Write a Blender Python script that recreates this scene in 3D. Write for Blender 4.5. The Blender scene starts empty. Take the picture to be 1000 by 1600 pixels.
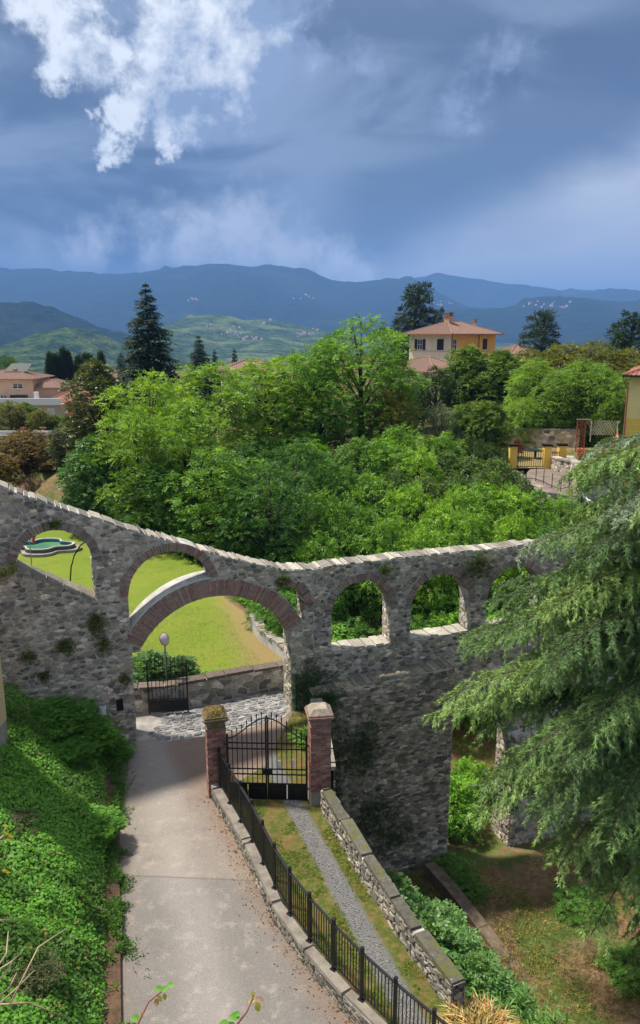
import bpy, bmesh, math, random
import numpy as np
from mathutils import Vector, Matrix

C = bpy.context.scene.collection
SC = bpy.context.scene
rnd = random.Random(7)
R = math.radians

# ------------------------------------------------------------------ camera
F_PX, PITCH, CAM_H = 1200.0, math.atan(280 / 1200.0), 12.5
cd = bpy.data.cameras.new('camera'); cam = bpy.data.objects.new('camera', cd); C.objects.link(cam)
cam.location = (0, 0, CAM_H); cam.rotation_euler = (math.pi / 2 - PITCH, 0, 0)
cd.sensor_fit = 'VERTICAL'; cd.sensor_height = 32; cd.sensor_width = 20; cd.lens = 24.0
cd.clip_start = 0.1; cd.clip_end = 60000
SC.camera = cam
SC.view_settings.view_transform = 'Standard'
SC.view_settings.look = 'None'; SC.view_settings.gamma = 1.0
SC.view_settings.use_curve_mapping = False
SC.view_settings.exposure = 0.70
SC.render.engine = 'CYCLES'
SC.cycles.use_denoising = True
SC.cycles.max_bounces = 6; SC.cycles.diffuse_bounces = 3; SC.cycles.glossy_bounces = 2
SC.cycles.transmission_bounces = 4; SC.cycles.transparent_max_bounces = 4
SC.cycles.sample_clamp_indirect = 6.0

_c, _s = math.cos(PITCH), math.sin(PITCH)
def ray(u, v):
    x = (u - 500) / F_PX; y = (800 - v) / F_PX
    return (x, _c + y * _s, -_s + y * _c)
def onz(u, v, z=0.0):
    r = ray(u, v); t = (z - CAM_H) / r[2]
    return Vector((r[0] * t, r[1] * t, z))
def aty(u, v, Y):
    r = ray(u, v); t = Y / r[1]
    return Vector((r[0] * t, Y, CAM_H + r[2] * t))
def project(p):
    x, y, z = p[0], p[1], p[2] - CAM_H
    d = y * _c - z * _s
    if d < 0.1: return None
    return (500 + F_PX * x / d, 800 - F_PX * (y * _s + z * _c) / d, d)

# ------------------------------------------------------------------ sun
SUN_EL, SUN_DIR = R(61), Vector((-0.93, 0.37, 0)).normalized()
sun_vec = Vector((SUN_DIR.x * math.cos(SUN_EL), SUN_DIR.y * math.cos(SUN_EL), math.sin(SUN_EL)))
sl = bpy.data.lights.new('sun', 'SUN'); sl.energy = 4.2; sl.angle = R(4); sl.color = (1.0, 0.95, 0.86)
so = bpy.data.objects.new('sun', sl); C.objects.link(so)
so.rotation_euler = sun_vec.to_track_quat('Z', 'Y').to_euler()

# ------------------------------------------------------------------ world: blue sky behind storm cloud
W = bpy.data.worlds.new('World'); SC.world = W; W.use_nodes = True
nt = W.node_tree; nt.nodes.clear(); L = nt.links.new
class NG:
    """small node-graph writer"""
    def __init__(s, tree): s.t = tree
    def n(s, kind, **k):
        o = s.t.nodes.new(kind)
        for a, b in k.items(): setattr(o, a, b)
        return o
    def put(s, sock, v):
        if hasattr(v, 'is_linked'): s.t.links.new(v, sock)
        else: sock.default_value = v
    def m(s, op, a, b=0.0, c=None, clamp=False):
        o = s.n('ShaderNodeMath', operation=op, use_clamp=clamp)
        s.put(o.inputs[0], a); s.put(o.inputs[1], b)
        if c is not None: s.put(o.inputs[2], c)
        return o.outputs[0]
    def vm(s, op, a, b=None, scale=None):
        o = s.n('ShaderNodeVectorMath', operation=op)
        s.put(o.inputs[0], a)
        if b is not None: s.put(o.inputs[1], b)
        if scale is not None: s.put(o.inputs[3], scale)
        return o.outputs['Value'] if op in ('DOT_PRODUCT', 'LENGTH', 'DISTANCE') else o.outputs[0]
    def ss(s, x, a, b):
        o = s.n('ShaderNodeMapRange', interpolation_type='SMOOTHSTEP')
        s.put(o.inputs[0], x); s.put(o.inputs[1], a); s.put(o.inputs[2], b)
        o.inputs[3].default_value = 0; o.inputs[4].default_value = 1
        return o.outputs[0]
    def noise(s, vec, scale, detail=4, rough=0.55, dist=0.0, kind='FBM'):
        o = s.n('ShaderNodeTexNoise', noise_dimensions='3D')
        if vec is not None: s.put(o.inputs['Vector'], vec)
        o.inputs['Scale'].default_value = scale; o.inputs['Detail'].default_value = detail
        o.inputs['Roughness'].default_value = rough; o.inputs['Distortion'].default_value = dist
        return o.outputs['Fac']
    def mix(s, f, a, b, blend='MIX'):
        o = s.n('ShaderNodeMix', data_type='RGBA', blend_type=blend)
        s.put(o.inputs[0], f)
        for sk, v in ((o.inputs[6], a), (o.inputs[7], b)):
            s.put(sk, v if hasattr(v, 'is_linked') else (v[0], v[1], v[2], 1))
        return o.outputs[2]
    def ramp(s, f, stops):
        o = s.n('ShaderNodeValToRGB'); e = o.color_ramp.elements
        while len(e) < len(stops): e.new(0.5)
        for el, (p, c) in zip(e, stops): el.position = p; el.color = (c[0], c[1], c[2], 1)
        s.put(o.inputs[0], f); return o.outputs[0]
g = NG(nt)
d = g.n('ShaderNodeTexCoord').outputs['Generated']
sep = g.n('ShaderNodeSeparateXYZ'); L(d, sep.inputs[0])
dz = sep.outputs[2]
def dirpx(u, v):
    r = Vector(ray(u, v)).normalized(); return (r.x, r.y, r.z)
dst = g.vm('MULTIPLY', d, (1.0, 1.0, 1.9))          # cloud forms are wider than tall
warp = g.n('ShaderNodeTexNoise', noise_dimensions='3D'); L(d, warp.inputs['Vector'])
warp.inputs['Scale'].default_value = 9; warp.inputs['Detail'].default_value = 3
wv = g.vm('SUBTRACT', warp.outputs['Color'], (0.5, 0.5, 0.5))
dw = g.vm('ADD', d, g.vm('SCALE', wv, scale=0.09))
big = g.noise(dst, 2.6, 5, 0.5, 0.5)
med = g.noise(dst, 7.0, 6, 0.58, 0.35)
fine = g.noise(d, 26.0, 7, 0.62, 0.25)
def blob(u, v, r_in, r_out, vec=None):                # r in pixels of the photograph
    dist = g.vm('DISTANCE', dw if vec is None else vec, dirpx(u, v))
    return g.ss(dist, r_out / F_PX, r_in / F_PX)
sky = g.n('ShaderNodeTexSky', sky_type='NISHITA', sun_disc=False)
sky.sun_elevation = SUN_EL; sky.sun_rotation = math.atan2(SUN_DIR.x, SUN_DIR.y)
sky.air_density = 1.2; sky.dust_density = 0.6; sky.ozone_density = 2.0
K = 8.3                                              # colours below are radiance, strength is 0.1
def k(*c): return tuple(x * K for x in c)
bil = g.noise(d, 10.0, 8, 0.60, 0.15)                # billows about five degrees across
bil2 = g.noise(g.vm('ADD', d, (-0.020, 0.004, 0.022)), 10.0, 8, 0.60, 0.15)
soft = g.noise(g.vm('MULTIPLY', d, (1.0, 1.0, 2.6)), 4.2, 5, 0.52, 0.6)
warp2 = g.n('ShaderNodeTexNoise', noise_dimensions='3D'); L(d, warp2.inputs['Vector'])
warp2.inputs['Scale'].default_value = 30; warp2.inputs['Detail'].default_value = 5; warp2.inputs['Roughness'].default_value = 0.65
wf = g.vm('SCALE', g.vm('SUBTRACT', warp2.outputs['Color'], (0.5, 0.5, 0.5)), scale=0.085)
def px(u, v, r0, r1, amp=0.10):
    vec = g.vm('ADD', g.vm('ADD', d, wf), g.vm('SCALE', wv, scale=amp))
    return g.ss(g.vm('DISTANCE', vec, dirpx(u, v)), r1 / F_PX, r0 / F_PX)
storm = g.mix(g.ss(soft, 0.38, 0.62), k(0.066, 0.104, 0.180), k(0.20, 0.258, 0.36))
# upper air is a little greyer and lighter
storm = g.mix(g.m('MULTIPLY', g.ss(dz, 0.20, 0.36), 0.45), storm, k(0.155, 0.205, 0.31))
# paler curtain of rain low in the sky to the right, with a sloping wispy upper edge
sl2 = g.m('ADD', g.m('SUBTRACT', dz, g.m('MULTIPLY', sep.outputs[0], 0.42)), g.m('MULTIPLY', g.m('SUBTRACT', soft, 0.5), 0.22))
rain = g.m('MULTIPLY', g.ss(sl2, 0.095, 0.0), g.ss(sep.outputs[0], -0.08, 0.12))
storm = g.mix(g.m('MULTIPLY', rain, g.m('ADD', 0.75, g.m('MULTIPLY', bil, 0.5)), clamp=True), storm, k(0.48, 0.52, 0.60))
dark = g.m('MULTIPLY', g.m('MULTIPLY', g.ss(sl2, 0.06, 0.12), g.ss(sl2, 0.24, 0.16)), g.ss(sep.outputs[0], -0.05, 0.08))
storm = g.mix(g.m('MULTIPLY', dark, 0.7), storm, k(0.068, 0.105, 0.178))
# cloud rolling along the ridge
roll = g.m('MULTIPLY', px(60, 425, 10, 90), 0.5)
for (u, v, a_, b_) in ((150, 415, 10, 80), (215, 405, 10, 85), (275, 385, 15, 85), (330, 385, 20, 90), (390, 370, 15, 85), (440, 395, 10, 75), (500, 410, 0, 60)): roll = g.m('MAXIMUM', roll, px(u, v, a_, b_, 0.06))
roll = g.m('MULTIPLY', roll, g.ss(g.m('ADD', g.m('MULTIPLY', bil, 0.6), g.m('MULTIPLY', fine, 0.4)), 0.34, 0.56))
storm = g.mix(g.m('MULTIPLY', roll, 0.92), storm, k(0.60, 0.64, 0.72))
gap = g.m('MULTIPLY', px(548, 430, 6, 62, 0.05), g.ss(fine, 0.25, 0.6))
storm = g.mix(g.m('MULTIPLY', gap, 0.95), storm, k(0.70, 0.75, 0.83))
storm = g.mix(g.m('MULTIPLY', g.m('MULTIPLY', g.ss(dz, 0.10, 0.055), g.ss(sep.outputs[0], 0.0, -0.20)), 0.8), storm, k(0.05, 0.11, 0.24))
# torn pale shreds
shred = g.m('MULTIPLY', g.m('MAXIMUM', g.m('MAXIMUM', px(712, 165, 5, 60, 0.14), px(800, 125, 0, 55, 0.14)), g.m('MAXIMUM', px(500, 75, 0, 70, 0.16), px(575, 115, 0, 60, 0.14))), g.ss(fine, 0.40, 0.66))
storm = g.mix(g.m('MULTIPLY', shred, 0.75), storm, k(0.30, 0.38, 0.56))
# sunlit cumulus, upper left, and broken cumulus over the rest of the sky
cum = None
for (u, v, a, b) in ((128, 66, 22, 92), (92, 95, 8, 60), (175, 60, 0, 50), (45, -5, 5, 75), (110, -20, 0, 60), (330, 75, 60, 165), (405, 60, 30, 115), (255, 135, 30, 95), (305, 150, 15, 80), (375, 120, 10, 90), (190, 185, 10, 58), (157, 226, 5, 42), (270, 240, 2, 40), (450, -35, 10, 90), (262, -12, 5, 60), (325, 188, 0, 34)):
    bb = px(u, v, a * 0.6, b * 1.12, 0.075)
    cum = bb if cum is None else g.m('MAXIMUM', cum, bb)
high = g.m('MULTIPLY', g.ss(g.noise(dst, 2.6, 6, 0.6, 0.4), 0.40, 0.56), g.ss(dz, 0.38, 0.55))  # overhead cloud out of view, spread wider for more fill light
cum = g.m('MAXIMUM', cum, high)
edge = g.m('ADD', g.m('MULTIPLY', g.m('SUBTRACT', bil, 0.5), 2.2), g.m('MULTIPLY', g.m('SUBTRACT', fine, 0.5), 1.3))
dens = g.ss(g.m('ADD', cum, g.m('MULTIPLY', edge, g.m('ADD', 0.45, g.m('MULTIPLY', cum, 0.55)))), 0.28, 0.92)
lit = g.m('ADD', g.m('ADD', 0.12, g.m('MULTIPLY', g.m('SUBTRACT', bil, bil2), 4.6)), g.m('MULTIPLY', g.m('SUBTRACT', fine, 0.5), 1.1))
core = px(118, 66, 30, 105)
for (u, v, a, b) in ((158, 215, 15, 75), (275, 238, 10, 52), (335, 110, 0, 70), (250, 100, 0, 60), (60, 0, 10, 90), (260, 0, 10, 80)): core = g.m('MAXIMUM', core, px(u, v, a, b))
lit = g.m('ADD', lit, g.m('MULTIPLY', core, 0.66), clamp=True)
lit = g.m('ADD', lit, g.m('MULTIPLY', g.ss(dz, 0.40, 0.60), 0.45), clamp=True)
white = g.mix(lit, k(0.235, 0.315, 0.47), k(0.76, 0.80, 0.86))
white = g.mix(g.ss(dz, 0.40, 0.62), white, g.mix(lit, k(0.55, 0.62, 0.74), k(1.25, 1.24, 1.22)))   # unseen overhead cloud made brighter to fill the shade below
cover = g.m('SUBTRACT', 1.0, g.m('MULTIPLY', g.ss(g.noise(d, 2.1, 4, 0.5), 0.42, 0.6), g.ss(dz, 0.36, 0.6)))
halo = g.m('MULTIPLY', g.m('MAXIMUM', px(300, 90, 60, 330, 0.16), px(90, 50, 40, 260, 0.16)), g.ss(soft, 0.30, 0.62))
storm = g.mix(g.m('MULTIPLY', halo, 0.55), storm, k(0.25, 0.325, 0.475))
col = g.mix(cover, sky.outputs[0], storm)
col = g.mix(g.m('MULTIPLY', dens, 0.97), col, white)
bg = g.n('ShaderNodeBackground'); L(col, bg.inputs[0]); bg.inputs[1].default_value = 0.1
wo = g.n('ShaderNodeOutputWorld'); L(bg.outputs[0], wo.inputs[0])
W.cycles.sampling_method = 'MANUAL'; W.cycles.sample_map_resolution = 512

# ------------------------------------------------------------------ helpers
def tag(o, label=None, cat=None, group=None, kind=None):
    if label: o['label'] = label
    if cat: o['category'] = cat
    if group: o['group'] = group
    if kind: o['kind'] = kind
    return o
def empty(name, loc=(0, 0, 0), rz=0.0):
    o = bpy.data.objects.new(name, None); C.objects.link(o)
    o.location = loc; o.rotation_euler = (0, 0, rz); o.empty_display_size = 0.2
    return o
def link(name, me, mat=None, parent=None):
    if mat is not None and not me.materials: me.materials.append(mat)
    o = bpy.data.objects.new(name, me); C.objects.link(o)
    if parent is not None: o.parent = parent
    return o
def np_mesh(name, V, Fq, col=None, smooth=False):
    """V (n,3), Fq (m,4) or (m,3) int array; col (n,3)"""
    me = bpy.data.meshes.new(name)
    V = np.asarray(V, np.float32); Fq = np.asarray(Fq, np.int32)
    kk = Fq.shape[1]
    me.vertices.add(len(V)); me.vertices.foreach_set('co', V.ravel())
    me.loops.add(Fq.size); me.loops.foreach_set('vertex_index', Fq.ravel())
    me.polygons.add(len(Fq)); me.polygons.foreach_set('loop_start', np.arange(0, Fq.size, kk, dtype=np.int32))
    me.update(calc_edges=True)
    if col is not None:
        a = me.color_attributes.new('Col', 'FLOAT_COLOR', 'POINT')
        cc = np.ones((len(V), 4), np.float32); cc[:, :3] = col; a.data.foreach_set('color', cc.ravel())
    if smooth: me.polygons.foreach_set('use_smooth', np.ones(len(Fq), bool))
    return me
class MB:
    def __init__(s): s.v = []; s.f = []; s.c = []
    def add(s, vs, fs, col=None):
        b = len(s.v); s.v += [tuple(x) for x in vs]; s.f += [tuple(i + b for i in f) for f in fs]
        if col is not None: s.c += [col] * len(vs)
        return s
    def box(s, c, size, rz=0.0, col=None, jit=0.0):
        hx, hy, hz = size[0] / 2, size[1] / 2, size[2] / 2
        ca, sa = math.cos(rz), math.sin(rz); vs = []
        for z in (-hz, hz):
            for (x, y) in ((-hx, -hy), (hx, -hy), (hx, hy), (-hx, hy)):
                x += rnd.uniform(-jit, jit); y += rnd.uniform(-jit, jit); zz = z + rnd.uniform(-jit, jit)
                vs.append((c[0] + x * ca - y * sa, c[1] + x * sa + y * ca, c[2] + zz))
        return s.add(vs, [(3, 2, 1, 0), (4, 5, 6, 7), (0, 1, 5, 4), (1, 2, 6, 5), (2, 3, 7, 6), (3, 0, 4, 7)], col)
    def frame_box(s, O, U, V, N, u0, u1, v0, v1, n0, n1, col=None):
        vs = [O + U * a + V * b + N * c for c in (n0, n1) for (a, b) in ((u0, v0), (u1, v0), (u1, v1), (u0, v1))]
        return s.add(vs, [(3, 2, 1, 0), (4, 5, 6, 7), (0, 1, 5, 4), (1, 2, 6, 5), (2, 3, 7, 6), (3, 0, 4, 7)], col)
    def tube(s, pts, r, n=6, cap=True, col=None):
        pts = [Vector(p) for p in pts]; rs = r if isinstance(r, (list, tuple)) else [r] * len(pts)
        vs = []; fs = []
        for i, p in enumerate(pts):
            t = (pts[min(i + 1, len(pts) - 1)] - pts[max(i - 1, 0)]).normalized()
            a = t.orthogonal().normalized() if abs(t.z) < 0.95 else Vector((1, 0, 0))
            if abs(t.z) < 0.95: a = Vector((0, 0, 1)).cross(t).normalized()
            b = t.cross(a).normalized(); a = b.cross(t)
            for j in range(n):
                an = 2 * math.pi * j / n; vs.append(p + (a * math.cos(an) + b * math.sin(an)) * rs[i])
        for i in range(len(pts) - 1):
            for j in range(n):
                k2 = (j + 1) % n; fs.append((i * n + j, i * n + k2, (i + 1) * n + k2, (i + 1) * n + j))
        if cap: fs += [tuple(range(n))[::-1], tuple((len(pts) - 1) * n + j for j in range(n))]
        return s.add(vs, fs, col)
    def beam(s, p0, p1, w, h, col=None):
        p0, p1 = Vector(p0), Vector(p1); t = (p1 - p0).normalized()
        a = Vector((0, 0, 1)).cross(t)
        a = Vector((1, 0, 0)) if a.length < 1e-3 else a.normalized()
        b = t.cross(a)
        vs = [p + a * (x * w / 2) + b * (y * h / 2) for p in (p0, p1) for (x, y) in ((-1, -1), (1, -1), (1, 1), (-1, 1))]
        return s.add(vs, [(3, 2, 1, 0), (4, 5, 6, 7), (0, 1, 5, 4), (1, 2, 6, 5), (2, 3, 7, 6), (3, 0, 4, 7)], col)
    def lathe(s, c, prof, n=12, col=None):
        vs = []; fs = []
        for (r, z) in prof:
            for j in range(n): a = 2 * math.pi * j / n; vs.append((c[0] + r * math.cos(a), c[1] + r * math.sin(a), c[2] + z))
        for i in range(len(prof) - 1):
            for j in range(n): k2 = (j + 1) % n; fs.append((i * n + j, i * n + k2, (i + 1) * n + k2, (i + 1) * n + j))
        fs += [tuple(range(n))[::-1], tuple((len(prof) - 1) * n + j for j in range(n))]
        return s.add(vs, fs, col)
    def prism(s, poly, z0, z1, col=None):
        n = len(poly); vs = [(p[0], p[1], z0) for p in poly] + [(p[0], p[1], z1) for p in poly]
        return s.add(vs, [tuple(range(n))[::-1], tuple(range(n, 2 * n))] + [(i, (i + 1) % n, n + (i + 1) % n, n + i) for i in range(n)], col)
    def mesh(s, name, smooth=False):
        me = bpy.data.meshes.new(name); me.from_pydata(s.v, [], s.f)
        if s.c and len(s.c) == len(s.v):
            a = me.color_attributes.new('Col', 'FLOAT_COLOR', 'POINT')
            a.data.foreach_set('color', np.array([(c[0], c[1], c[2], 1) for c in s.c], np.float32).ravel())
        if smooth: me.polygons.foreach_set('use_smooth', np.ones(len(me.polygons), bool))
        me.update(); return me
    def build(s, name, mat, parent=None, smooth=False): return link(name, s.mesh(name, smooth), mat, parent)
def bevel(o, w=0.01, seg=2):
    m = o.modifiers.new('bevel', 'BEVEL'); m.width = w; m.segments = seg; m.limit_method = 'ANGLE'; return o

# value noise for terrain and forms
def _h(ix, iy, seed):
    h = (ix.astype(np.int64) * 374761393 + iy.astype(np.int64) * 668265263 + seed * 974634777) & 0xffffffff
    h = ((h ^ (h >> 13)) * 1274126177) & 0xffffffff
    return ((h ^ (h >> 16)) & 0xffff) / 65535.0
def vnoise(x, y, seed=0):
    x = np.asarray(x, float); y = np.asarray(y, float)
    ix, iy = np.floor(x), np.floor(y); fx, fy = x - ix, y - iy
    fx = fx * fx * (3 - 2 * fx); fy = fy * fy * (3 - 2 * fy)
    a, b, c_, d_ = _h(ix, iy, seed), _h(ix + 1, iy, seed), _h(ix, iy + 1, seed), _h(ix + 1, iy + 1, seed)
    return (a * (1 - fx) + b * fx) * (1 - fy) + (c_ * (1 - fx) + d_ * fx) * fy
def fbm(x, y, o=4, seed=0):
    s, a, t = 0, 0.5, 0
    for i in range(o): s = s + a * vnoise(x * 2 ** i, y * 2 ** i, seed + i); t += a; a *= 0.5
    return s / t
def sstep(a, b, x): t = np.clip((x - a) / (b - a), 0, 1); return t * t * (3 - 2 * t)

# ------------------------------------------------------------------ materials
def new_mat(name):
    m = bpy.data.materials.new(name); m.use_nodes = True; t = m.node_tree; t.nodes.clear()
    g = NG(t); p = g.n('ShaderNodeBsdfPrincipled'); o = g.n('ShaderNodeOutputMaterial')
    t.links.new(p.outputs[0], o.inputs[0]); return m, g, p, o
def pos(g): return g.n('ShaderNodeTexCoord').outputs['Object']
def bump(g, p, h, strength=0.5, dist=0.02):
    b = g.n('ShaderNodeBump'); b.inputs['Strength'].default_value = strength; b.inputs['Distance'].default_value = dist
    g.put(b.inputs['Height'], h); g.t.links.new(b.outputs[0], p.inputs['Normal'])
def mat_plain(name, c1, c2=None, rough=0.8, scale=3.0, bs=0.0, bscale=30, metal=0.0, spec=0.3, dist=0.01):
    m, g, p, o = new_mat(name)
    if c2 is None: c2 = tuple(x * 0.75 for x in c1)
    geo = g.n('ShaderNodeNewGeometry').outputs['Position']
    n = g.noise(geo, scale, 6, 0.62)
    g.put(p.inputs['Base Color'], g.mix(g.ss(n, 0.3, 0.7), c2, c1))
    p.inputs['Roughness'].default_value = rough; p.inputs['Metallic'].default_value = metal
    p.inputs['Specular IOR Level'].default_value = spec
    if bs: bump(g, p, g.noise(geo, bscale, 5, 0.6), bs, dist)
    return m
def mat_stone(name, tint=(1, 1, 1), moss=0.0, lichen=0.25, rough=0.9, bs=0.9):
    """colour comes from each stone, the nodes add grain, lichen and moss stains"""
    m, g, p, o = new_mat(name)
    geo = g.n('ShaderNodeNewGeometry').outputs['Position']
    at = g.n('ShaderNodeAttribute', attribute_name='Col').outputs['Color']
    n1 = g.noise(geo, 9.0, 6, 0.65); n2 = g.noise(geo, 45.0, 4, 0.6); n3 = g.noise(geo, 2.2, 4, 0.6)
    c = g.mix(0.65, at, g.ramp(n1, [(0.3, (0.45, 0.45, 0.45)), (0.72, (1.5, 1.48, 1.42))]), 'MULTIPLY')
    c = g.mix(1.0, c, tint, 'MULTIPLY')
    c = g.mix(g.m('MULTIPLY', g.ss(g.noise(geo, 14.0, 5, 0.7), 0.60, 0.72), lichen), c, (0.34, 0.33, 0.29))
    if moss: c = g.mix(g.m('MULTIPLY', g.ss(g.m('ADD', n3, g.m('MULTIPLY', n1, 0.3)), 0.66, 0.82), moss), c, (0.10, 0.105, 0.02))
    g.put(p.inputs['Base Color'], c); p.inputs['Roughness'].default_value = rough; p.inputs['Specular IOR Level'].default_value = 0.2
    bump(g, p, g.m('ADD', g.m('MULTIPLY', n1, 0.7), g.m('MULTIPLY', n2, 0.3)), bs, 0.03)
    return m
def mat_leaf(name, trans=0.35, rough=0.55, spec=0.25, boost=1.0):
    m, g, p, o = new_mat(name)
    at = g.n('ShaderNodeAttribute', attribute_name='Col').outputs['Color']
    oi = g.n('ShaderNodeObjectInfo').outputs['Random']
    c = g.mix(1.0, at, g.ramp(oi, [(0.0, (0.88 * boost, 0.9 * boost, 0.9 * boost)), (1.0, (1.12 * boost, 1.1 * boost, 1.0 * boost))]), 'MULTIPLY')
    g.put(p.inputs['Base Color'], c); p.inputs['Roughness'].default_value = rough; p.inputs['Specular IOR Level'].default_value = spec
    t = g.n('ShaderNodeBsdfTranslucent'); g.put(t.inputs[0], g.mix(1.0, c, (1.5, 1.35, 0.5), 'MULTIPLY'))
    mx = g.n('ShaderNodeMixShader'); mx.inputs[0].default_value = trans
    g.t.links.new(p.outputs[0], mx.inputs[1]); g.t.links.new(t.outputs[0], mx.inputs[2]); g.t.links.new(mx.outputs[0], o.inputs[0])
    return m
M = {}
M['stone'] = mat_stone('stone', (1.42, 1.32, 1.17), 0.35, 0.35)
M['stone_dark'] = mat_stone('stone_dark', (1.5, 1.38, 1.2), 0.5, 0.3)
M['stone_sunny'] = mat_stone('stone_sunny', (0.85, 0.8, 0.72), 0.4, 0.3)  # copy of the stone tint, darkened for walls standing in sun
M['cobble'] = mat_stone('cobble', (1.0, 1.0, 1.0), 0.0, 0.2, 0.6, 0.5)
M['coping'] = mat_stone('coping', (1.05, 1.0, 0.93), 0.25, 0.6)
M['coping_moss'] = mat_stone('coping_moss', (1.0, 0.97, 0.9), 0.8, 0.8)
M['brick'] = mat_stone('brick', (1.0, 0.95, 0.92), 0.0, 0.3)
M['mortar'] = mat_plain('mortar', (0.60, 0.565, 0.50), (0.26, 0.245, 0.215), 0.95, 2.6, 0.8, 20, dist=0.03)
M['mortar_light'] = mat_plain('mortar_light', (0.55, 0.53, 0.48), (0.36, 0.34, 0.30), 0.95, 3.0, 0.8, 20, dist=0.03)
M['iron'] = mat_plain('iron', (0.012, 0.012, 0.013), (0.006, 0.006, 0.007), 0.45, 6, metal=0.3, spec=0.5)
M['bark'] = mat_plain('bark', (0.10, 0.075, 0.055), (0.045, 0.035, 0.028), 0.95, 6, 0.9, 14, dist=0.05)
M['leaf'] = mat_leaf('leaf', 0.34, boost=1.4)
M['leaf_glossy'] = mat_leaf('leaf_glossy', 0.25, 0.42, 0.35, 1.4)
M['needle'] = mat_leaf('needle', 0.22, 0.6, 0.2, 1.45)
M['concrete'] = mat_plain('concrete', (0.36, 0.33, 0.29), (0.20, 0.18, 0.155), 0.9, 2.2, 0.5, 40)
M['white'] = mat_plain('white', (0.78, 0.78, 0.76), (0.68, 0.68, 0.66), 0.6, 8)
# ------------------------------------------------------------------ ground
def lerp_pts(pts, t):
    return np.interp(t, [p[0] for p in pts], [p[1] for p in pts])
CLIFF = [(-40, 21.0), (8, 3.88), (12, 2.62), (15.6, 1.12), (18.4, 0.25), (23.3, -0.35), (25.5, -0.45), (26.5, -0.6)]       # y -> x of the drive wall
LAWN_E = [(26.5, -0.6), (27.8, -1.3), (30.0, -2.55), (33.0, -3.3), (35.2, -4.7), (40, -6.5), (46, -11), (52, -18), (60, -26)]
ROAD_L = [(-40, 10.0), (4, -1.5), (11.7, -3.68), (17.4, -5.18), (21.8, -6.42), (30, -8.6)]
def bank_floor(x, y):
    """ravine floor and the overgrown bank behind the aqueduct"""
    z = np.interp(y, [-40, 6, 14, 22, 27, 30, 40, 56, 62, 100, 130], [-6.0, -6.0, -6.3, -6.6, -7.0, -7.0, -3.6, 2.2, 2.8, 5.0, 5.5])
    z = np.where(y < 26.5, z + np.clip(3.2 - (x - lerp_pts(CLIFF, y)) * 1.05, 0, 4) * 0.75 , z)
    return z
def ground_h(x, y):
    x = np.asarray(x, float); y = np.asarray(y, float)
    base = np.full(x.shape, -0.04)
    xc = np.where(y < 26.5, lerp_pts(CLIFF, y), lerp_pts(LAWN_E, y))
    wid = np.where(y < 26.5, 0.5, 2.5)
    t = sstep(0, 1, (x - xc - np.where(y < 26.5, 0.12, 0.5)) / wid)
    t = t * (1 - sstep(58, 66, y) * (x < -5))
    fl = bank_floor(x, y)
    z = base * (1 - t) + fl * t
    # planted bank on the left of the road, in front of the aqueduct
    dl = lerp_pts(ROAD_L, y) - x
    wall_y = 21.6 + (x + 5.8) * 0.392
    inb = (dl > 0) & (y < wall_y)
    zb = np.clip(0.25 + 0.72 * np.maximum(dl - 0.35, 0), 0, 2.5)
    z = np.where(inb & (dl > 0.35), zb, z)
    # gentle rise under the tree belt and the town, then the valley
    z = z + 1.2 * (fbm(x / 9, y / 9, 3, 5) - 0.5) * sstep(44, 60, y) * (x < 0)
    r = np.hypot(x, y)
    z = z + sstep(230, 900, r) * -70
    z = np.where((y > 26.6) | (t < 0.5), z, z + 0.5 * (fbm(x / 1.3, y / 1.3, 3, 9) - 0.5))
    return z
xs = np.concatenate([[-15000, -9000, -5000, -3000, -1800, -1000, -600, -400, -250, -160, -120], np.arange(-90, -16, 2.5), np.arange(-16, 18, 0.28), np.arange(18, 92, 2.5), [120, 160, 250, 400, 600, 1000, 1800, 3000, 5000, 9000, 15000]])
ys = np.concatenate([[-300, -150, -60, -30, -15], np.arange(-8, 6, 1.0), np.arange(6, 30, 0.28), np.arange(30, 62, 0.8), np.arange(62, 130, 3), [140, 160, 190, 230, 300, 400, 600, 800, 1200, 1800, 3000, 5000, 9000, 15000]])
GX, GY = np.meshgrid(xs, ys); GZ = ground_h(GX, GY)
nx, ny = len(xs), len(ys)
idx = np.arange(nx * ny).reshape(ny, nx)
quads = np.stack([idx[:-1, :-1], idx[:-1, 1:], idx[1:, 1:], idx[1:, :-1]], -1).reshape(-1, 4)
m, g, p, o = new_mat('earth')
geo = g.n('ShaderNodeNewGeometry').outputs['Position']
n1 = g.noise(geo, 0.55, 5, 0.6); n2 = g.noise(geo, 4.0, 6, 0.68); n3 = g.noise(geo, 22, 4, 0.6)
c = g.mix(g.ss(n2, 0.35, 0.7), (0.14, 0.085, 0.05), (0.31, 0.20, 0.11))
c = g.mix(g.ss(g.m('ADD', n1, g.m('MULTIPLY', n2, 0.35)), 0.60, 0.76), c, (0.075, 0.12, 0.024))
c = g.mix(g.m('MULTIPLY', g.ss(n3, 0.5, 0.7), 0.5), c, (0.26, 0.16, 0.06))
g.put(p.inputs['Base Color'], c); p.inputs['Roughness'].default_value = 1.0; p.inputs['Specular IOR Level'].default_value = 0.1
bump(g, p, g.m('ADD', n2, g.m('MULTIPLY', n3, 0.4)), 0.9, 0.08)
M['earth'] = m
ground = link('ground', np_mesh('ground', np.stack([GX.ravel(), GY.ravel(), GZ.ravel()], 1), quads, smooth=True), M['earth'])
tag(ground, 'brown earth and thin grass ground sheet running to the valley', kind='structure')

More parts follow.
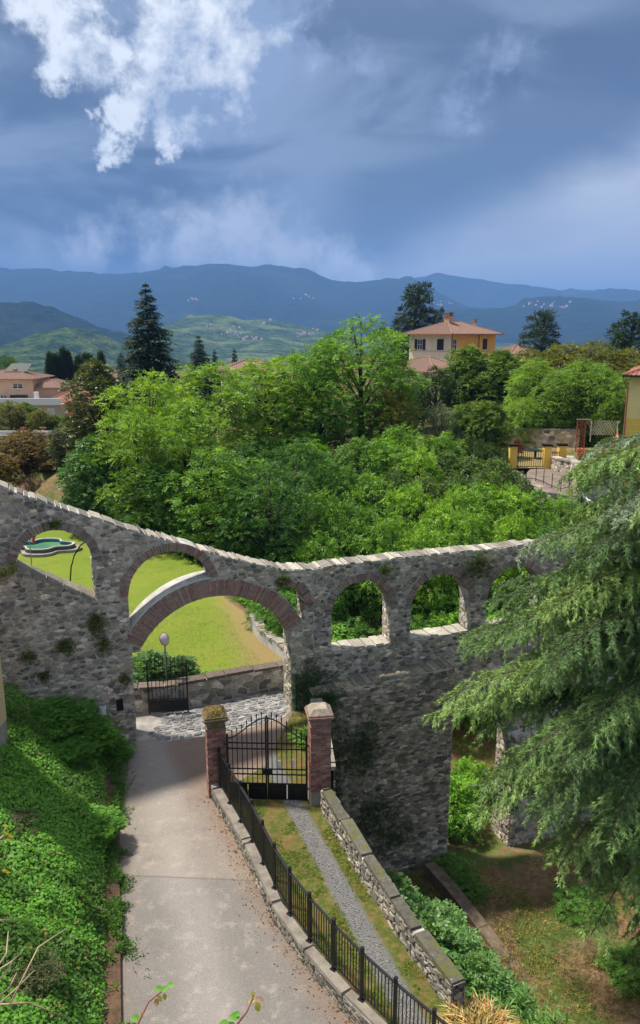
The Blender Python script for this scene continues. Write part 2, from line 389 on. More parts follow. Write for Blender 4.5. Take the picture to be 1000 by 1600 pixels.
def sheet(name, outline, z, mat, kind='structure', cuts=0, parent=None):
    bm = bmesh.new(); vs = [bm.verts.new((p[0], p[1], z)) for p in outline]
    f = bm.faces.new(vs); bmesh.ops.triangulate(bm, faces=[f])
    if bm.faces and sum(ff.normal.z for ff in bm.faces) < 0: bmesh.ops.reverse_faces(bm, faces=bm.faces)
    me = bpy.data.meshes.new(name); bm.to_mesh(me); bm.free()
    o = link(name, me, mat, parent)
    if kind: o['kind'] = kind
    return o

# lawn
m, g, p, o = new_mat('lawn_grass')
geo = g.n('ShaderNodeNewGeometry').outputs['Position']
n1 = g.noise(geo, 0.35, 5, 0.6); n2 = g.noise(geo, 2.2, 6, 0.7); n3 = g.noise(g.vm('MULTIPLY', geo, (1, 1, 0.2)), 24, 4, 0.7)
c = g.mix(g.ss(n1, 0.35, 0.65), (0.20, 0.275, 0.024), (0.275, 0.305, 0.038))
c = g.mix(g.m('MULTIPLY', g.ss(n2, 0.48, 0.70), 0.7), c, (0.28, 0.25, 0.08))
c = g.mix(g.m('MULTIPLY', g.ss(g.noise(geo, 0.9, 6, 0.7), 0.52, 0.66), 0.5), c, (0.10, 0.165, 0.018))
c = g.mix(g.m('MULTIPLY', g.ss(n3, 0.35, 0.65), 0.75), c, (0.095, 0.15, 0.016))
c = g.mix(g.m('MULTIPLY', g.ss(g.noise(geo, 7.0, 6, 0.75), 0.55, 0.70), 0.55), c, (0.27, 0.235, 0.085))
# worn dry ground along the right edge and by the low wall
sx = g.n('ShaderNodeSeparateXYZ'); g.t.links.new(geo, sx.inputs[0])
ed = g.m('ADD', g.m('SUBTRACT', sx.outputs[0], g.m('ADD', 4.9, g.m('MULTIPLY', sx.outputs[1], -0.262))), g.m('MULTIPLY', g.m('SUBTRACT', n2, 0.5), 1.8))
c = g.mix(g.m('MULTIPLY', g.ss(ed, -1.3, 0.2), 0.85), c, (0.30, 0.205, 0.09))
g.put(p.inputs['Base Color'], c); p.inputs['Roughness'].default_value = 0.95; p.inputs['Specular IOR Level'].default_value = 0.15
bump(g, p, g.m('ADD', g.m('MULTIPLY', n2, 0.6), g.m('MULTIPLY', n3, 0.6)), 1.0, 0.09)
M['lawn'] = m
lawn = sheet('lawn', [(-45, 22), (-14, 22.6), (-7.6, 23.6), (-6.6, 23.95), (-4.7, 24.35), (-1.2, 25.75), (-0.7, 26.6), (-1.3, 27.8), (-2.55, 30), (-3.3, 33), (-4.6, 35.2), (-6.3, 40), (-10.5, 46), (-17.5, 52), (-25, 60), (-45, 62)], 0.0, M['lawn'])
tag(lawn, 'sunlit yellow green lawn beyond the arches')

# road
m, g, p, o = new_mat('old_asphalt')
geo = g.n('ShaderNodeNewGeometry').outputs['Position']
n1 = g.noise(geo, 0.5, 5, 0.6); n2 = g.noise(geo, 3.0, 6, 0.65); n3 = g.noise(geo, 60, 3, 0.6); vo = g.noise(geo, 140, 2, 0.5)
sx = g.n('ShaderNodeSeparateXYZ'); g.t.links.new(geo, sx.inputs[0])
along = g.m('ADD', sx.outputs[1], g.m('MULTIPLY', sx.outputs[0], 0.06))
far = g.ss(along, 15.45, 15.48)                     # older, paler surfacing uphill of the joint
c = g.mix(far, (0.185, 0.165, 0.145), (0.245, 0.208, 0.172))
mid = g.m('MULTIPLY', g.ss(along, 19.02, 19.05), 0.55)
c = g.mix(mid, c, (0.225, 0.19, 0.165))
c = g.mix(g.m('MULTIPLY', g.ss(n1, 0.4, 0.7), 0.35), c, (0.20, 0.18, 0.16))
c = g.mix(g.m('MULTIPLY', g.ss(n2, 0.5, 0.72), 0.5), c, (0.40, 0.345, 0.29))
c = g.mix(g.m('MULTIPLY', g.ss(g.noise(geo, 1.3, 7, 0.7), 0.52, 0.66), 0.45), c, (0.15, 0.13, 0.115))
# worn, paler wheel track down the lane
wt = g.m('ABSOLUTE', g.m('ADD', g.m('ADD', sx.outputs[0], g.m('MULTIPLY', sx.outputs[1], 0.33)), g.m('MULTIPLY', g.m('SUBTRACT', n1, 0.5), 1.0)))
wt2 = g.ss(g.m('ABSOLUTE', g.m('SUBTRACT', wt, 1.9)), 0.9, 0.1)
c = g.mix(g.m('MULTIPLY', wt2, 0.3), c, (0.40, 0.36, 0.32))
# rust-brown litter swept along the wall side
ls = g.m('SUBTRACT', g.m('ADD', sx.outputs[0], g.m('MULTIPLY', sx.outputs[1], 0.50)), 6.1)
c = g.mix(g.m('MULTIPLY', g.ss(g.m('ADD', ls, g.m('MULTIPLY', g.m('SUBTRACT', n2, 0.5), 1.6)), -0.55, 0.35), 0.55), c, (0.20, 0.12, 0.075))
sl_ = g.m('SUBTRACT', -0.68, g.m('ADD', sx.outputs[0], g.m('MULTIPLY', sx.outputs[1], 0.265)))
c = g.mix(g.m('MULTIPLY', g.ss(g.m('ADD', sl_, g.m('MULTIPLY', g.m('SUBTRACT', n2, 0.5), 1.2)), -0.7, 0.2), 0.5), c, (0.17, 0.125, 0.09))
c = g.mix(0.75, c, g.ramp(n3, [(0.3, (0.5, 0.5, 0.5)), (0.7, (1.45, 1.43, 1.4))]), 'MULTIPLY')
jl = g.m('MULTIPLY', g.ss(g.m('ABSOLUTE', g.m('SUBTRACT', along, 15.465)), 0.035, 0.008), 0.6)
c = g.mix(jl, c, (0.12, 0.10, 0.085))
# hairline cracks
vt = g.n('ShaderNodeTexVoronoi', feature='DISTANCE_TO_EDGE'); vt.inputs['Scale'].default_value = 0.42
g.put(vt.inputs['Vector'], g.vm('ADD', geo, g.vm('SCALE', g.n('ShaderNodeTexNoise').outputs['Color'], scale=0.5)))

g.put(p.inputs['Base Color'], c); p.inputs['Roughness'].default_value = 0.85; p.inputs['Specular IOR Level'].default_value = 0.25
bump(g, p, g.m('ADD', n3, g.m('MULTIPLY', vo, 0.6)), 0.55, 0.012)
M['road'] = m
road = sheet('road', [(-1.5, 4), (6.0, 4), (1.5, 11.3), (0.42, 12.03), (-0.31, 13.08), (-1.04, 14.37), (-1.89, 16.51), (-3.05, 19.0), (-2.9, 19.3), (-0.3, 19.3), (-0.4, 23.2), (-1.0, 23.9), (-5.78, 22.05), (-6.5, 21.7), (-5.18, 17.4), (-3.68, 11.7)], 0.004, M['road'])
tag(road, 'pale worn asphalt lane descending to the archway')
m_conc = M['concrete']
apron = sheet('pavement', [(-5.40, 21.9), (-5.10, 23.97), (-6.2, 24.0), (-9.5, 22.6), (-9.0, 21.0), (-6.4, 21.9)], 0.009, m_conc)
tag(apron, 'plain concrete apron inside the archway')

# gravel drive behind the railing
m, g, p, o = new_mat('mossy_gravel')
geo = g.n('ShaderNodeNewGeometry').outputs['Position']
n1 = g.noise(geo, 1.1, 5, 0.6); n2 = g.noise(geo, 7, 6, 0.7); n3 = g.noise(geo, 70, 3, 0.7)
sx = g.n('ShaderNodeSeparateXYZ'); g.t.links.new(geo, sx.inputs[0])
tr = g.m('ADD', g.m('SUBTRACT', sx.outputs[0], g.m('SUBTRACT', 5.98, g.m('MULTIPLY', sx.outputs[1], 0.362))), g.m('MULTIPLY', g.m('SUBTRACT', n2, 0.5), 0.22))
track = g.ss(g.m('ABSOLUTE', tr), 0.34, 0.16)
moss = g.mix(g.ss(n2, 0.38, 0.66), (0.075, 0.105, 0.018), (0.20, 0.145, 0.05))
moss = g.mix(g.m('MULTIPLY', g.ss(n1, 0.5, 0.65), 0.6), moss, (0.20, 0.11, 0.045))
grav = g.mix(g.ss(n3, 0.35, 0.68), (0.09, 0.088, 0.085), (0.27, 0.265, 0.255))
c = g.mix(track, moss, grav)
g.put(p.inputs['Base Color'], c); p.inputs['Roughness'].default_value = 0.95; p.inputs['Specular IOR Level'].default_value = 0.15
bump(g, p, g.m('ADD', n3, g.m('MULTIPLY', n2, 0.5)), 0.8, 0.03)
M['gravel'] = m
drive = sheet('path', [(6.0, 2), (1.85, 11.2), (0.62, 12.05), (-0.1, 13.1), (-0.85, 14.4), (-1.68, 16.5), (-2.75, 18.9), (-2.5, 19.3), (-1.6, 20.4), (-0.9, 23.8), (-0.2, 23.6), (0.1, 18.4), (0.92, 15.6), (1.82, 13.35), (2.45, 12.0), (3.9, 8), (9, 2)], 0.06, M['gravel'])
tag(drive, 'gravel drive with a grey wheel track between mossy verges')

# ------------------------------------------------------------------ mountains and hills
m, g, p, o = new_mat('shaded_forest_slope')
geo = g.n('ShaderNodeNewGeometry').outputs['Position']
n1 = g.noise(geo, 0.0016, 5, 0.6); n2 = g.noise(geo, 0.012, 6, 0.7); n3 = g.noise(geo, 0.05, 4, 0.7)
c = g.mix(g.ss(n2, 0.35, 0.68), (0.006, 0.014, 0.008), (0.02, 0.034, 0.014))  # albedo set dark to carry storm-cloud shade on the slopes
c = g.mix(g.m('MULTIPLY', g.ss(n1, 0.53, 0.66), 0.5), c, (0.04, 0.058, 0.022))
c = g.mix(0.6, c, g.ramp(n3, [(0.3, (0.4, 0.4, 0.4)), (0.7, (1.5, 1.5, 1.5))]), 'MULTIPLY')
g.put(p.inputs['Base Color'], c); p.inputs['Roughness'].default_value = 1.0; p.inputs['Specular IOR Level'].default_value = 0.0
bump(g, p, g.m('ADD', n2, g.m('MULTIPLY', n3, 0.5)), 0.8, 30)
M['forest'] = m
m, g, p, o = new_mat('sunny_slope')
geo = g.n('ShaderNodeNewGeometry').outputs['Position']
n1 = g.noise(geo, 0.006, 5, 0.6); n2 = g.noise(geo, 0.03, 6, 0.7); n3 = g.noise(geo, 0.11, 4, 0.7)
c = g.mix(g.ss(n2, 0.35, 0.66), (0.015, 0.036, 0.011), (0.085, 0.125, 0.03))  # brighter greens put the sunlit look of these hills into colour
c = g.mix(g.m('MULTIPLY', g.ss(n1, 0.50, 0.62), 0.7), c, (0.17, 0.21, 0.06))
c = g.mix(0.7, c, g.ramp(n3, [(0.35, (0.2, 0.2, 0.2)), (0.65, (1.7, 1.7, 1.7))]), 'MULTIPLY')
g.put(p.inputs['Base Color'], c); p.inputs['Roughness'].default_value = 1.0; p.inputs['Specular IOR Level'].default_value = 0.0
bump(g, p, g.m('ADD', n2, g.m('MULTIPLY', n3, 0.5)), 1.0, 12)
M['sunny_slope'] = m
RIDGES = []
def ridge(name, label, pts, D, Wd, mat, seed, amp=0.25, base=-72):
    us = np.array([p[0] for p in pts], float); X = []; Z = []
    for (u, v) in pts:
        q = aty(u, v, D); X.append(q.x); Z.append(q.z)
    X = np.array(X); Z = np.array(Z)
    def hz(x, y):
        zr = np.interp(x, X, Z) + (fbm(x / (D * 0.012), x * 0 + seed, 4, seed) - 0.5) * D * 0.006
        t = (y - D) / Wd; t = t + 0.35 * (fbm(x / (Wd * 0.55), y / (Wd * 1.4), 3, seed + 3) - 0.5) * sstep(0.02, 0.3, np.abs(t))
        a = np.clip(1 - np.abs(t), 0, 1)
        rg = 1 - np.abs(2 * fbm(x / (Wd * 0.42), y / (Wd * 0.85), 5, seed + 9) - 1)
        hh = base + (zr - base) * (a ** 0.92) * (1 - amp * (1 - rg) * 2.2 * sstep(0.0, 0.35, np.abs(t)))
        hh = hh + (zr - base) * 0.05 * (fbm(x / (Wd * 0.07), y / (Wd * 0.07), 3, seed + 20) - 0.5) * sstep(0, 0.2, np.abs(t))
        return hh
    gx = np.linspace(X.min(), X.max(), 190); gy = D + Wd * np.concatenate([np.linspace(-1, 0, 66), np.linspace(0.06, 1, 7)])
    A, B = np.meshgrid(gx, gy); zz = hz(A, B); n, mm = len(gx), len(gy)
    ii = np.arange(n * mm).reshape(mm, n)
    q = np.stack([ii[:-1, :-1], ii[:-1, 1:], ii[1:, 1:], ii[1:, :-1]], -1).reshape(-1, 4)
    o = link(name, np_mesh(name, np.stack([A.ravel(), B.ravel(), zz.ravel()], 1), q, smooth=True), mat)
    tag(o, label, kind='structure'); RIDGES.append((hz, D, Wd, X.min(), X.max())); return o
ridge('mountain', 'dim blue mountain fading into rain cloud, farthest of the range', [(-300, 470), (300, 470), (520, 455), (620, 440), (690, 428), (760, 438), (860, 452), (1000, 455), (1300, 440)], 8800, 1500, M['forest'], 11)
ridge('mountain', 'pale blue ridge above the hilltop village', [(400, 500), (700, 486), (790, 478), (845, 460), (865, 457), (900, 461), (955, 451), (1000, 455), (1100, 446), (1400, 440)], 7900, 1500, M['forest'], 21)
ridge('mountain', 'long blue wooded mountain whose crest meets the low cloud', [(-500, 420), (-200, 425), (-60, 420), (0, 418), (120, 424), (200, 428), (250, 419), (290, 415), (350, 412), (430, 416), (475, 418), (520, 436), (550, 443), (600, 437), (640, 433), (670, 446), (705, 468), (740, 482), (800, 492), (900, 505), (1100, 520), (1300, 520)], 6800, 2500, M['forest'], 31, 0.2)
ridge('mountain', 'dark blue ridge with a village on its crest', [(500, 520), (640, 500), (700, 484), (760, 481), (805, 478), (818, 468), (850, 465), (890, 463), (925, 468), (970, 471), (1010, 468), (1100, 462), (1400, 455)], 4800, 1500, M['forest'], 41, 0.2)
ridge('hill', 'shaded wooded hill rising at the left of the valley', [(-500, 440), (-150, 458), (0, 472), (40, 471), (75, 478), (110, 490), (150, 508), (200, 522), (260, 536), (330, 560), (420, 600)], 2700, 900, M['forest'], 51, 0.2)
ridge('hill', 'sunlit green hill behind the cypress trees', [(-500, 600), (-200, 585), (-60, 568), (0, 548), (40, 527), (80, 514), (115, 511), (150, 518), (185, 536), (215, 556), (260, 590), (330, 625)], 1700, 600, M['sunny_slope'], 61, 0.2)
ridge('hill', 'low patchwork hills dotted with villages', [(120, 590), (200, 545), (255, 512), (295, 494), (335, 489), (380, 499), (420, 497), (470, 508), (520, 520), (600, 526), (700, 535), (900, 540), (1300, 545)], 3300, 1200, M['sunny_slope'], 71, 0.2)

# far village houses, each a small gabled block standing on its slope
M['far_wall'] = mat_plain('far_wall', (0.75, 0.68, 0.58), (0.6, 0.5, 0.42), 0.9, 0.02)
M['far_roof'] = mat_plain('far_roof', (0.42, 0.17, 0.10), (0.32, 0.13, 0.08), 0.9, 0.02)
fh = bpy.data.meshes.new('far_house'); fh.from_pydata([(-6, -4, -4), (6, -4, -4), (6, 4, -4), (-6, 4, -4), (-6, -4, 6), (6, -4, 6), (6, 4, 6), (-6, 4, 6), (-6, 0, 9), (6, 0, 9)], [], [(0, 1, 5, 4), (1, 2, 6, 9, 5), (2, 3, 7, 6), (3, 0, 4, 8, 7), (4, 5, 9, 8), (6, 7, 8, 9)])
fh.materials.append(M['far_wall']); fh.materials.append(M['far_roof'])
for i_, pl in enumerate(fh.polygons): pl.material_index = 1 if i_ > 3 else 0
def hit(u, v):
    r = Vector(ray(u, v)); r = r / r.y
    Y = np.arange(900, 11000, 6.0); X = r.x * Y; Z = CAM_H + r.z * Y; best = None
    for (hz, D, Wd, x0, x1) in RIDGES:
        ok = (Y > D - Wd) & (Y < D + Wd * 0.1) & (X > x0) & (X < x1)
        if not ok.any(): continue
        hh = np.full(Y.shape, -1e9); hh[ok] = hz(X[ok], Y[ok]); w = np.nonzero(hh > Z)[0]
        if len(w) and (best is None or Y[w[0]] < best[1]): best = (X[w[0]], Y[w[0]], hh[w[0]])
    return best
VILL = [((365, 520, 16, 5), 12, 'roofs clustered on the low hills right of the spruce'), ((395, 530, 14, 4), 10, 'roofs clustered on the low hills right of the spruce'), ((480, 521, 16, 5), 16, 'houses massed on the hillside above the locust trees'), ((415, 505, 10, 4), 6, 'houses massed on the hillside above the locust trees'),
        ((292, 469, 18, 3), 7, 'white houses high on the dark mountain'), ((478, 464, 14, 3), 6, 'white houses high on the dark mountain'), ((690, 475, 12, 4), 12, 'village houses beside the cedar on the mountain shoulder'), ((872, 478, 14, 4), 12, 'village houses on the crest of the right-hand ridge'), ((835, 477, 12, 3), 6, 'village houses on the crest of the right-hand ridge'), ((330, 507, 30, 8), 8, 'farmhouses scattered on the green foothill')]
for (u, v, su, sv), n, what in VILL:
    for i in range(n):
        h = hit(u + rnd.gauss(0, su * 0.7), v + rnd.gauss(0, sv * 0.7))
        if h is None: continue
        o = link('far_house', fh); o.location = h; o.rotation_euler.z = rnd.uniform(0, 3.1)
        kk = rnd.uniform(0.5, 1.2) * (h[1] / 3800) ** 0.75; o.scale = (kk, kk, kk)
        tag(o, 'tiny house of the ' + what, 'house', what)

# the air of the valley
hz_mb = MB(); hz_mb.box((0, 7000, 352.5), (33000, 18000, 855)); haze = hz_mb.build('haze', None)
mh = bpy.data.materials.new('haze'); mh.use_nodes = True; t = mh.node_tree; t.nodes.clear()
vol = t.nodes.new('ShaderNodeVolumePrincipled'); vol.inputs['Color'].default_value = (0.22, 0.45, 0.92, 1); vol.inputs['Density'].default_value = 0.00015
oo = t.nodes.new('ShaderNodeOutputMaterial'); t.links.new(vol.outputs[0], oo.inputs['Volume']); haze.data.materials.append(mh)
mh.cycles.homogeneous_volume = True
tag(haze, 'blue rain haze filling the valley', kind='stuff')
# ------------------------------------------------------------------ masonry
def clip_poly(P, nx_, ny_, c_):
    """keep the side nx*x+ny*y <= c"""
    out = []; n = len(P)
    for i in range(n):
        a, b = P[i], P[(i + 1) % n]; da = nx_ * a[0] + ny_ * a[1] - c_; db = nx_ * b[0] + ny_ * b[1] - c_
        if da <= 0: out.append(a)
        if (da < 0 < db) or (db < 0 < da):
            t = da / (da - db); out.append((a[0] + (b[0] - a[0]) * t, a[1] + (b[1] - a[1]) * t))
    return out
def rubble(x0, x1, y0, y1, cw, ch, rg, jit=0.42, drop=0.12, want=None):
    """irregular coursed cells over a rectangle (anisotropic Voronoi of a shaken running bond)"""
    nr, nc = int((y1 - y0) / ch) + 3, int((x1 - x0) / cw) + 3; G = {}
    for r in range(nr):
        sh = rg.random()
        for c in range(nc):
            if rg.random() < drop: continue
            G[(r, c)] = ((c - 1 + sh + rg.uniform(-jit, jit)), (r - 1 + 0.5 + rg.uniform(-jit, jit) * 0.75))
    out = []
    for (r, c), s in G.items():
        X, Y = x0 + s[0] * cw, y0 + s[1] * ch
        if X < x0 - cw or X > x1 + cw or Y < y0 - ch or Y > y1 + ch: continue
        if want and not want(X, Y): continue
        P = [(s[0] - 1.6, s[1] - 1.6), (s[0] + 1.6, s[1] - 1.6), (s[0] + 1.6, s[1] + 1.6), (s[0] - 1.6, s[1] + 1.6)]
        for dr in (-2, -1, 0, 1, 2):
            for dc in (-3, -2, -1, 0, 1, 2, 3):
                q = G.get((r + dr, c + dc))
                if q is None or q is s: continue
                a, b = q[0] - s[0], q[1] - s[1]
                if a * a + b * b > 9: continue
                P = clip_poly(P, a, b, (q[0] * q[0] + q[1] * q[1] - s[0] * s[0] - s[1] * s[1]) / 2)
                if len(P) < 3: break
            if len(P) < 3: break
        if len(P) < 3: continue
        P = [(x0 + p[0] * cw, y0 + p[1] * ch) for p in P]
        for (a, b, c_) in ((1, 0, x1), (-1, 0, -x0), (0, 1, y1), (0, -1, -y0)):
            P = clip_poly(P, a, b, c_)
            if len(P) < 3: break
        if len(P) >= 3: out.append(P)
    return out
def area(P): return abs(sum(P[i][0] * P[(i + 1) % len(P)][1] - P[(i + 1) % len(P)][0] * P[i][1] for i in range(len(P)))) / 2
def dedupe(P, e):
    out = []
    for p in P:
        if not out or math.hypot(p[0] - out[-1][0], p[1] - out[-1][1]) > e: out.append(p)
    while len(out) > 2 and math.hypot(out[0][0] - out[-1][0], out[0][1] - out[-1][1]) <= e: out.pop()
    return out
STONE_C = [(0.17, 0.162, 0.155), (0.27, 0.255, 0.235), (0.115, 0.112, 0.108), (0.37, 0.345, 0.31), (0.24, 0.222, 0.20), (0.32, 0.28, 0.235), (0.45, 0.42, 0.38)]
def stone_set(cells, O, U, V, N, rg, void=None, gap=0.015, proud=(0.006, 0.032), cols=STONE_C, wts=None):
    """one bevelled, uneven stone for each cell; returns [(verts, faces, colour, size, centre)]"""
    res = []
    for P in cells:
        cx = sum(p[0] for p in P) / len(P); cy = sum(p[1] for p in P) / len(P)
        if void:
            if void(cx, cy): continue
            Q = []
            for p in P:
                if void(p[0], p[1]):
                    lo, hi = 0.0, 1.0
                    for _ in range(7):
                        mid = (lo + hi) / 2
                        if void(cx + (p[0] - cx) * mid, cy + (p[1] - cy) * mid): hi = mid
                        else: lo = mid
                    p = (cx + (p[0] - cx) * lo, cy + (p[1] - cy) * lo)
                Q.append(p)
            P = Q
        P = dedupe(P, 0.02)
        if len(P) < 3: continue
        A = area(P)
        if A < 0.0012: continue
        sz = math.sqrt(A); k1 = max(0.55, 1 - 2.0 * gap / sz); k2 = k1 * rg.uniform(0.86, 0.95)
        h = rg.uniform(*proud); n = len(P); vs = []; tx, ty = rg.uniform(-0.12, 0.12), rg.uniform(-0.12, 0.12)
        for lv, (k_, d_) in enumerate(((k1, -0.03), (k1 * 0.985, h * 0.55), (k2, h))):
            for p in P:
                jx = rg.uniform(-1, 1) * 0.004 if lv else 0
                x, y = cx + (p[0] - cx) * k_ + jx, cy + (p[1] - cy) * k_ + jx
                dd = d_ + (tx * (x - cx) + ty * (y - cy)) * (lv > 0) + (rg.uniform(-0.004, 0.004) if lv else 0)
                vs.append(O + U * x + V * y + N * dd)
        vs.append(O + U * cx + V * cy + N * (h + rg.uniform(-0.002, 0.012)))
        fs = []
        for l in (0, 1):
            for i in range(n): fs.append((l * n + i, l * n + (i + 1) % n, (l + 1) * n + (i + 1) % n, (l + 1) * n + i))
        fs += [(2 * n + i, 2 * n + (i + 1) % n, 3 * n) for i in range(n)]
        c = rg.choices(cols, wts)[0]; b = rg.uniform(0.75, 1.25)
        res.append((vs, fs, tuple(q * b for q in c), A, O + U * cx + V * cy))
    return res
def emit(stones, parent, mat, name='stone', rest='stonework', most=300):
    def score(s):
        q = project(s[4])
        if q is None or not (-5 < q[0] < 1005 and -5 < q[1] < 1605): return 0
        return s[3] / q[2] ** 2
    stones = sorted(stones, key=score, reverse=True)
    for s in stones[:most]: MB().add(s[0], s[1], s[2]).build(name, mat, parent)
    if stones[most:]:
        mb = MB()
        for s in stones[most:]: mb.add(s[0], s[1], s[2])
        o = mb.build(rest, mat, parent); o['kind'] = 'stuff'

# ---- the aqueduct: two straight runs meeting at the right-hand pier
UP = Vector((0, 0, 1))
class Run:
    def __init__(s, A, B, T, s0, s1, base, top, voids, brk):
        s.O = Vector((A[0], A[1], 0)); s.U = Vector((B[0] - A[0], B[1] - A[1], 0)).normalized()
        s.N = Vector((s.U.y, -s.U.x, 0)); s.T = T; s.s0, s.s1, s.base, s.top, s.voids = s0, s1, base, top, voids
        s.brk = brk
    def P(s, a, z, n=0.0): return s.O + s.U * a + UP * z + s.N * n
    def void_at(s, a):
        out = []
        for f in s.voids:
            v = f(a)
            if v and v[1] - v[0] > 1e-3: out.append(v)
        return sorted(out)
    def inside_void(s, a, z):
        if z > s.top(a) - 0.03: return True
        return any(v[0] < z < v[1] for v in s.void_at(a))
    def core(s, name, mat, parent):
        br = sorted(set([s.s0, s.s1] + s.brk + list(np.arange(s.s0, s.s1, 0.12))))
        br = [b for i, b in enumerate(br) if i == 0 or b - br[i - 1] > 1e-5]
        mb = MB(); T = s.T
        def solids(a, e):
            z = s.base; out = []
            for v in s.void_at(a + e):
                if v[0] > z + 1e-4: out.append((z, v[0]))
                z = max(z, v[1])
            tp = s.top(a)
            if tp > z + 1e-4: out.append((z, tp))
            return out
        for a, b in zip(br[:-1], br[1:]):
            A, B = solids(a, 1e-4), solids(b, -1e-4)
            if len(A) != len(B):
                mm = min(len(A), len(B)); A = A[-mm:] if mm else []; B = B[-mm:] if mm else []
            for (l, h), (l2, h2) in zip(A, B):
                v = [s.P(a, l), s.P(b, l2), s.P(b, h2), s.P(a, h), s.P(a, l, -T), s.P(b, l2, -T), s.P(b, h2, -T), s.P(a, h, -T)]
                mb.add(v, [(0, 1, 2, 3), (5, 4, 7, 6), (3, 2, 6, 7), (1, 0, 4, 5)])
        for b in br:
            A, B = solids(b, -1e-4), solids(b, 1e-4)
            for X_, Y_, flip in ((A, B, 0), (B, A, 1)):
                for (l, h) in X_:
                    cur = [(l, h)]
                    for (l2, h2) in Y_:
                        nxt = []
                        for (p, q) in cur:
                            if h2 <= p or l2 >= q: nxt.append((p, q)); continue
                            if l2 > p: nxt.append((p, l2))
                            if h2 < q: nxt.append((h2, q))
                        cur = nxt
                    for (p, q) in cur:
                        if q - p > 0.02:
                            v = [s.P(b, p), s.P(b, p, -T), s.P(b, q, -T), s.P(b, q)]
                            mb.add(v, [(0, 1, 2, 3)] if not flip else [(3, 2, 1, 0)])
        return mb.build(name, mat, parent)
A0 = (-5.80, 21.91); UL = Vector((4.82, 1.89, 0)).normalized()
BEND = (A0[0] + UL.x * 6.0, A0[1] + UL.y * 6.0)
topL = lambda a: float(np.interp(a, [-9, -3.22, -1.6, 0.69, 2.91, 5.0, 6.0], [10.7, 8.36, 7.60, 6.62, 5.73, 5.02, 4.93]))
RC, RI, RE = (2.66, 1.8), 2.67, 3.22
def circ(a, c, r): q = r * r - (a - c[0]) ** 2; return c[1] + math.sqrt(q) if q > 0 else None
def v_big(a):
    if not (0.03 < a < 5.2): return None
    return (-20.0, (circ(a, RC, RI) or 2.85) if 0.33 < a < 5.06 else 2.95)
def semi(c0, c1, spring, low):
    cm, r = (c0 + c1) / 2, (c1 - c0) / 2
    def f(a):
        if not (c0 < a < c1): return None
        hi = circ(a, (cm, spring), r); lo = low(a)
        return (lo, hi) if hi and hi > lo else None
    return f
v1 = semi(-3.02, -0.9, 5.97, lambda a: 5.97 + (a + 3.0) * -0.565)
v2 = semi(0.03, 2.62, 4.77, lambda a: (circ(a, RC, RE) or 3.7) + 0.02)
v3 = semi(4.27, 5.72, 3.74, lambda a: max((circ(a, RC, RE) or 3.15), 3.15) + 0.02)
left = Run(A0, (A0[0] + UL.x, A0[1] + UL.y), 0.8, -9.0, 6.0, -0.4, topL, [v_big, v1, v2, v3], [0.03, 0.33, 5.06, 5.2, -3.02, -0.9, 2.62, 4.27, 5.72])
Q = (7.89, 26.83)
topR = lambda a: float(np.interp(a, [0, 0.6, 2, 9, 20], [4.92, 5.0, 5.02, 5.02, 5.1]))
off = 0.39                                      # measured from the bend
sill = lambda a: 1.93 + 0.012 * a
a4 = semi(0.63, 2.80, 3.30, sill); a5 = semi(3.56, 5.86, 3.16, sill); a6 = semi(6.56, 8.86, 3.17, sill); a7 = semi(9.56, 11.8, 3.17, sill)
def v_low(a):
    if not (4.95 < a < 7.75): return None
    return (-20.0, circ(a, (6.35, -2.5), 1.4) or -2.5)
right = Run(BEND, Q, 0.7, 0.0, 18.0, -8.5, topR, [a4, a5, a6, a7, v_low], [0.63, 2.80, 3.56, 5.86, 6.56, 8.86, 9.56, 11.8, 4.95, 7.75])
aq = empty('stone_aqueduct', (0, 0, 0))
tag(aq, 'old grey rubble stone aqueduct with brick arches sloping down across the lane', 'aqueduct')
left.core('wall', M['mortar'], aq); right.core('wall', M['mortar'], aq)
rg = random.Random(3)
ST = []
def in_view(run):
    def f(a, z):
        q = project(run.P(a, z)); return q is not None and -60 < q[0] < 1060 and q[1] < 1700
    return f
ringed = []                                     # (run, centre, r0, r1, a0, a1)
def ring_void(run, extra):
    def f(a, z):
        if run.inside_void(a, z): return True
        return any(((a - c[0]) ** 2 + (z - c[1]) ** 2) ** 0.5 < r1 - 0.01 and ((a - c[0]) ** 2 + (z - c[1]) ** 2) ** 0.5 > r0 - 0.2 and t0 <= math.atan2(z - c[1], a - c[0]) <= t1 for (c, r0, r1, t0, t1) in extra)
    return f
big_ring = (RC, RI, RE, math.atan2(1.2, 2.5), math.pi - math.atan2(1.33, 2.35))
ringsL = [big_ring, ((-1.96, 5.97), 1.06, 1.33, 0.05, math.pi - 0.15), ((1.325, 4.77), 1.295, 1.56, 0.22, math.pi - 0.02), ((4.995, 3.74), 0.725, 1.0, 0.0, 1.9)]
ringsR = [((1.715, 3.30), 1.085, 1.36, 0.0, math.pi), ((4.71, 3.16), 1.15, 1.42, 0.0, math.pi), ((7.71, 3.17), 1.15, 1.42, 0.0, math.pi), ((6.35, -2.5), 1.4, 1.7, 0.2, math.pi - 0.2)]
def face_stones(run, x0, x1, y0, y1, cw, ch, rings, wts=None, proud=(0.004, 0.028)):
    cells = rubble(x0, x1, y0, y1, cw, ch, rg, 0.46, 0.16, want=in_view(run))
    return stone_set(cells, run.O, run.U, UP, run.N, rg, ring_void(run, rings), proud=proud, wts=wts)
ST += face_stones(left, -6.0, 6.0, 4.6, 9.3, 0.205, 0.11, ringsL)
ST += face_stones(left, -6.0, 0.05, 0.3, 4.6, 0.20, 0.095, ringsL, [2, 3, 1, 3, 2, 2, 2])
ST += face_stones(left, 0.05, 6.0, 2.9, 4.6, 0.205, 0.11, ringsL)
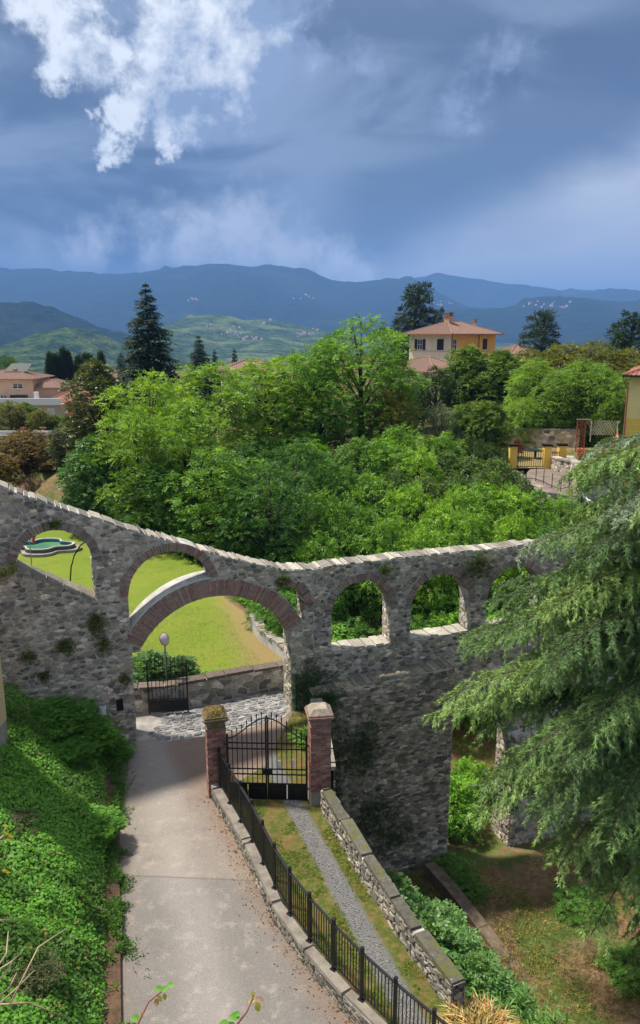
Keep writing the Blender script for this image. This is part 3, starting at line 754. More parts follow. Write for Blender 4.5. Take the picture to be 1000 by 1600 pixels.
ST += face_stones(left, 5.2, 6.0, -0.2, 2.9, 0.3, 0.17, ringsL, [1, 3, 1, 3, 2, 2, 3])
ST += face_stones(left, -0.75, 0.03, -0.05, 2.6, 0.36, 0.2, ringsL)
ST += face_stones(right, 0.0, 11.0, 1.0, 5.05, 0.205, 0.11, ringsR)
ST += face_stones(right, 4.9, 11.5, -8.0, 1.0, 0.24, 0.12, ringsR)
def jamb(run, a, z0, z1, face, cw=0.26, ch=0.16, depth=None):
    """stones on a reveal; face = -1 looks towards -s, +1 towards +s"""
    cells = rubble(0.0, depth or run.T, z0, z1, cw, ch, rg, 0.3)
    return stone_set(cells, run.P(a, 0), -run.N, UP, run.U * face, rg, None, proud=(0.005, 0.03), wts=[1, 3, 1, 4, 2, 3, 4])
ST += jamb(left, 5.2, -0.05, 2.9, -1, 0.3, 0.2); ST += jamb(left, -0.9, 4.85, 5.95, -1); ST += jamb(left, 5.72, 3.2, 3.74, -1)
ST += jamb(left, 0.03, 0.0, 2.9, 1, 0.3, 0.2)
ST += jamb(right, 2.80, 1.98, 3.3, -1); ST += jamb(right, 5.86, 2.02, 3.16, -1); ST += jamb(right, 8.86, 2.05, 3.17, -1); ST += jamb(right, 7.75, -7.5, -2.5, -1)
emit(ST, aq, M['stone'])
# brick and stone arch rings, every brick a piece
BR = [(0.32, 0.20, 0.155), (0.28, 0.18, 0.145), (0.36, 0.235, 0.185), (0.27, 0.195, 0.165), (0.31, 0.24, 0.205)]
GR = [(0.25, 0.225, 0.195), (0.18, 0.165, 0.15), (0.31, 0.28, 0.245), (0.27, 0.20, 0.16)]
def arch(run, ring, th, cols, mat, front=0.035, depth=None, name='arch_ring'):
    c, r0, r1, t0, t1 = ring; T = depth or run.T
    body = MB(); n = 40                                        # mortar bed of the ring
    for i in range(n):
        ta, tb = t0 + (t1 - t0) * i / n, t0 + (t1 - t0) * (i + 1) / n
        pts = [(c[0] + math.cos(t) * r, c[1] + math.sin(t) * r) for (t, r) in ((ta, r0 + 0.004), (tb, r0 + 0.004), (tb, r1 - 0.012), (ta, r1 - 0.012))]
        v = [run.P(p[0], p[1], front - 0.012) for p in pts] + [run.P(p[0], p[1], -T + 0.05) for p in pts]
        body.add(v, [(3, 2, 1, 0), (0, 1, 5, 4), (2, 3, 7, 6)])
    par = body.build(name, M['mortar'], aq)
    cnt = max(6, int((t1 - t0) * (r0 + r1) / 2 / th))
    for i in range(cnt):
        tm = t0 + (t1 - t0) * (i + 0.5) / cnt; dt = (t1 - t0) / cnt * 0.43
        ra, rb = r0 - 0.012 + rg.uniform(-0.006, 0.006), r1 - rg.uniform(0.0, 0.05); f_ = front + rg.uniform(-0.008, 0.014)
        pts = [(c[0] + math.cos(tm + e) * r, c[1] + math.sin(tm + e) * r) for (e, r) in ((-dt * 0.9, ra), (dt * 0.9, ra), (dt, rb), (-dt, rb))]
        v = [run.P(p[0], p[1], f_) for p in pts] + [run.P(p[0], p[1], -T - 0.02) for p in pts]
        col_ = rg.choice(cols); b = rg.uniform(0.75, 1.2)
        MB().add(v, [(3, 2, 1, 0), (4, 5, 6, 7), (0, 1, 5, 4), (1, 2, 6, 5), (2, 3, 7, 6), (3, 0, 4, 7)], tuple(q * b for q in col_)).build('brick', mat, par)
arch(left, big_ring, 0.072, BR, M['brick'], 0.06)
arch(left, ringsL[1], 0.10, GR, M['brick']); arch(left, ringsL[2], 0.085, BR + GR[:1], M['brick']); arch(left, ringsL[3], 0.085, BR + GR[:2], M['brick'])
for r_ in ringsR[:3]: arch(right, r_, 0.10, GR + BR[3:], M['brick'])
arch(right, ringsR[3], 0.14, GR, M['brick'])
# pale mortar capping on the back of the big ring where it shows inside the smaller arch
for (sa, sb) in ((0.03, 2.6), (4.3, 5.7)):
    ss_ = np.linspace(sa, sb, 22); cap = MB()
    for a, b in zip(ss_[:-1], ss_[1:]):
        za, zb = max(circ(a, RC, RE) or 3.15, 3.15) + 0.02, max(circ(b, RC, RE) or 3.15, 3.15) + 0.02
        v = [left.P(a, za, 0.07), left.P(b, zb, 0.07), left.P(b, zb, -0.8), left.P(a, za, -0.8)]
        cap.add(v + [q + UP * 0.035 for q in v], [(0, 1, 5, 4), (4, 5, 6, 7), (1, 2, 6, 5), (3, 0, 4, 7)])
    cap.build('mortar_capping', M['mortar_light'], aq)
# coping and sill slabs
def slabs(run, a0, a1, zf, w0, w1, th, lmin, lmax, mat, parent, name='coping_stone', over=0.05, cols=None):
    a = a0; cols = cols or [(0.30, 0.28, 0.25), (0.36, 0.34, 0.30), (0.24, 0.225, 0.20), (0.33, 0.29, 0.25)]
    while a < a1 - 0.1:
        b = min(a1, a + rg.uniform(lmin, lmax)); e = 0.012
        za, zb = zf(a) + rg.uniform(-0.022, 0.022), zf(b) + rg.uniform(-0.022, 0.022)
        f_, k_ = w0 + over + rg.uniform(-0.03, 0.03), w1 - over + rg.uniform(-0.03, 0.03); t_ = th + rg.uniform(-0.012, 0.025)
        v = [run.P(a + e, za - 0.02, f_), run.P(b - e, zb - 0.02, f_), run.P(b - e, zb - 0.02, k_), run.P(a + e, za - 0.02, k_)]
        tp = [run.P(a + e * 2, za + t_, f_ - 0.015), run.P(b - e * 2, zb + t_, f_ - 0.015 + rg.uniform(-.02, .02)), run.P(b - e * 2, zb + t_, k_ + 0.015), run.P(a + e * 2, za + t_, k_ + 0.015)]
        col_ = rg.choice(cols); bb = rg.uniform(0.8, 1.15)
        MB().add(v + tp, [(3, 2, 1, 0), (4, 5, 6, 7), (0, 1, 5, 4), (1, 2, 6, 5), (2, 3, 7, 6), (3, 0, 4, 7)], tuple(q * bb for q in col_)).build(name, mat, parent)
        a = b
slabs(left, -8.9, 6.0, lambda a: topL(a) + 0.0, 0.0, -0.8, 0.03, 0.10, 0.36, M['coping'], aq, over=0.01, cols=[(0.36, 0.34, 0.3), (0.26, 0.245, 0.22), (0.44, 0.41, 0.36), (0.2, 0.19, 0.175)])
slabs(right, 0.0, 14.0, lambda a: topR(a) + 0.0, 0.0, -0.7, 0.03, 0.10, 0.36, M['coping'], aq, over=0.01, cols=[(0.36, 0.34, 0.3), (0.26, 0.245, 0.22), (0.44, 0.41, 0.36), (0.2, 0.19, 0.175)])
slabs(left, -3.0, -0.9, lambda a: 5.97 + (a + 3.0) * -0.565, 0.0, -0.8, 0.05, 0.35, 0.5, M['coping'], aq, 'sill_stone', cols=[(0.24, 0.225, 0.2), (0.28, 0.26, 0.23)])
for (p, q) in ((0.63, 2.80), (3.56, 5.86), (6.56, 8.86)): slabs(right, p, q, sill, 0.0, -0.7, 0.05, 0.3, 0.5, M['coping'], aq, 'sill_stone', 0.02, [(0.38, 0.36, 0.32), (0.44, 0.42, 0.37)])

# ---- thicker lower wall standing in front of the right-hand run
low = Run((right.P(-0.25, 0, 0.75).x, right.P(-0.25, 0, 0.75).y), (right.P(5, 0, 0.75).x, right.P(5, 0, 0.75).y), 0.74, 0.0, 5.2, -8.2, lambda a: 0.82 + 0.055 * a, [], [])
rw = empty('buttress_wall', low.P(2.5, -7.5)); rw.location = (0, 0, 0)
tag(rw, 'tall dark rubble stone wall below the right-hand arches, ivy at its foot', 'wall')
low.core('wall', M['mortar'], rw)
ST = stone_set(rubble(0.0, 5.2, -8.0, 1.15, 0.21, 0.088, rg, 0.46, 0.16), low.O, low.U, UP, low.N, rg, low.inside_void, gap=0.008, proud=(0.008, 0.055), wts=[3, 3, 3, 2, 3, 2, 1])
ST += stone_set(rubble(0.0, 0.74, -8.0, 1.0, 0.3, 0.16, rg, 0.3), low.P(5.2, 0), -low.N, UP, low.U, rg, None, proud=(0.01, 0.05))
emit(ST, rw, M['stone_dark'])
slabs(low, 0.0, 5.2, lambda a: 0.82 + 0.055 * a, 0.0, -0.74, 0.03, 0.15, 0.4, M['coping_moss'], rw, 'coping_stone', 0.015, [(0.24, 0.22, 0.19), (0.19, 0.18, 0.155), (0.29, 0.26, 0.21)])

# ---- pier under the cedar, in line with the low arch
pier = Run((right.P(7.78, 0, 0.5).x, right.P(7.78, 0, 0.5).y), (right.P(9, 0, 0.5).x, right.P(9, 0, 0.5).y), 0.48, 0.0, 2.5, -8.2, lambda a: -2.3 + 0.08 * a, [], [])
pw = empty('stone_pier'); tag(pw, 'pale lit stone pier standing in the ravine under the cedar', 'pier')
pier.core('wall', M['mortar'], pw)
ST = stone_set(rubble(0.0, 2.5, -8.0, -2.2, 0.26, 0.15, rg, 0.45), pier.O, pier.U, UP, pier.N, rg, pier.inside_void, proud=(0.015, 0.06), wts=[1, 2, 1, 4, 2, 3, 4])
ST += stone_set(rubble(0.0, 0.48, -8.0, -2.3, 0.25, 0.16, rg, 0.3), pier.P(0, 0), -pier.N, UP, -pier.U, rg, None, proud=(0.01, 0.05))
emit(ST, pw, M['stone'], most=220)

# ---- low walls following a line: lists of (x, y); the face is on the right of the direction of travel
def low_wall(root, pts, z0, z1, T, faces, cw, ch, most, mat='stone', cop=(0.07, 0.5, 0.9), copm='coping_moss', cols=None, wts=None, over=0.05, core='mortar'):
    ST = []
    for i in range(len(pts) - 1):
        r_ = Run(pts[i], pts[i + 1], T, 0.0, math.dist(pts[i], pts[i + 1]), z0, lambda a, z=z1: z, [], [])
        r_.core('wall', M[core], root)
        Ln = r_.s1
        if 'f' in faces: ST += stone_set(rubble(0.0, Ln, z0, z1, cw, ch, rg, 0.42), r_.O, r_.U, UP, r_.N, rg, None, proud=(0.008, 0.035), wts=wts)
        if 'b' in faces: ST += stone_set(rubble(0.0, Ln, z0, z1, cw, ch, rg, 0.42), r_.P(0, 0, -T), r_.U, UP, -r_.N, rg, None, proud=(0.008, 0.035), wts=wts)
        slabs(r_, 0.0, Ln, lambda a, z=z1: z, 0.0, -T, cop[0], cop[1], cop[2], M[copm], root, 'coping_stone', over, cols)
    emit(ST, root, M[mat], most=most)
# lawn wall behind the archway
lw = empty('lawn_wall'); tag(lw, 'low dark stone wall between the cobbles and the sunny lawn', 'wall')
low_wall(lw, [(-8.0, 23.25), (-4.86, 24.07), (-1.2, 25.62), (0.0, 26.1)], -0.1, 0.85, 0.35, 'f', 0.36, 0.2, 300, 'stone', (0.06, 0.6, 1.1), 'coping', [(0.12, 0.095, 0.085), (0.15, 0.12, 0.105)], core='mortar_light')
lw2 = empty('garden_wall'); tag(lw2, 'short pale stone wall curving along the worn corner of the lawn', 'wall')
low_wall(lw2, [(-3.1, 31.6), (-2.55, 30.0), (-1.3, 27.8), (-0.6, 26.6)], -0.1, 0.5, 0.3, 'b', 0.26, 0.15, 120, 'stone', (0.04, 0.3, 0.6), 'coping', core='mortar_light', wts=[1, 2, 1, 4, 2, 3, 4])
M['cap_concrete'] = mat_plain('cap_concrete', (0.27, 0.235, 0.19), (0.15, 0.125, 0.10), 0.95, 2.5, 0.6, 40)
# retaining wall with the railing on it
rl = empty('roadside_wall'); tag(rl, 'knee high stone wall with flat concrete coping along the lane', 'wall')
RW = [(-3.03, 18.95), (-1.89, 16.51), (-1.04, 14.37), (-0.31, 13.08), (0.42, 12.03), (1.3, 10.95), (2.3, 9.9)]
RWr = [(x + 0.17, y + 0.08) for (x, y) in RW[::-1]]
low_wall(rl, RWr, -0.1, 0.36, 0.20, '', 0.3, 0.16, 0, cop=(0.05, 2.0, 3.0), copm='cap_concrete', over=0.02)
ST = []
for p, q in zip(RWr[:-1], RWr[1:]):
    r_ = Run(p, q, 0.20, 0, math.dist(p, q), 0, lambda a: 0.36, [], [])
    ST += stone_set(rubble(0.0, r_.s1, -0.03, 0.36, 0.18, 0.095, rg, 0.42), r_.P(0, 0, -0.20), r_.U, UP, -r_.N, rg, None, proud=(0.006, 0.025), wts=[3, 2, 2, 1, 3, 3, 0])
emit(ST, rl, M['stone_sunny'], most=300)
# wall on the ravine side of the drive
dw_ = empty('drive_wall'); tag(dw_, 'mossy stone parapet wall between the gravel drive and the ravine', 'wall')
DWP = [(0.02, 18.3), (0.95, 15.6), (1.85, 13.35), (2.46, 12.02)]
low_wall(dw_, [(x + 0.26, y) for (x, y) in DWP[::-1]], -5.5, 0.66, 0.26, '', 0.3, 0.16, 0, cop=(0.05, 0.7, 1.5), copm='coping_moss', over=0.012, cols=[(0.115, 0.108, 0.09), (0.095, 0.09, 0.075), (0.14, 0.128, 0.108)])
ST = []
for p, q in zip(DWP[::-1][:-1], DWP[::-1][1:]):
    r_ = Run((p[0] + 0.26, p[1]), (q[0] + 0.26, q[1]), 0.26, 0, math.dist(p, q), 0, lambda a: 0.66, [], [])
    ST += stone_set(rubble(0.0, r_.s1, 0.0, 0.66, 0.19, 0.085, rg, 0.42), r_.P(0, 0, -0.26), r_.U, UP, -r_.N, rg, None, proud=(0.008, 0.04), wts=[2, 3, 1, 3, 2, 2, 2])
    ST += stone_set(rubble(0.0, r_.s1, -4.5, 0.66, 0.3, 0.16, rg, 0.42), r_.P(0, 0, 0), r_.U, UP, r_.N, rg, None, proud=(0.008, 0.04))
ST += stone_set(rubble(0.0, 0.26, -1.0, 0.66, 0.2, 0.13, rg, 0.3), Vector((2.72, 12.02, 0)), -r_.N, UP, -(Vector((0.95 - 1.85, 15.6 - 13.35, 0)).normalized()), rg, None, proud=(0.005, 0.03))
emit(ST, dw_, M['stone_sunny'], most=260)
gw = empty('garden_wall'); tag(gw, 'low stone wall running back from the gate pillar to the arch pier', 'wall')
low_wall(gw, [(0.05, 19.0), (-0.3, 23.2)][::-1], -5.0, 0.75, 0.35, '', 0.3, 0.16, 0, cop=(0.08, 0.5, 1.0))
r_ = Run((-0.3, 23.2), (0.05, 19.0), 0.35, 0, 4.2, 0, lambda a: 0.7, [], [])
emit(stone_set(rubble(0.0, 4.2, 0.0, 0.72, 0.26, 0.14, rg, 0.42), r_.P(0, 0, 0), r_.U, UP, r_.N, rg, None, proud=(0.008, 0.04)) +
     stone_set(rubble(0.0, 4.2, 0.0, 0.72, 0.26, 0.14, rg, 0.42), r_.P(0, 0, -0.35), r_.U, UP, -r_.N, rg, None, proud=(0.008, 0.04)), gw, M['stone'], most=60)
# concrete kerb in the ravine
kb = MB(); kp = [(3.95, 24.2, -6.52), (4.6, 22.9, -6.56), (5.3, 21.3, -6.66), (6.2, 19.3, -6.9)]
for a, b in zip(kp[:-1], kp[1:]): kb.beam(a, b, 0.42, 0.7)
kerb = kb.build('retaining_kerb', mat_plain('earthy_concrete', (0.22, 0.16, 0.11), (0.10, 0.075, 0.05), 0.95, 3, 0.9, 12)); tag(kerb, 'brown earth-stained concrete kerb at the edge of the ravine bushes', 'kerb')

# ---- cobbles
cob = empty('cobbled_pavement'); cob['kind'] = 'structure'; cob['label'] = 'pale grey granite cobbles under the archway'
bed = sheet('bed', [(-5.55, 22.15), (-5.2, 23.9), (-4.86, 24.0), (-1.2, 25.5), (0.1, 26.0), (0.3, 25.0), (-0.9, 24.0), (-1.2, 23.4), (-2.2, 22.7), (-3.4, 22.2), (-5.0, 21.75)], 0.013, M['concrete'], None, parent=cob)
outl = [(-5.5, 22.2), (-5.2, 23.85), (-4.86, 23.95), (-1.2, 25.45), (0.0, 25.9), (0.2, 25.0), (-1.0, 24.0), (-1.25, 23.45), (-2.2, 22.75), (-3.4, 22.25), (-5.0, 21.8)]
def in_poly(x, y, P):
    r = False; j = len(P) - 1
    for i in range(len(P)):
        if (P[i][1] > y) != (P[j][1] > y) and x < (P[j][0] - P[i][0]) * (y - P[i][1]) / (P[j][1] - P[i][1]) + P[i][0]: r = not r
        j = i
    return r
cu = Vector((0.93, 0.37, 0)); cv = Vector((-0.37, 0.93, 0))
def cvoid(a, b): q = cu * a + cv * b; return not in_poly(q.x, q.y, outl)
ST = stone_set(rubble(1.5, 11, 19.0, 27.0, 0.24, 0.15, rg, 0.3, 0.05), Vector((0, 0, 0.012)), cu, cv, UP, rg, cvoid, gap=0.017, proud=(0.012, 0.032), cols=[(0.20, 0.195, 0.19), (0.255, 0.245, 0.235), (0.14, 0.14, 0.14), (0.31, 0.30, 0.285)])
emit(ST, cob, M['cobble'], 'cobble', 'cobbles')
for o_ in (aq, rw, pw, lw, lw2, rl, dw_, gw, kerb): o_['kind'] = 'thing'
# ------------------------------------------------------------------ gate pillars
PB = [(0.26, 0.125, 0.10), (0.30, 0.155, 0.125), (0.21, 0.11, 0.09), (0.28, 0.175, 0.145), (0.34, 0.21, 0.175)]
def pillar(name, label, x, y, w, h, rz, plinth, moss):
    t = empty(name, (x, y, 0), rz); tag(t, label, 'gate pillar')
    core = MB().box((0, 0, h * 0.41), (w - 0.05, w - 0.05, h * 0.82)).build('shaft', M['mortar'], t)
    if plinth: bevel(MB().box((0, 0, 0.22), (w + 0.03, w + 0.03, 0.46)).build('plinth', M['concrete'], t), 0.015)
    z = 0.45 if plinth else 0.02; row = 0; ch = 0.072
    while z < h * 0.80:
        for side in range(4):
            n = 2; off_ = (row % 2) * 0.5
            edges = [0, 0.5, 1.0] if row % 2 == 0 else [0, 0.25, 0.75, 1.0]
            for a, b in zip(edges[:-1], edges[1:]):
                ax, bx = -w / 2 + a * w + 0.005, -w / 2 + b * w - 0.005
                cxm = (ax + bx) / 2; d_ = w / 2 - 0.02 + rg.uniform(-0.004, 0.006)
                ang = side * math.pi / 2; px = cxm * math.cos(ang) + d_ * math.sin(ang); py = cxm * math.sin(ang) - d_ * math.cos(ang)
                q = rg.choice(PB); b_ = rg.uniform(0.8, 1.2)
                BRK.append((t, MB().box((px, py, z + ch / 2), (bx - ax, 0.05, ch - 0.011), ang, tuple(v * b_ for v in q), 0.002)))
        z += ch; row += 1
    zz = z
    prof = [(w + 0.04, 0.07), (w + 0.00, 0.16), (w + 0.09, 0.05), (w + 0.17, 0.06), (w + 0.11, 0.05)]
    for (ww, hh) in prof:
        bevel(MB().box((0, 0, zz + hh / 2), (ww, ww, hh - 0.004), 0, (0.25, 0.16, 0.13) if not moss else (0.17, 0.13, 0.09), 0.006).build('cap_course', M['coping_moss'] if moss else M['brick'], t), 0.012)
        zz += hh
    top = MB(); w2 = (w + 0.06) / 2; w3 = w2 * 0.62
    vs = [(-w2, -w2, zz), (w2, -w2, zz), (w2, w2, zz), (-w2, w2, zz), (-w3, -w3, zz + 0.13), (w3, -w3, zz + 0.13), (w3, w3, zz + 0.13), (-w3, w3, zz + 0.13)]
    top.add(vs, [(4, 5, 6, 7), (0, 1, 5, 4), (1, 2, 6, 5), (2, 3, 7, 6), (3, 0, 4, 7)], (0.30, 0.27, 0.22) if not moss else (0.16, 0.12, 0.06))
    top.build('cap', M['coping_moss'] if moss else M['coping'], t)
    if moss:
        n_ = 260; P_ = []
        mcap = MB()
        for _ in range(n_):
            x_, y_ = rg.uniform(-w2, w2), rg.uniform(-w2, w2); zt = zz + 0.13 * (1 - max(0, (max(abs(x_), abs(y_)) - w3)) / (w2 - w3)) + 0.004
            r_ = rg.uniform(0.012, 0.035); mcap.lathe((x_, y_, zt - 0.012), [(r_, 0), (r_ * 0.7, r_ * 0.6), (r_ * 0.15, r_ * 0.8)], 5, rg.choice([(0.16, 0.10, 0.015), (0.11, 0.09, 0.02), (0.20, 0.12, 0.02), (0.07, 0.075, 0.02)]))
        o_ = mcap.build('moss', M['coping'], t); o_['kind'] = 'stuff'
    return t
BRK = []
PL = pillar('gate_pillar', 'old red brick gate pillar topped with orange moss', -2.87, 19.12, 0.50, 2.5, 0.25, False, True)
PR = pillar('gate_pillar', 'red brick gate pillar with pale stone cap and grey plinth', -0.02, 18.72, 0.54, 2.86, 0.16, True, False)
for par, mb in BRK: mb.build('brick', M['brick'], par)

# ------------------------------------------------------------------ iron drive gate
def ball(mb, c, r, col=None): mb.lathe((c[0], c[1], c[2]), [(r * 0.3, -r), (r, -r * 0.3), (r, r * 0.3), (r * 0.3, r)], 6, col)
def spear(mb, x, y, z):
    mb.lathe((x, y, z), [(0.010, 0), (0.021, 0.015), (0.012, 0.03), (0.022, 0.05), (0.004, 0.12)], 6)
gx0, gx1, gyL, gyR = -2.50, -0.36, 18.74, 18.66
gate = empty('iron_gate', (gx0, gyL, 0), math.atan2(gyR - gyL, gx1 - gx0))
tag(gate, 'black wrought iron double gate with arched top between the brick pillars', 'gate')
GWd = gx1 - gx0; gtop = lambda x: 1.87 + 0.62 * (0.5 - 0.5 * math.cos(2 * math.pi * x / GWd)) ** 0.85
def gbar(x, z0, z1, r, name='bar', sp=True):
    o = MB().tube([(x, 0, z0), (x, 0, z1)], r, 6).build(name, M['iron'], gate)
    if sp: s_ = MB(); spear(s_, x, 0, z1); s_.build('finial', M['iron'], o)
nb = 17
for i in range(nb):
    x = GWd * i / (nb - 1)
    if i in (0, nb - 1): MB().box((x, 0, 1.0), (0.055, 0.055, 2.0)).build('stile', M['iron'], gate); continue
    if i == 8:
        for e in (-0.026, 0.026): MB().box((x + e, 0, 1.27), (0.042, 0.045, 2.40)).build('stile', M['iron'], gate)
        s_ = MB(); spear(s_, x, 0, 2.47); s_.build('finial', M['iron'], gate); continue
    gbar(x, 0.52, gtop(x) + 0.10, 0.0125)
for z in (1.75, 1.58, 0.98, 0.82, 0.54, 0.06):
    for (xa, xb) in ((0.03, GWd / 2 - 0.05), (GWd / 2 + 0.05, GWd - 0.03)): MB().box(((xa + xb) / 2, 0, z), (xb - xa, 0.022, 0.034)).build('rail', M['iron'], gate)
for (xa, xb) in ((0.0, GWd / 2), (GWd / 2, GWd)):
    MB().tube([(x, 0, gtop(x)) for x in np.linspace(xa, xb, 18)], 0.017, 6).build('arched_rail', M['iron'], gate)
for j in range(4):
    xa, xb = GWd * j / 4 + 0.04, GWd * (j + 1) / 4 - 0.04
    pn = MB().box(((xa + xb) / 2, 0, 0.29), (xb - xa + 0.05, 0.016, 0.46)).build('panel', M['iron'], gate)
    fr = MB()
    fr.box(((xa + xb) / 2, -0.016, 0.29), (xb - xa - 0.16, 0.016, 0.26)); bevel(fr.build('raised_field', M['iron'], pn), 0.008)
MB().box((GWd / 2, -0.03, 0.90), (0.26, 0.05, 0.14)).build('lock_box', M['iron'], gate)
for (xx, zz) in ((1.40, 1.10), (1.76, 1.13)): MB().box((xx, 0.03, zz), (0.085, 0.006, 0.24)).build('notice_plate', M['white'], gate)
for z in (0.4, 1.7): MB().box((-0.05, 0, z), (0.10, 0.03, 0.03)).build('hinge', M['iron'], gate); MB().box((GWd + 0.05, 0, z), (0.10, 0.03, 0.03)).build('hinge', M['iron'], gate)

# ------------------------------------------------------------------ railing on the roadside wall
def along_line(pts, d):
    for a, b in zip(pts[:-1], pts[1:]):
        l = math.dist(a, b)
        if d <= l: return Vector((a[0] + (b[0] - a[0]) * d / l, a[1] + (b[1] - a[1]) * d / l, 0))
        d -= l
    return Vector((pts[-1][0], pts[-1][1], 0))
FL = [(x + 0.16 + 0.04 * (i > 0), y + 0.02) for i, (x, y) in enumerate(RW)]
FL[0] = (-2.74, 18.78)
fen = empty('railing', (0, 0, 0)); tag(fen, 'black metal railing on the wall beside the lane', 'railing')
tot = sum(math.dist(a, b) for a, b in zip(FL[:-1], FL[1:])); np_ = 12; ztop = lambda d: 1.44
posts = [along_line(FL, tot * i / np_) for i in range(np_ + 1)]
for i, q in enumerate(posts):
    zb = 0.42; po = MB().box((q.x, q.y, zb + 0.56), (0.055, 0.055, 1.14), 0.9).build('post', M['iron'], fen)
    MB().box((q.x, q.y, zb + 0.005), (0.12, 0.12, 0.012), 0.9).build('foot_plate', M['iron'], po)
    MB().box((q.x, q.y, zb + 1.135), (0.065, 0.065, 0.02), 0.9).build('post_cap', M['iron'], po)
M['rail_metal'] = mat_plain('rail_metal', (0.03, 0.03, 0.032), (0.018, 0.018, 0.02), 0.32, 6, metal=0.5, spec=0.6)
for a, b in zip(posts[:-1], posts[1:]):
    MB().beam((a.x, a.y, 1.44), (b.x, b.y, 1.44), 0.045, 0.03).build('top_rail', M['rail_metal'], fen)
    MB().beam((a.x, a.y, 0.53), (b.x, b.y, 0.53), 0.035, 0.02).build('bottom_rail', M['iron'], fen)
    for j in range(1, 10):
        q = a.lerp(b, j / 10); MB().box((q.x, q.y, 0.985), (0.016, 0.016, 0.89), 0.9).build('baluster', M['iron'], fen)

# open leaf of the archway gate, folded back against the lawn wall
og = empty('open_gate_leaf', (-5.72, 23.55, 0.0), math.atan2(0.14, 1.0)); tag(og, 'open black iron gate leaf with spear tips inside the archway', 'gate')
OW = 1.28
for i in range(11):
    x = OW * i / 10
    if i in (0, 10): MB().box((x, 0, 0.98), (0.045, 0.045, 1.9)).build('stile', M['iron'], og); continue
    o_ = MB().tube([(x, 0, 0.12), (x, 0, 1.98)], 0.011, 6).build('bar', M['iron'], og); s_ = MB(); spear(s_, x, 0, 1.98); s_.build('finial', M['iron'], o_)
for z in (0.12, 0.55, 1.25): MB().box((OW / 2, 0, z), (OW, 0.022, 0.035)).build('rail', M['iron'], og)
MB().tube([(x, 0, 1.55 + 0.25 * x / OW) for x in np.linspace(0, OW, 6)], 0.014, 6).build('sloping_rail', M['iron'], og)
MB().tube([(OW - 0.13 + math.cos(t) * (0.10 - 0.008 * t), 0, 1.62 + math.sin(t) * (0.10 - 0.008 * t)) for t in np.linspace(0, 9, 26)], 0.008, 5).build('scroll', M['iron'], og)
MB().box((OW / 2, 0, 0.33), (OW - 0.04, 0.012, 0.36)).build('kick_panel', M['iron'], og)

# round traffic mirror seen from behind
tm = empty('traffic_mirror', (-5.32, 24.6, 0)); tag(tm, 'round convex traffic mirror on a post above the open gate leaf', 'traffic mirror')
M['mirror_back'] = mat_plain('mirror_back', (0.62, 0.58, 0.52), (0.5, 0.47, 0.43), 0.35, 5, spec=0.6)
MB().tube([(0, 0, 0), (0, 0, 2.15)], 0.035, 10).build('post', mat_plain('zinc', (0.4, 0.4, 0.4), rough=0.4, metal=0.7), tm)
dm = MB(); dm.lathe((0, 0, 0), [(0.02, 0.10), (0.16, 0.075), (0.27, 0.02), (0.30, 0.0), (0.30, -0.03), (0.02, -0.035)], 28)
do_ = dm.build('mirror', M['mirror_back'], tm, True); do_.location = (0, 0, 2.30); do_.scale = (0.72, 0.72, 0.72); do_.rotation_euler = (R(66), 0, R(62))
rm = MB(); rm.tube([(0.30 * math.cos(t), 0.30 * math.sin(t), -0.01) for t in np.linspace(0, 2 * math.pi, 29)], 0.022, 6, False)
ro_ = rm.build('rim', mat_plain('rim_red', (0.35, 0.09, 0.05)), do_)

# drain pipe on the pier, marker post at the left pier
dp = MB(); q = left.P(5.32, 0, 0.10); dp.tube([(q.x, q.y, 0.0), (q.x, q.y, 1.35)], 0.05, 10); o_ = dp.build('drain_pipe', mat_plain('green_pipe', (0.02, 0.07, 0.05), rough=0.5)); tag(o_, 'short dark green pipe standing against the arch pier', 'pipe')
q = left.P(-0.95, 0, 0.28); mk = empty('marker_post', (q.x, q.y, 0.75)); MB().box((0, 0, 0.35), (0.16, 0.10, 0.9)).build('body', M['white'], mk); MB().box((0, 0, 0.82), (0.19, 0.13, 0.05)).build('cap', M['concrete'], mk); tag(mk, 'small white marker post at the foot of the stone pier by the ivy', 'post')
nc_ = MB(); q = left.P(-0.42, 1.32, 0.062); nc_.frame_box(q, left.U, UP, left.N, -0.10, 0.10, -0.18, 0.18, -0.05, 0.01); o_ = nc_.build('niche', mat_plain('niche_shade', (0.012, 0.012, 0.012)), aq)  # solid black block paints the niche's shade; no recess is cut

# ------------------------------------------------------------------ lawn furniture
pool = empty('fountain_basin', (-16.3, 43.7, 0)); tag(pool, 'shaped fountain basin with dark kerb and turquoise water on the lawn', 'fountain')
def basin_outline(s, n=64):
    out = []
    for i in range(n):
        t = 2 * math.pi * i / n; r = 1.0 + 0.17 * math.cos(4 * t) - 0.04 * math.cos(8 * t)
        out.append((math.cos(t) * r * 1.62 * s, math.sin(t) * r * 1.15 * s))
    return out
def ring_band(mb, s0, s1, z0, z1):
    a, b = basin_outline(s0), basin_outline(s1); n = len(a)
    vs = [(p[0], p[1], z0) for p in a] + [(p[0], p[1], z1) for p in a] + [(p[0], p[1], z1) for p in b] + [(p[0], p[1], z0) for p in b]
    fs = []
    for i in range(n):
        k2 = (i + 1) % n
        for l in range(3): fs.append((l * n + i, l * n + k2, (l + 1) * n + k2, (l + 1) * n + i))
    mb.add(vs, fs); return mb
ring_band(MB(), 1.0, 0.90, 0.0, 0.34).build('outer_kerb', mat_plain('kerb_dark', (0.12, 0.10, 0.085), (0.07, 0.06, 0.05)), pool)
ring_band(MB(), 0.985, 0.915, 0.341, 0.40).build('kerb_coping', mat_plain('kerb_pale', (0.55, 0.53, 0.48), (0.42, 0.40, 0.36)), pool)
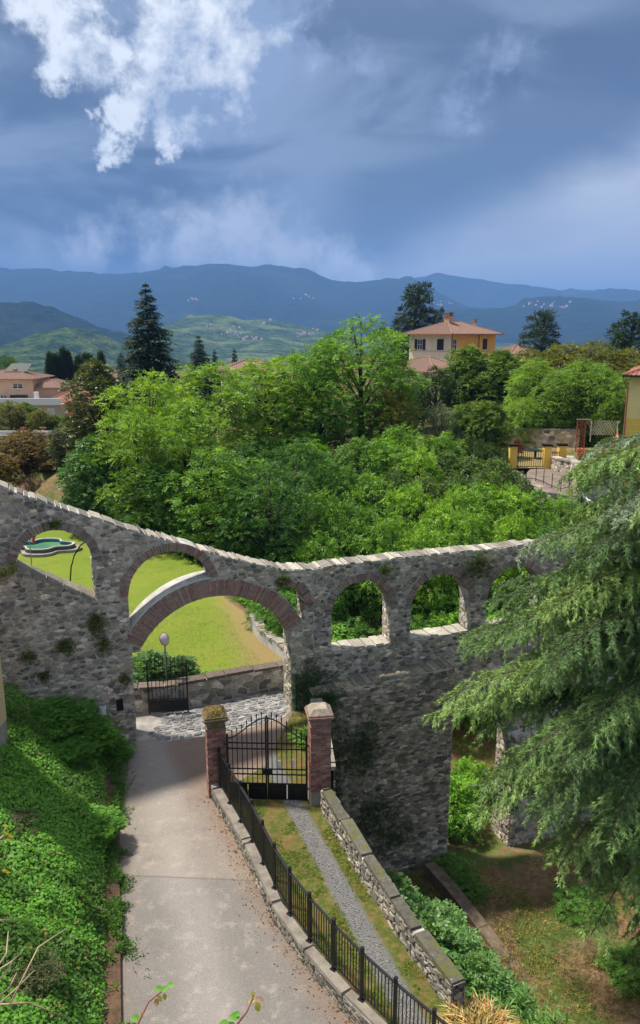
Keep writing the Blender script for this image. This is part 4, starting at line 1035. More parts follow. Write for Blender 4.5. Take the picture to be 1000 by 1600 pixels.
ring_band(MB(), 1.2, 1.01, 0.004, 0.16).build('step', mat_plain('step_stone', (0.30, 0.28, 0.25), (0.2, 0.19, 0.17)), pool)
wl = MB(); ring_band(wl, 0.905, 0.885, -0.05, 0.335); wl.build('lining', mat_plain('pool_blue', (0.02, 0.14, 0.24), (0.015, 0.10, 0.18), 0.4), pool)
wt = MB(); o2 = basin_outline(0.9); wt.add([(p[0], p[1], 0.18) for p in o2], [tuple(range(len(o2)))])
mw, g, p, o = new_mat('pool_water'); geo = g.n('ShaderNodeNewGeometry').outputs['Position']
g.put(p.inputs['Base Color'], g.mix(g.ss(g.noise(geo, 0.5, 3), 0.4, 0.6), (0.05, 0.17, 0.10), (0.13, 0.26, 0.10))); p.inputs['Roughness'].default_value = 0.12; bump(g, p, g.noise(geo, 5, 3), 0.15, 0.02)
wt.build('water', mw, pool)
fp = empty('flagpole', (-15.05, 38.4, 0)); tag(fp, 'thin flagpole with a limp green, white and red flag in front of the basin', 'flagpole')
MB().tube([(0, 0, 0), (0, 0, 3.4)], [0.03, 0.02], 8).build('pole', mat_plain('pole_grey', (0.3, 0.3, 0.3), rough=0.4, metal=0.5), fp)
for i, c_ in enumerate(((0.02, 0.22, 0.09), (0.75, 0.75, 0.72), (0.55, 0.04, 0.03))):
    fl = MB(); n = 9
    for j in range(n):
        zt = 3.3 - j * 0.15; xx = 0.03 + i * 0.12 - j * 0.012 + 0.03 * math.sin(j * 1.3 + i)
        fl.v += [(xx, 0.06 * math.sin(j * 0.9 + i * 1.7), zt - i * 0.09), (xx + 0.13, 0.06 * math.sin(j * 0.9 + i * 1.7 + 1.2), zt - (i + 1) * 0.09)]
    fl.f = [(2 * j, 2 * j + 1, 2 * j + 3, 2 * j + 2) for j in range(n - 1)]
    o_ = fl.build('flag_stripe', mat_plain('flag%d' % i, c_, rough=0.8), fp); sm = o_.modifiers.new('s', 'SOLIDIFY'); sm.thickness = 0.006
bn = empty('stone_bench', (-14.95, 37.3, 0), -0.2); tag(bn, 'low pale stone bench at the foot of the flagpole', 'bench')
bevel(MB().box((0, 0, 0.40), (1.5, 0.45, 0.12)).build('seat', M['concrete'], bn), 0.02); MB().box((-0.5, 0, 0.17), (0.25, 0.4, 0.34)).build('leg', M['concrete'], bn); MB().box((0.5, 0, 0.17), (0.25, 0.4, 0.34)).build('leg', M['concrete'], bn)
lp = empty('curved_lamp', (-12.3, 36.1, 0)); tag(lp, 'thin dark curved lamp arm rising from the lawn', 'lamp')
MB().tube([(0, 0, 0), (0.0, 0, 0.7), (0.08, 0, 1.3), (0.28, 0, 1.9), (0.62, 0, 2.4), (1.05, 0, 2.75)], 0.035, 8).build('arm', M['iron'], lp)
hd = MB(); hd.lathe((1.15, 0, 2.72), [(0.03, 0.06), (0.13, 0.0), (0.15, -0.05), (0.03, -0.07)], 12); hd.build('lamp_head', M['iron'], lp)

# ------------------------------------------------------------------ houses
def roof_mat(name, c1, c2):
    m, g, p, o = new_mat(name); tc = g.n('ShaderNodeTexCoord').outputs['UV']
    geo = g.n('ShaderNodeNewGeometry').outputs['Position']; n1 = g.noise(geo, 1.2, 5, 0.65); n2 = g.noise(geo, 7, 4, 0.7)
    c = g.mix(g.ss(n2, 0.3, 0.7), c1, c2); c = g.mix(g.m('MULTIPLY', g.ss(n1, 0.5, 0.72), 0.45), c, (0.16, 0.13, 0.11))
    g.put(p.inputs['Base Color'], c); p.inputs['Roughness'].default_value = 0.9; p.inputs['Specular IOR Level'].default_value = 0.15
    bump(g, p, n2, 0.4, 0.05); return m
M['tile'] = roof_mat('roof_tile', (0.20, 0.12, 0.088), (0.30, 0.185, 0.14))
M['tile_red'] = roof_mat('roof_tile_red', (0.26, 0.10, 0.07), (0.36, 0.15, 0.10))
def plaster(name, c): return mat_plain(name, c, tuple(x * 0.84 for x in c), 0.9, 0.7, 0.25, 20)
M['cream'] = plaster('cream_plaster', (0.82, 0.72, 0.5)); M['orange'] = plaster('orange_plaster', (0.85, 0.42, 0.12)); M['beige'] = plaster('beige_plaster', (0.55, 0.42, 0.30))
M['yellow'] = plaster('yellow_plaster', (0.86, 0.66, 0.28)); M['yellow_deep'] = plaster('yellow_deep', (0.86, 0.55, 0.10)); M['peach'] = plaster('peach_plaster', (0.62, 0.36, 0.20))
M['shutter'] = mat_plain('shutter', (0.02, 0.028, 0.024), rough=0.6); M['frame'] = mat_plain('frame_white', (0.7, 0.7, 0.68), rough=0.5)
m, g, p, o = new_mat('window_glass'); p.inputs['Base Color'].default_value = (0.02, 0.025, 0.03, 1); p.inputs['Roughness'].default_value = 0.08; p.inputs['Specular IOR Level'].default_value = 0.6; M['glass'] = m
def hip_roof(root, x0, x1, y0, y1, z, h, over, mat, rows=True, name='roof'):
    """hipped roof with real rows of pantile ribs"""
    x0, x1, y0, y1 = x0 - over, x1 + over, y0 - over, y1 + over
    w, dpt = x1 - x0, y1 - y0; ins = min(w, dpt) / 2
    if w >= dpt: a, b = Vector((x0 + ins, (y0 + y1) / 2, z + h)), Vector((x1 - ins, (y0 + y1) / 2, z + h))
    else: a, b = Vector(((x0 + x1) / 2, y0 + ins, z + h)), Vector(((x0 + x1) / 2, y1 - ins, z + h))
    if (b - a).length < 0.05: b = a + Vector((0.06, 0, 0) if w >= dpt else (0, 0.06, 0))
    c = [Vector((x0, y0, z)), Vector((x1, y0, z)), Vector((x1, y1, z)), Vector((x0, y1, z))]
    if w >= dpt: fs = [[c[0], c[1], b, a], [c[1], c[2], b], [c[2], c[3], a, b], [c[3], c[0], a]]
    else: fs = [[c[0], c[1], a], [c[1], c[2], b, a], [c[2], c[3], b], [c[3], c[0], a, b]]
    mb = MB(); mb.add([c[0], c[1], c[2], c[3]], [(3, 2, 1, 0)]); mb.add([q - UP * 0.12 for q in c] + c, [(0, 1, 5, 4), (1, 2, 6, 5), (2, 3, 7, 6), (3, 0, 4, 7)])
    for f in fs: mb.add(f, [tuple(range(len(f)))])
    ro = mb.build(name, mat, root)
    rb = MB()
    for f in fs:
        e0, e1 = f[0], f[1]; ed = (e1 - e0); Ln = ed.length; ed.normalize(); nrm = (f[1] - f[0]).cross(f[2] - f[0]).normalized()
        slope = nrm.cross(ed).normalized(); n = int(Ln / 0.30)
        if slope.z < 0: slope = -slope
        P2 = [((q - e0).dot(ed), (q - e0).dot(slope)) for q in f]
        for i in range(n):
            x = (i + 0.5) * Ln / n; hi = 0
            for j in range(len(P2)):
                p_, q_ = P2[j], P2[(j + 1) % len(P2)]
                if (p_[0] - x) * (q_[0] - x) < 0: hi = max(hi, p_[1] + (q_[1] - p_[1]) * (x - p_[0]) / (q_[0] - p_[0]))
            if hi > 0.2:
                A_, B_ = e0 + ed * x + slope * 0.0 + nrm * 0.0, e0 + ed * x + slope * hi
                v = [A_ - ed * 0.09, A_ + ed * 0.09, A_ + nrm * 0.07, B_ - ed * 0.09, B_ + ed * 0.09, B_ + nrm * 0.07]
                rb.add(v, [(0, 2, 5, 3), (2, 1, 4, 5), (0, 1, 2)])
    if rb.v: o_ = rb.build('tile_rows', mat, ro); o_['kind'] = 'stuff'
    rd = MB()
    for cc, tt in ((c[0], a), (c[3], a if w >= dpt else b), (c[1], b if w >= dpt else a), (c[2], b)): rd.tube([cc, tt], 0.13, 6)
    rd.tube([a, b], 0.14, 6); 
    o_ = rd.build('ridge_tiles', mat, ro); o_['kind'] = 'stuff'
    return ro
def window(root, O, U, N, x, z, w, h, shut=0, closed=False, mat=None):
    """window at (x along U, z up); shut = number of open leaves, closed = shutters across"""
    wn = MB(); P = Vector(O) + U * x + UP * z
    wn.frame_box(P, U, UP, N, -w / 2 - 0.07, w / 2 + 0.07, -0.09, 0.0, 0.0, 0.12)
    wo_ = wn.build('window', M['frame'], root)
    gl = MB(); gl.frame_box(P, U, UP, N, -w / 2, w / 2, 0, h, -0.02, 0.012); gl.build('pane', M['glass'], wo_)
    fr = MB(); t_ = 0.07
    if not closed:
        for (a, b, c, d_) in ((-w / 2, -w / 2 + t_, 0, h), (w / 2 - t_, w / 2, 0, h), (-t_ / 2, t_ / 2, 0, h)): fr.frame_box(P, U, UP, N, a, b, c, d_, 0.013, 0.05)
        for zz in (0, h * 0.5, h - t_): fr.frame_box(P, U, UP, N, -w / 2, w / 2, zz, zz + t_ * 0.8, 0.014, 0.046)
        fr.build('frame', M['frame'], wo_)
    else:
        for s_ in (-1, 1):
            sh = MB(); a, b = (-w / 2, -0.01) if s_ < 0 else (0.01, w / 2); sh.frame_box(P, U, UP, N, a, b, 0, h, 0.014, 0.05)
            for j in range(10): sh.frame_box(P, U, UP, N, a + 0.05, b - 0.05, h * (j + 0.3) / 10.5, h * (j + 0.75) / 10.5, 0.05, 0.065)
            sh.build('shutter', mat or M['shutter'], wo_)
    if shut:
        for s_ in ((-1, 1) if shut == 2 else (1,)):
            sh = MB(); a, b = ((-w - 0.05, -w / 2 - 0.03) if s_ < 0 else (w / 2 + 0.03, w + 0.05)); sh.frame_box(P, U, UP, N, a, b, 0, h, 0.01, 0.055)
            for j in range(10): sh.frame_box(P, U, UP, N, a + 0.05, b - 0.05, h * (j + 0.3) / 10.5, h * (j + 0.75) / 10.5, 0.055, 0.07)
            sh.build('shutter', mat or M['shutter'], wo_)
X_, Y_ = Vector((1, 0, 0)), Vector((0, 1, 0))
# orange and cream house above the trees
hc = aty(704, 560, 108.0)
house = empty('villa', (hc.x, hc.y, 4.0), R(42)); tag(house, 'two storey villa, one side cream and one orange, with hipped terracotta roof', 'house')
WX, WY, WH = 10.2, 7.6, 8.35                       # local: corner at origin, x along the orange side, y along the cream side
MB().box((WX / 2, WY / 2, WH / 2), (WX, WY, WH)).build('wall', M['orange'], house)
MB().frame_box(Vector((0, 0, 0)), Y_, UP, -X_, 0.0, WY, 0, WH, 0.0, 0.03).build('cream_facade', M['cream'], house)
MB().frame_box(Vector((0, 0, 0)), Y_, UP, -X_, 0.0, WY, WH - 2.4, WH - 2.28, 0.031, 0.07).build('string_course', M['beige'], house)
rf = hip_roof(house, 0, WX, 0, WY, WH, 1.75, 0.75, M['tile'])
window(house, (-0.03, 0, 0), Y_, -X_, 5.55, WH - 2.2, 0.95, 1.45, 2); window(house, (-0.03, 0, 0), Y_, -X_, 1.85, WH - 2.2, 1.15, 1.5, 0, True); window(house, (-0.03, 0, 0), Y_, -X_, 1.85, WH - 5.2, 1.15, 1.5, 0, True)
window(house, (0, 0, 0), X_, -Y_, 0.75, WH - 2.2, 0.85, 1.5, 0); window(house, (0, 0, 0), X_, -Y_, 5.2, WH - 5.2, 1.0, 1.5, 0, True); window(house, (0, 0, 0), X_, -Y_, 7.7, WH - 2.2, 1.0, 1.5, 0, True)
def chimney(root, x, y, z, w, h, mat):
    ch = MB().box((x, y, z + h / 2), (w, w, h)).build('chimney', mat, root)
    MB().box((x, y, z + h + 0.06), (w + 0.25, w + 0.25, 0.12)).build('chimney_cap', M['tile'], ch)
    for s_ in (-1, 1): MB().box((x + s_ * w * 0.36, y, z + h + 0.24), (w * 0.2, w, 0.25)).build('chimney_post', mat, ch)
    MB().box((x, y, z + h + 0.42), (w + 0.2, w + 0.2, 0.1)).build('chimney_hood', M['tile'], ch)
chimney(rf, 3.6, 3.5, WH + 1.5, 0.9, 1.0, M['peach']); chimney(rf, 9.2, 3.2, WH + 0.6, 0.5, 1.0, M['white'])
for q in ((0.1, -0.08), (6.2, -0.08)): MB().tube([(q[0], q[1], 0.5), (q[0], q[1], WH)], 0.06, 6).build('downpipe', M['tile_red'], house)
MB().beam((-0.8, -0.85, WH - 0.06), (WX + 0.8, -0.85, WH - 0.06), 0.14, 0.12).build('gutter', M['tile_red'], house); MB().beam((-0.85, -0.8, WH - 0.06), (-0.85, WY + 0.8, WH - 0.06), 0.14, 0.12).build('gutter', M['tile_red'], house)
# its lower wing in front
hw = aty(676, 585, 100.0)
wing = empty('villa_wing', (hw.x, hw.y, 4.2), R(42)); tag(wing, 'single storey cream wing with terracotta roof in front of the villa', 'house')
MB().box((3.6, 4.2, 1.35), (7.2, 8.4, 4.1)).build('wall', M['cream'], wing)
hip_roof(wing, 0, 7.2, 0, 8.4, 3.4, 1.7, 0.7, M['tile']); window(wing, (0, 0, 0), Y_, -X_, 5.5, 0.8, 0.9, 1.1, 0, True)
# more roofs among the trees
for (u, v, Y, w, dd, hgt, rz, wm, lab) in ((806, 552, 122, 5, 5, 4, 20, 'orange', 'small orange house whose roof shows behind the villa'), (946, 580, 95, 12, 7, 4, -12, 'cream', 'low house roof with a pale chimney behind the autumn-tinted trees'),
                                      (800, 563, 120, 8, 6, 3, 35, 'peach', 'peach house half hidden behind the tall shrubs'), (395, 577, 112, 9, 7, 4, 8, 'cream', 'red roof peeping over the locust trees'), (178, 590, 118, 4, 4, 5, 30, 'cream', 'pale house behind the foot of the spruce'), (128, 594, 150, 11, 8, 6, 15, 'peach', 'house with long red roof beyond the terrace')):
    q = aty(u, v, Y); hs = empty('roof_house', (q.x, q.y, q.z - hgt), R(rz)); tag(hs, lab, 'house')
    MB().box((0, 0, hgt / 2 - 2), (w, dd, hgt + 4)).build('wall', M[wm], hs); rr = hip_roof(hs, -w / 2, w / 2, -dd / 2, dd / 2, hgt, 1.3, 0.5, M['tile'])
    window(hs, (-w / 2, -dd / 2, 0), X_, -Y_, w * 0.3, hgt - 2.2, 0.9, 1.3, 0, True); window(hs, (-w / 2, -dd / 2, 0), X_, -Y_, w * 0.7, hgt - 2.2, 0.9, 1.3, 0, True)
    if u > 900: chimney(rr, 3.4, 0.4, hgt + 0.7, 0.6, 0.8, M['white'])
# yellow house at the right edge
yq = aty(974, 700, 52.0)
yh = empty('yellow_house', (yq.x, yq.y, 1.2), R(-25)); tag(yh, 'yellow rendered house with red tiled eaves at the edge of the terrace', 'house')
zE = aty(974, 586, 52.0).z - 1.2
MB().box((4, 4, zE / 2), (8, 8, zE)).build('wall', M['yellow'], yh)
MB().frame_box(Vector((0, 0, 0)), X_, UP, -Y_, -0.004, 8, 0.0, zE - 2.9, 0.0, 0.03).build('lower_facade', M['yellow_deep'], yh)
for j in range(4): MB().frame_box(Vector((0, 0, 0)), X_, UP, -Y_, 0, 8, zE - 3.3 - j * 0.45, zE - 3.27 - j * 0.45, 0.03, 0.036).build('joint', M['yellow'], yh)
hip_roof(yh, 0, 8, 0, 8, zE, 1.6, 0.38, M['tile_red']); MB().beam((-0.42, -0.42, zE - 0.04), (8.4, -0.42, zE - 0.04), 0.12, 0.12).build('gutter', M['shutter'], yh)
MB().tube([(-0.38, -0.40, zE - 0.1), (-0.3, -0.3, zE - 0.5), (-0.05, -0.07, zE - 0.8), (-0.05, -0.07, 0.3)], 0.055, 8).build('downpipe', M['tile_red'], yh)
# town houses at the left
tq = aty(0, 660, 112.0)
th_ = empty('terrace_house', (tq.x, tq.y, 0.0)); tag(th_, 'long low beige house with a flat roof terrace behind white parapets', 'house')
zt = aty(40, 632, 112.0).z; w95 = aty(95, 632, 112.0).x - tq.x
MB().box((w95 / 2 - 10, 4, zt / 2 - 1), (w95 + 20, 8, zt + 2)).build('wall', M['beige'], th_)
MB().box((w95 / 2 - 10, -0.2, zt + 0.42), (w95 + 20.2, 0.3, 0.95)).build('parapet', M['white'], th_)
for x in (3.0, 5.8, 7.6): window(th_, (0, 0, 0), X_, -Y_, x, zt - 1.55, 1.1, 1.05, 0, True, M['frame'])
MB().box((4.9, 2.0, zt + 1.0), (0.6, 0.5, 1.3)).build('roof_box', M['white'], th_); MB().box((2.6, 2.0, zt + 0.8), (1.6, 0.5, 0.9)).build('planter', M['shutter'], th_)
uq = aty(0, 622, 121.0)
uh = empty('town_house', (uq.x, uq.y, 0)); tag(uh, 'beige town house with red gabled roof and roof-mounted panels above the terrace', 'house')
zE = aty(30, 592, 121).z
MB().box((0.5, 4, zE / 2), (9.6, 8, zE)).build('wall', M['beige'], uh); ur = hip_roof(uh, -4.3, 5.3, 0, 8, zE, 1.3, 0.6, M['tile'])
MB().box((7.2, 4.4, zE / 2 - 0.7), (4.4, 7, zE - 1.4)).build('side_wing', M['beige'], uh); hip_roof(uh, 5.0, 9.4, 0.9, 7.9, zE - 1.4, 1.1, 0.5, M['tile'], name='wing_roof')
for (x, w, h) in ((2.95, 1.6, 0.75),): window(uh, (0, 0, 0), X_, -Y_, x, zE - 1.5, w, h)
for x in (0.6, 2.1, 3.9): window(uh, (0, 0, 0), X_, -Y_, x, zE - 4.4, 1.0, 1.9, 0, x > 1)
pn = MB(); pn.add([(0.0, 2.5, zE + 1.0), (3.6, 2.5, zE + 1.0), (3.9, 4.3, zE + 2.2), (0.6, 4.3, zE + 2.2)], [(0, 1, 2, 3)]); po = pn.build('solar_panel', M['shutter'], ur); sm = po.modifiers.new('s', 'SOLIDIFY'); sm.thickness = 0.08
MB().box((1.6, 3, zE + 1.0), (0.6, 0.6, 0.9)).build('chimney', M['peach'], ur)
for (u, v, Y, w, dd, hgt, rz, wm, lab) in ((92, 612, 128, 9, 8, 4.2, 25, 'cream', 'red roofed house beside the cypresses'), (112, 625, 118, 6, 7, 3.8, 10, 'orange', 'orange walled house next to the dark evergreen'), (70, 600, 145, 10, 8, 5, -20, 'peach', 'red roof behind the town house at the cypress foot')):
    q = aty(u, v, Y); hs = empty('roof_house', (q.x, q.y, q.z - hgt), R(rz)); tag(hs, lab, 'house')
    MB().box((0, 0, hgt / 2 - 1.5), (w, dd, hgt + 3)).build('wall', M[wm], hs); hip_roof(hs, -w / 2, w / 2, -dd / 2, dd / 2, hgt, 1.5, 0.5, M['tile_red'])
    window(hs, (-w / 2, -dd / 2, 0), X_, -Y_, w * 0.3, hgt - 2.0, 0.8, 1.3, 0, True); window(hs, (-w / 2, -dd / 2, 0), X_, -Y_, w * 0.72, hgt - 2.0, 0.8, 1.3, 0, True)
# concrete footbridge deck
bq = aty(0, 684, 78.0); be = aty(92, 684, 78.0)
br_ = empty('concrete_deck', (bq.x, 78, 0)); tag(br_, 'pale concrete road deck with parapet above the brown tree', 'bridge')
MB().box((-6 + (be.x - bq.x) / 2, 1.5, bq.z + 0.05), (12 + be.x - bq.x, 3, 0.35)).build('deck', M['concrete'], br_); MB().box((-6 + (be.x - bq.x) / 2, -0.1, bq.z + 0.50), (12 + be.x - bq.x, 0.2, 0.42)).build('parapet', M['white'], br_)
MB().box((-6 + (be.x - bq.x) / 2, 2.2, bq.z / 2 - 1.0), (12 + be.x - bq.x, 1.5, bq.z - 0.3 + 2)).build('abutment', M['stone_dark'], br_)
for i, (u, cc) in enumerate(((37, (0.30, 0.08, 0.02)), (67, (0.30, 0.12, 0.03)), (10, (0.12, 0.2, 0.05)))):
    q = aty(u, 671, 78.2); pt = empty('flower_pot', (q.x, q.y, bq.z + 0.71)); tag(pt, ['orange flower pot nearer the evergreen end of the parapet', 'amber flower pot by the bright end of the parapet', 'green potted plant on the parapet'][(1, 0, 2)[i]], 'flower pot')
    MB().lathe((0, 0, 0), [(0.12, 0), (0.16, 0.16)], 10).build('pot', M['tile'], pt)
    fl = MB()
    for _ in range(60): fl.lathe((rnd.gauss(0, 0.16), rnd.gauss(0, 0.1), 0.16 + rnd.random() * 0.16), [(0.03, 0), (0.05, 0.03), (0.01, 0.06)], 5, tuple(x * rnd.uniform(.7, 1.2) for x in cc))
    o_ = fl.build('blooms', M['leaf'], pt); o_['kind'] = 'stuff'
# building whose corner edges into the frame at the left
M['ochre'] = plaster('ochre_plaster', (0.56, 0.43, 0.24))
nbh = empty('near_house', (-8.0, 17.9, 0)); tag(nbh, 'ochre rendered house corner standing in the ivy at the frame edge', 'house')
MB().box((-2.5, -0.9, 4.6), (5, 1.8, 3.4)).build('wall', M['ochre'], nbh); MB().box((-2.5, -0.9, 1.8), (4.98, 1.78, 2.2)).build('plinth', M['concrete'], nbh); hip_roof(nbh, -5, 0, -1.8, 0, 6.3, 0.6, 0.05, M['tile'])

# ------------------------------------------------------------------ terrace by the yellow house
tz = aty(860, 745, 51.5).z
def tp(u, v, Y): return aty(u, v, Y)
ter = sheet('terrace', [tuple(onz(828, 733, tz))[:2], tuple(onz(880, 731, tz))[:2], tuple(onz(905, 752, tz))[:2], tuple(onz(905, 775, tz))[:2], tuple(onz(850, 768, tz))[:2], tuple(onz(818, 745, tz))[:2]], tz, mat_plain('terrace_stone', (0.22, 0.17, 0.135), (0.14, 0.11, 0.085), 0.9, 1.5))
tag(ter, 'paved forecourt in front of the yellow gate pillars')
fpts = [onz(u, v, tz) for (u, v) in ((905, 775), (850, 768), (818, 745), (800, 736))]
fw = empty('retaining_wall'); tag(fw, 'rough stone retaining wall holding up the forecourt above the bank', 'wall', kind='thing')
low_wall(fw, [(p.x, p.y) for p in fpts[::-1]], -2.0, tz - 0.03, 0.3, 'f', 0.42, 0.24, 120, 'stone', (0.02, 0.6, 1.0), 'coping', core='mortar_light')
tgr = sheet('garden_lawn', [tuple(onz(800, 732, tz))[:2], tuple(onz(880, 730, tz))[:2], tuple(onz(905, 705, tz))[:2], tuple(onz(880, 690, tz))[:2], tuple(onz(790, 700, tz))[:2]], tz - 0.01, M['lawn']); tag(tgr, 'strip of garden lawn behind the yellow pillars')
for (u, v, lab) in ((800, 731, 'yellow rendered gate pillar nearest the clipped hedge'), (853, 731, 'yellow rendered gate pillar in the middle, between the two iron leaves'), (876, 730, 'yellow rendered gate pillar beside the dry stone garden wall')):
    q = onz(u, v, tz); t = empty('garden_pillar', q); tag(t, lab, 'gate pillar', None)
    MB().box((0, 0, 0.8), (0.52, 0.52, 1.6)).build('shaft', M['yellow_deep'], t); MB().box((0, 0, 1.66), (0.66, 0.66, 0.12)).build('cap', M['coping'], t)
def mini_gate(u0, u1, v, h, lab, n):
    a, b = onz(u0, v, tz), onz(u1, v, tz); t = empty('garden_gate', a); tag(t, lab, 'gate'); b = b - a
    M.setdefault('grey_iron', mat_plain('grey_iron', (0.12, 0.15, 0.13), rough=0.6))
    for i in range(n + 1): q = b * (i / n); MB().tube([(q.x, q.y, 0.05), (q.x, q.y, h)], 0.022, 5).build('bar', M['grey_iron'], t)
    for z in (0.1, h * 0.55, h - 0.1): MB().beam((0, 0, z), (b.x, b.y, z), 0.04, 0.05).build('rail', M['grey_iron'], t)
mini_gate(806, 847, 731, 1.35, 'grey iron gate leaf between the first two yellow pillars', 12); mini_gate(857, 872, 731, 1.2, 'narrow grey iron gate between the last two yellow pillars', 6)
ra = empty('forecourt_railing', (0, 0, 0)); tag(ra, 'sparse thin railing along the outer edge of the forecourt', 'railing')
rp = [onz(u, v, tz) for (u, v) in ((822, 750), (837, 752), (849, 756), (862, 763), (876, 768), (889, 764), (892, 757))]
for a in rp: MB().tube([a, a + UP * 0.95], 0.025, 5).build('post', M['iron'], ra)
for a, b in zip(rp[:-1], rp[1:]): MB().beam(a + UP * 0.15, b + UP * 0.15, 0.03, 0.04).build('rail', M['iron'], ra)
# garden walls round the terrace
def far_wall(lab, pts, z0, z1, most=60, faces='f', **k):
    t = empty('garden_wall'); tag(t, lab, 'wall', kind='thing'); low_wall(t, pts, z0, z1, 0.4, faces, 0.42, 0.26, most, 'stone', (0.08, 0.6, 1.0), 'coping', core='mortar_light', wts=[1, 2, 1, 4, 2, 3, 4], **k)
p0, p1, p2 = onz(878, 733, tz), onz(900, 752, tz), onz(893, 755, tz)
far_wall('pale stone wall sloping down beside the last yellow pillar', [(p0.x + .3, p0.y), (p1.x, p1.y)], tz - 0.3, tz + 0.9)
a_, b_ = aty(795, 690, 64), aty(905, 690, 63)
far_wall('long rough stone garden wall at the foot of the bamboo', [(a_.x, 64), (b_.x, 63)], 2.0, aty(850, 672, 63.5).z, 90)
rt_ = empty('round_wall'); tag(rt_, 'curved stone retaining wall planted with flowers below the yellow house', 'wall', kind='thing')
cq = aty(940, 740, 52.5); rr_ = 2.9
arc_pts = [(cq.x + rr_ * math.cos(t), 54.5 + rr_ * math.sin(t)) for t in np.linspace(math.pi, 1.9 * math.pi, 9)]
low_wall(rt_, arc_pts, -1.5, aty(940, 722, 52.5).z, 0.4, 'f', 0.34, 0.2, 160, 'stone', (0.08, 0.6, 1.0), 'coping', core='mortar_light', wts=[1, 2, 1, 4, 2, 3, 4])
RTZ = aty(940, 722, 52.5).z
fillp = sheet('planting_bed', [(cq.x + rr_ * 0.95 * math.cos(t), 54.5 + rr_ * 0.95 * math.sin(t)) for t in np.linspace(math.pi, 2 * math.pi, 12)] + [(cq.x + 3, 60), (cq.x - 2.5, 60)], RTZ - 0.1, M['earth']); tag(fillp, 'earth of the flower bed behind the curved wall')
# trellis bay
tl = empty('trellis', tuple(aty(905, 712, 58.0))); tag(tl, 'rust red diamond lattice trellis panel beside the flower bed', 'trellis')
th2 = aty(905, 656, 58).z - tl.location.z; M['rust'] = mat_plain('rust', (0.28, 0.10, 0.05), rough=0.8)
for x in (-0.32, 0.32): MB().box((x, 0, th2 / 2), (0.06, 0.06, th2)).build('post', M['rust'], tl)
for i in range(10):
    z = th2 * i / 10
    for s_ in (-1, 1): MB().beam((-0.3 * s_, 0.015 * s_, z), (0.3 * s_, 0.015 * s_, min(th2, z + 0.55)), 0.02, 0.035).build('slat', M['rust'], tl)
MB().box((0.15, 0, th2 + 0.03), (1.1, 0.16, 0.05)).build('top_board', M['concrete'], tl)
tl2 = empty('trellis', tuple(aty(926, 690, 58.6))); tag(tl2, 'silver grey lattice screen behind the rust trellis', 'trellis'); M['grey_slat'] = mat_plain('grey_slat', (0.42, 0.42, 0.40))
for x in (-0.2, 1.8): MB().box((x, 0, 0.8), (0.06, 0.06, 1.6)).build('post', M['grey_slat'], tl2)
for i in range(9):
    for s_ in (-1, 1):
        x = -0.1 + i * 0.2; MB().beam((x - 0.2 * s_, 0.015 * s_, 0.5), (x + 0.5 * s_, 0.015 * s_, 1.6), 0.02, 0.04).build('slat', M['grey_slat'], tl2)
# folded parasol, pots, table
pq = aty(962, 702, 54.0); ps = empty('folded_parasol', pq); tag(ps, 'red and white folded parasol among the flower pots', 'parasol')
MB().tube([(0, 0, -0.6), (0, 0, 1.5)], 0.025, 6).build('pole', M['frame'], ps)
for i in range(6):
    a = i * math.pi / 3; b = a + math.pi / 3; mb = MB()
    mb.add([(0, 0, 1.5), (0.30 * math.cos(a), 0.30 * math.sin(a), 0.15), (0.17 * math.cos((a + b) / 2), 0.17 * math.sin((a + b) / 2), 0.05), (0.30 * math.cos(b), 0.30 * math.sin(b), 0.15)], [(0, 1, 2), (0, 2, 3)]); mb.build('canopy_panel', mat_plain('para%d' % i, (0.62, 0.06, 0.07) if i % 2 else (0.75, 0.72, 0.7)), ps)
M['terracotta'] = mat_plain('terracotta', (0.42, 0.15, 0.07), rough=0.8)
for i, (u, c_) in enumerate(((912, 'r'), (925, 'p'), (938, 'r'), (950, 'o'), (975, 'w'), (988, 'r'))):
    q = aty(u, 712, 53.0); t = empty('flower_pot', (q.x, q.y + rnd.uniform(-.2, .6), RTZ - 0.08)); tag(t, ['red geranium pot nearest the rust trellis', 'pink flowering pot, second from the trellis', 'red geranium pot in the middle of the curved wall', 'orange flowering pot before the folded parasol', 'white flowering pot against the yellow house', 'red flowering pot outermost by the yellow house'][i], 'flower pot')
    MB().lathe((0, 0, 0), [(0.16, 0), (0.24, 0.32), (0.26, 0.33), (0.26, 0.38), (0.2, 0.38)], 12).build('pot', M['terracotta'], t)
    cc = {'r': (0.55, 0.03, 0.03), 'p': (0.6, 0.12, 0.25), 'o': (0.6, 0.18, 0.03), 'w': (0.7, 0.7, 0.66)}[c_]; fl = MB()
    for _ in range(90):
        gr = rnd.random() < 0.55; fl.lathe((rnd.gauss(0, 0.2), rnd.gauss(0, 0.2), 0.38 + rnd.random() * 0.45), [(0.03, 0), (0.06, 0.04), (0.01, 0.07)], 5, (0.04, 0.10, 0.02) if gr else tuple(x * rnd.uniform(.7, 1.1) for x in cc))
    o_ = fl.build('blooms', M['leaf'], t); o_['kind'] = 'stuff'
q = onz(836, 716, tz); t = empty('garden_table', q); tag(t, 'dark garden table with stools on the lawn behind the pillars', 'table'); MB().lathe((0, 0, 0.68), [(0.55, 0), (0.55, 0.06)], 14).build('top', M['shutter'], t); MB().tube([(0, 0, 0), (0, 0, 0.68)], 0.08, 8).build('leg', M['shutter'], t)
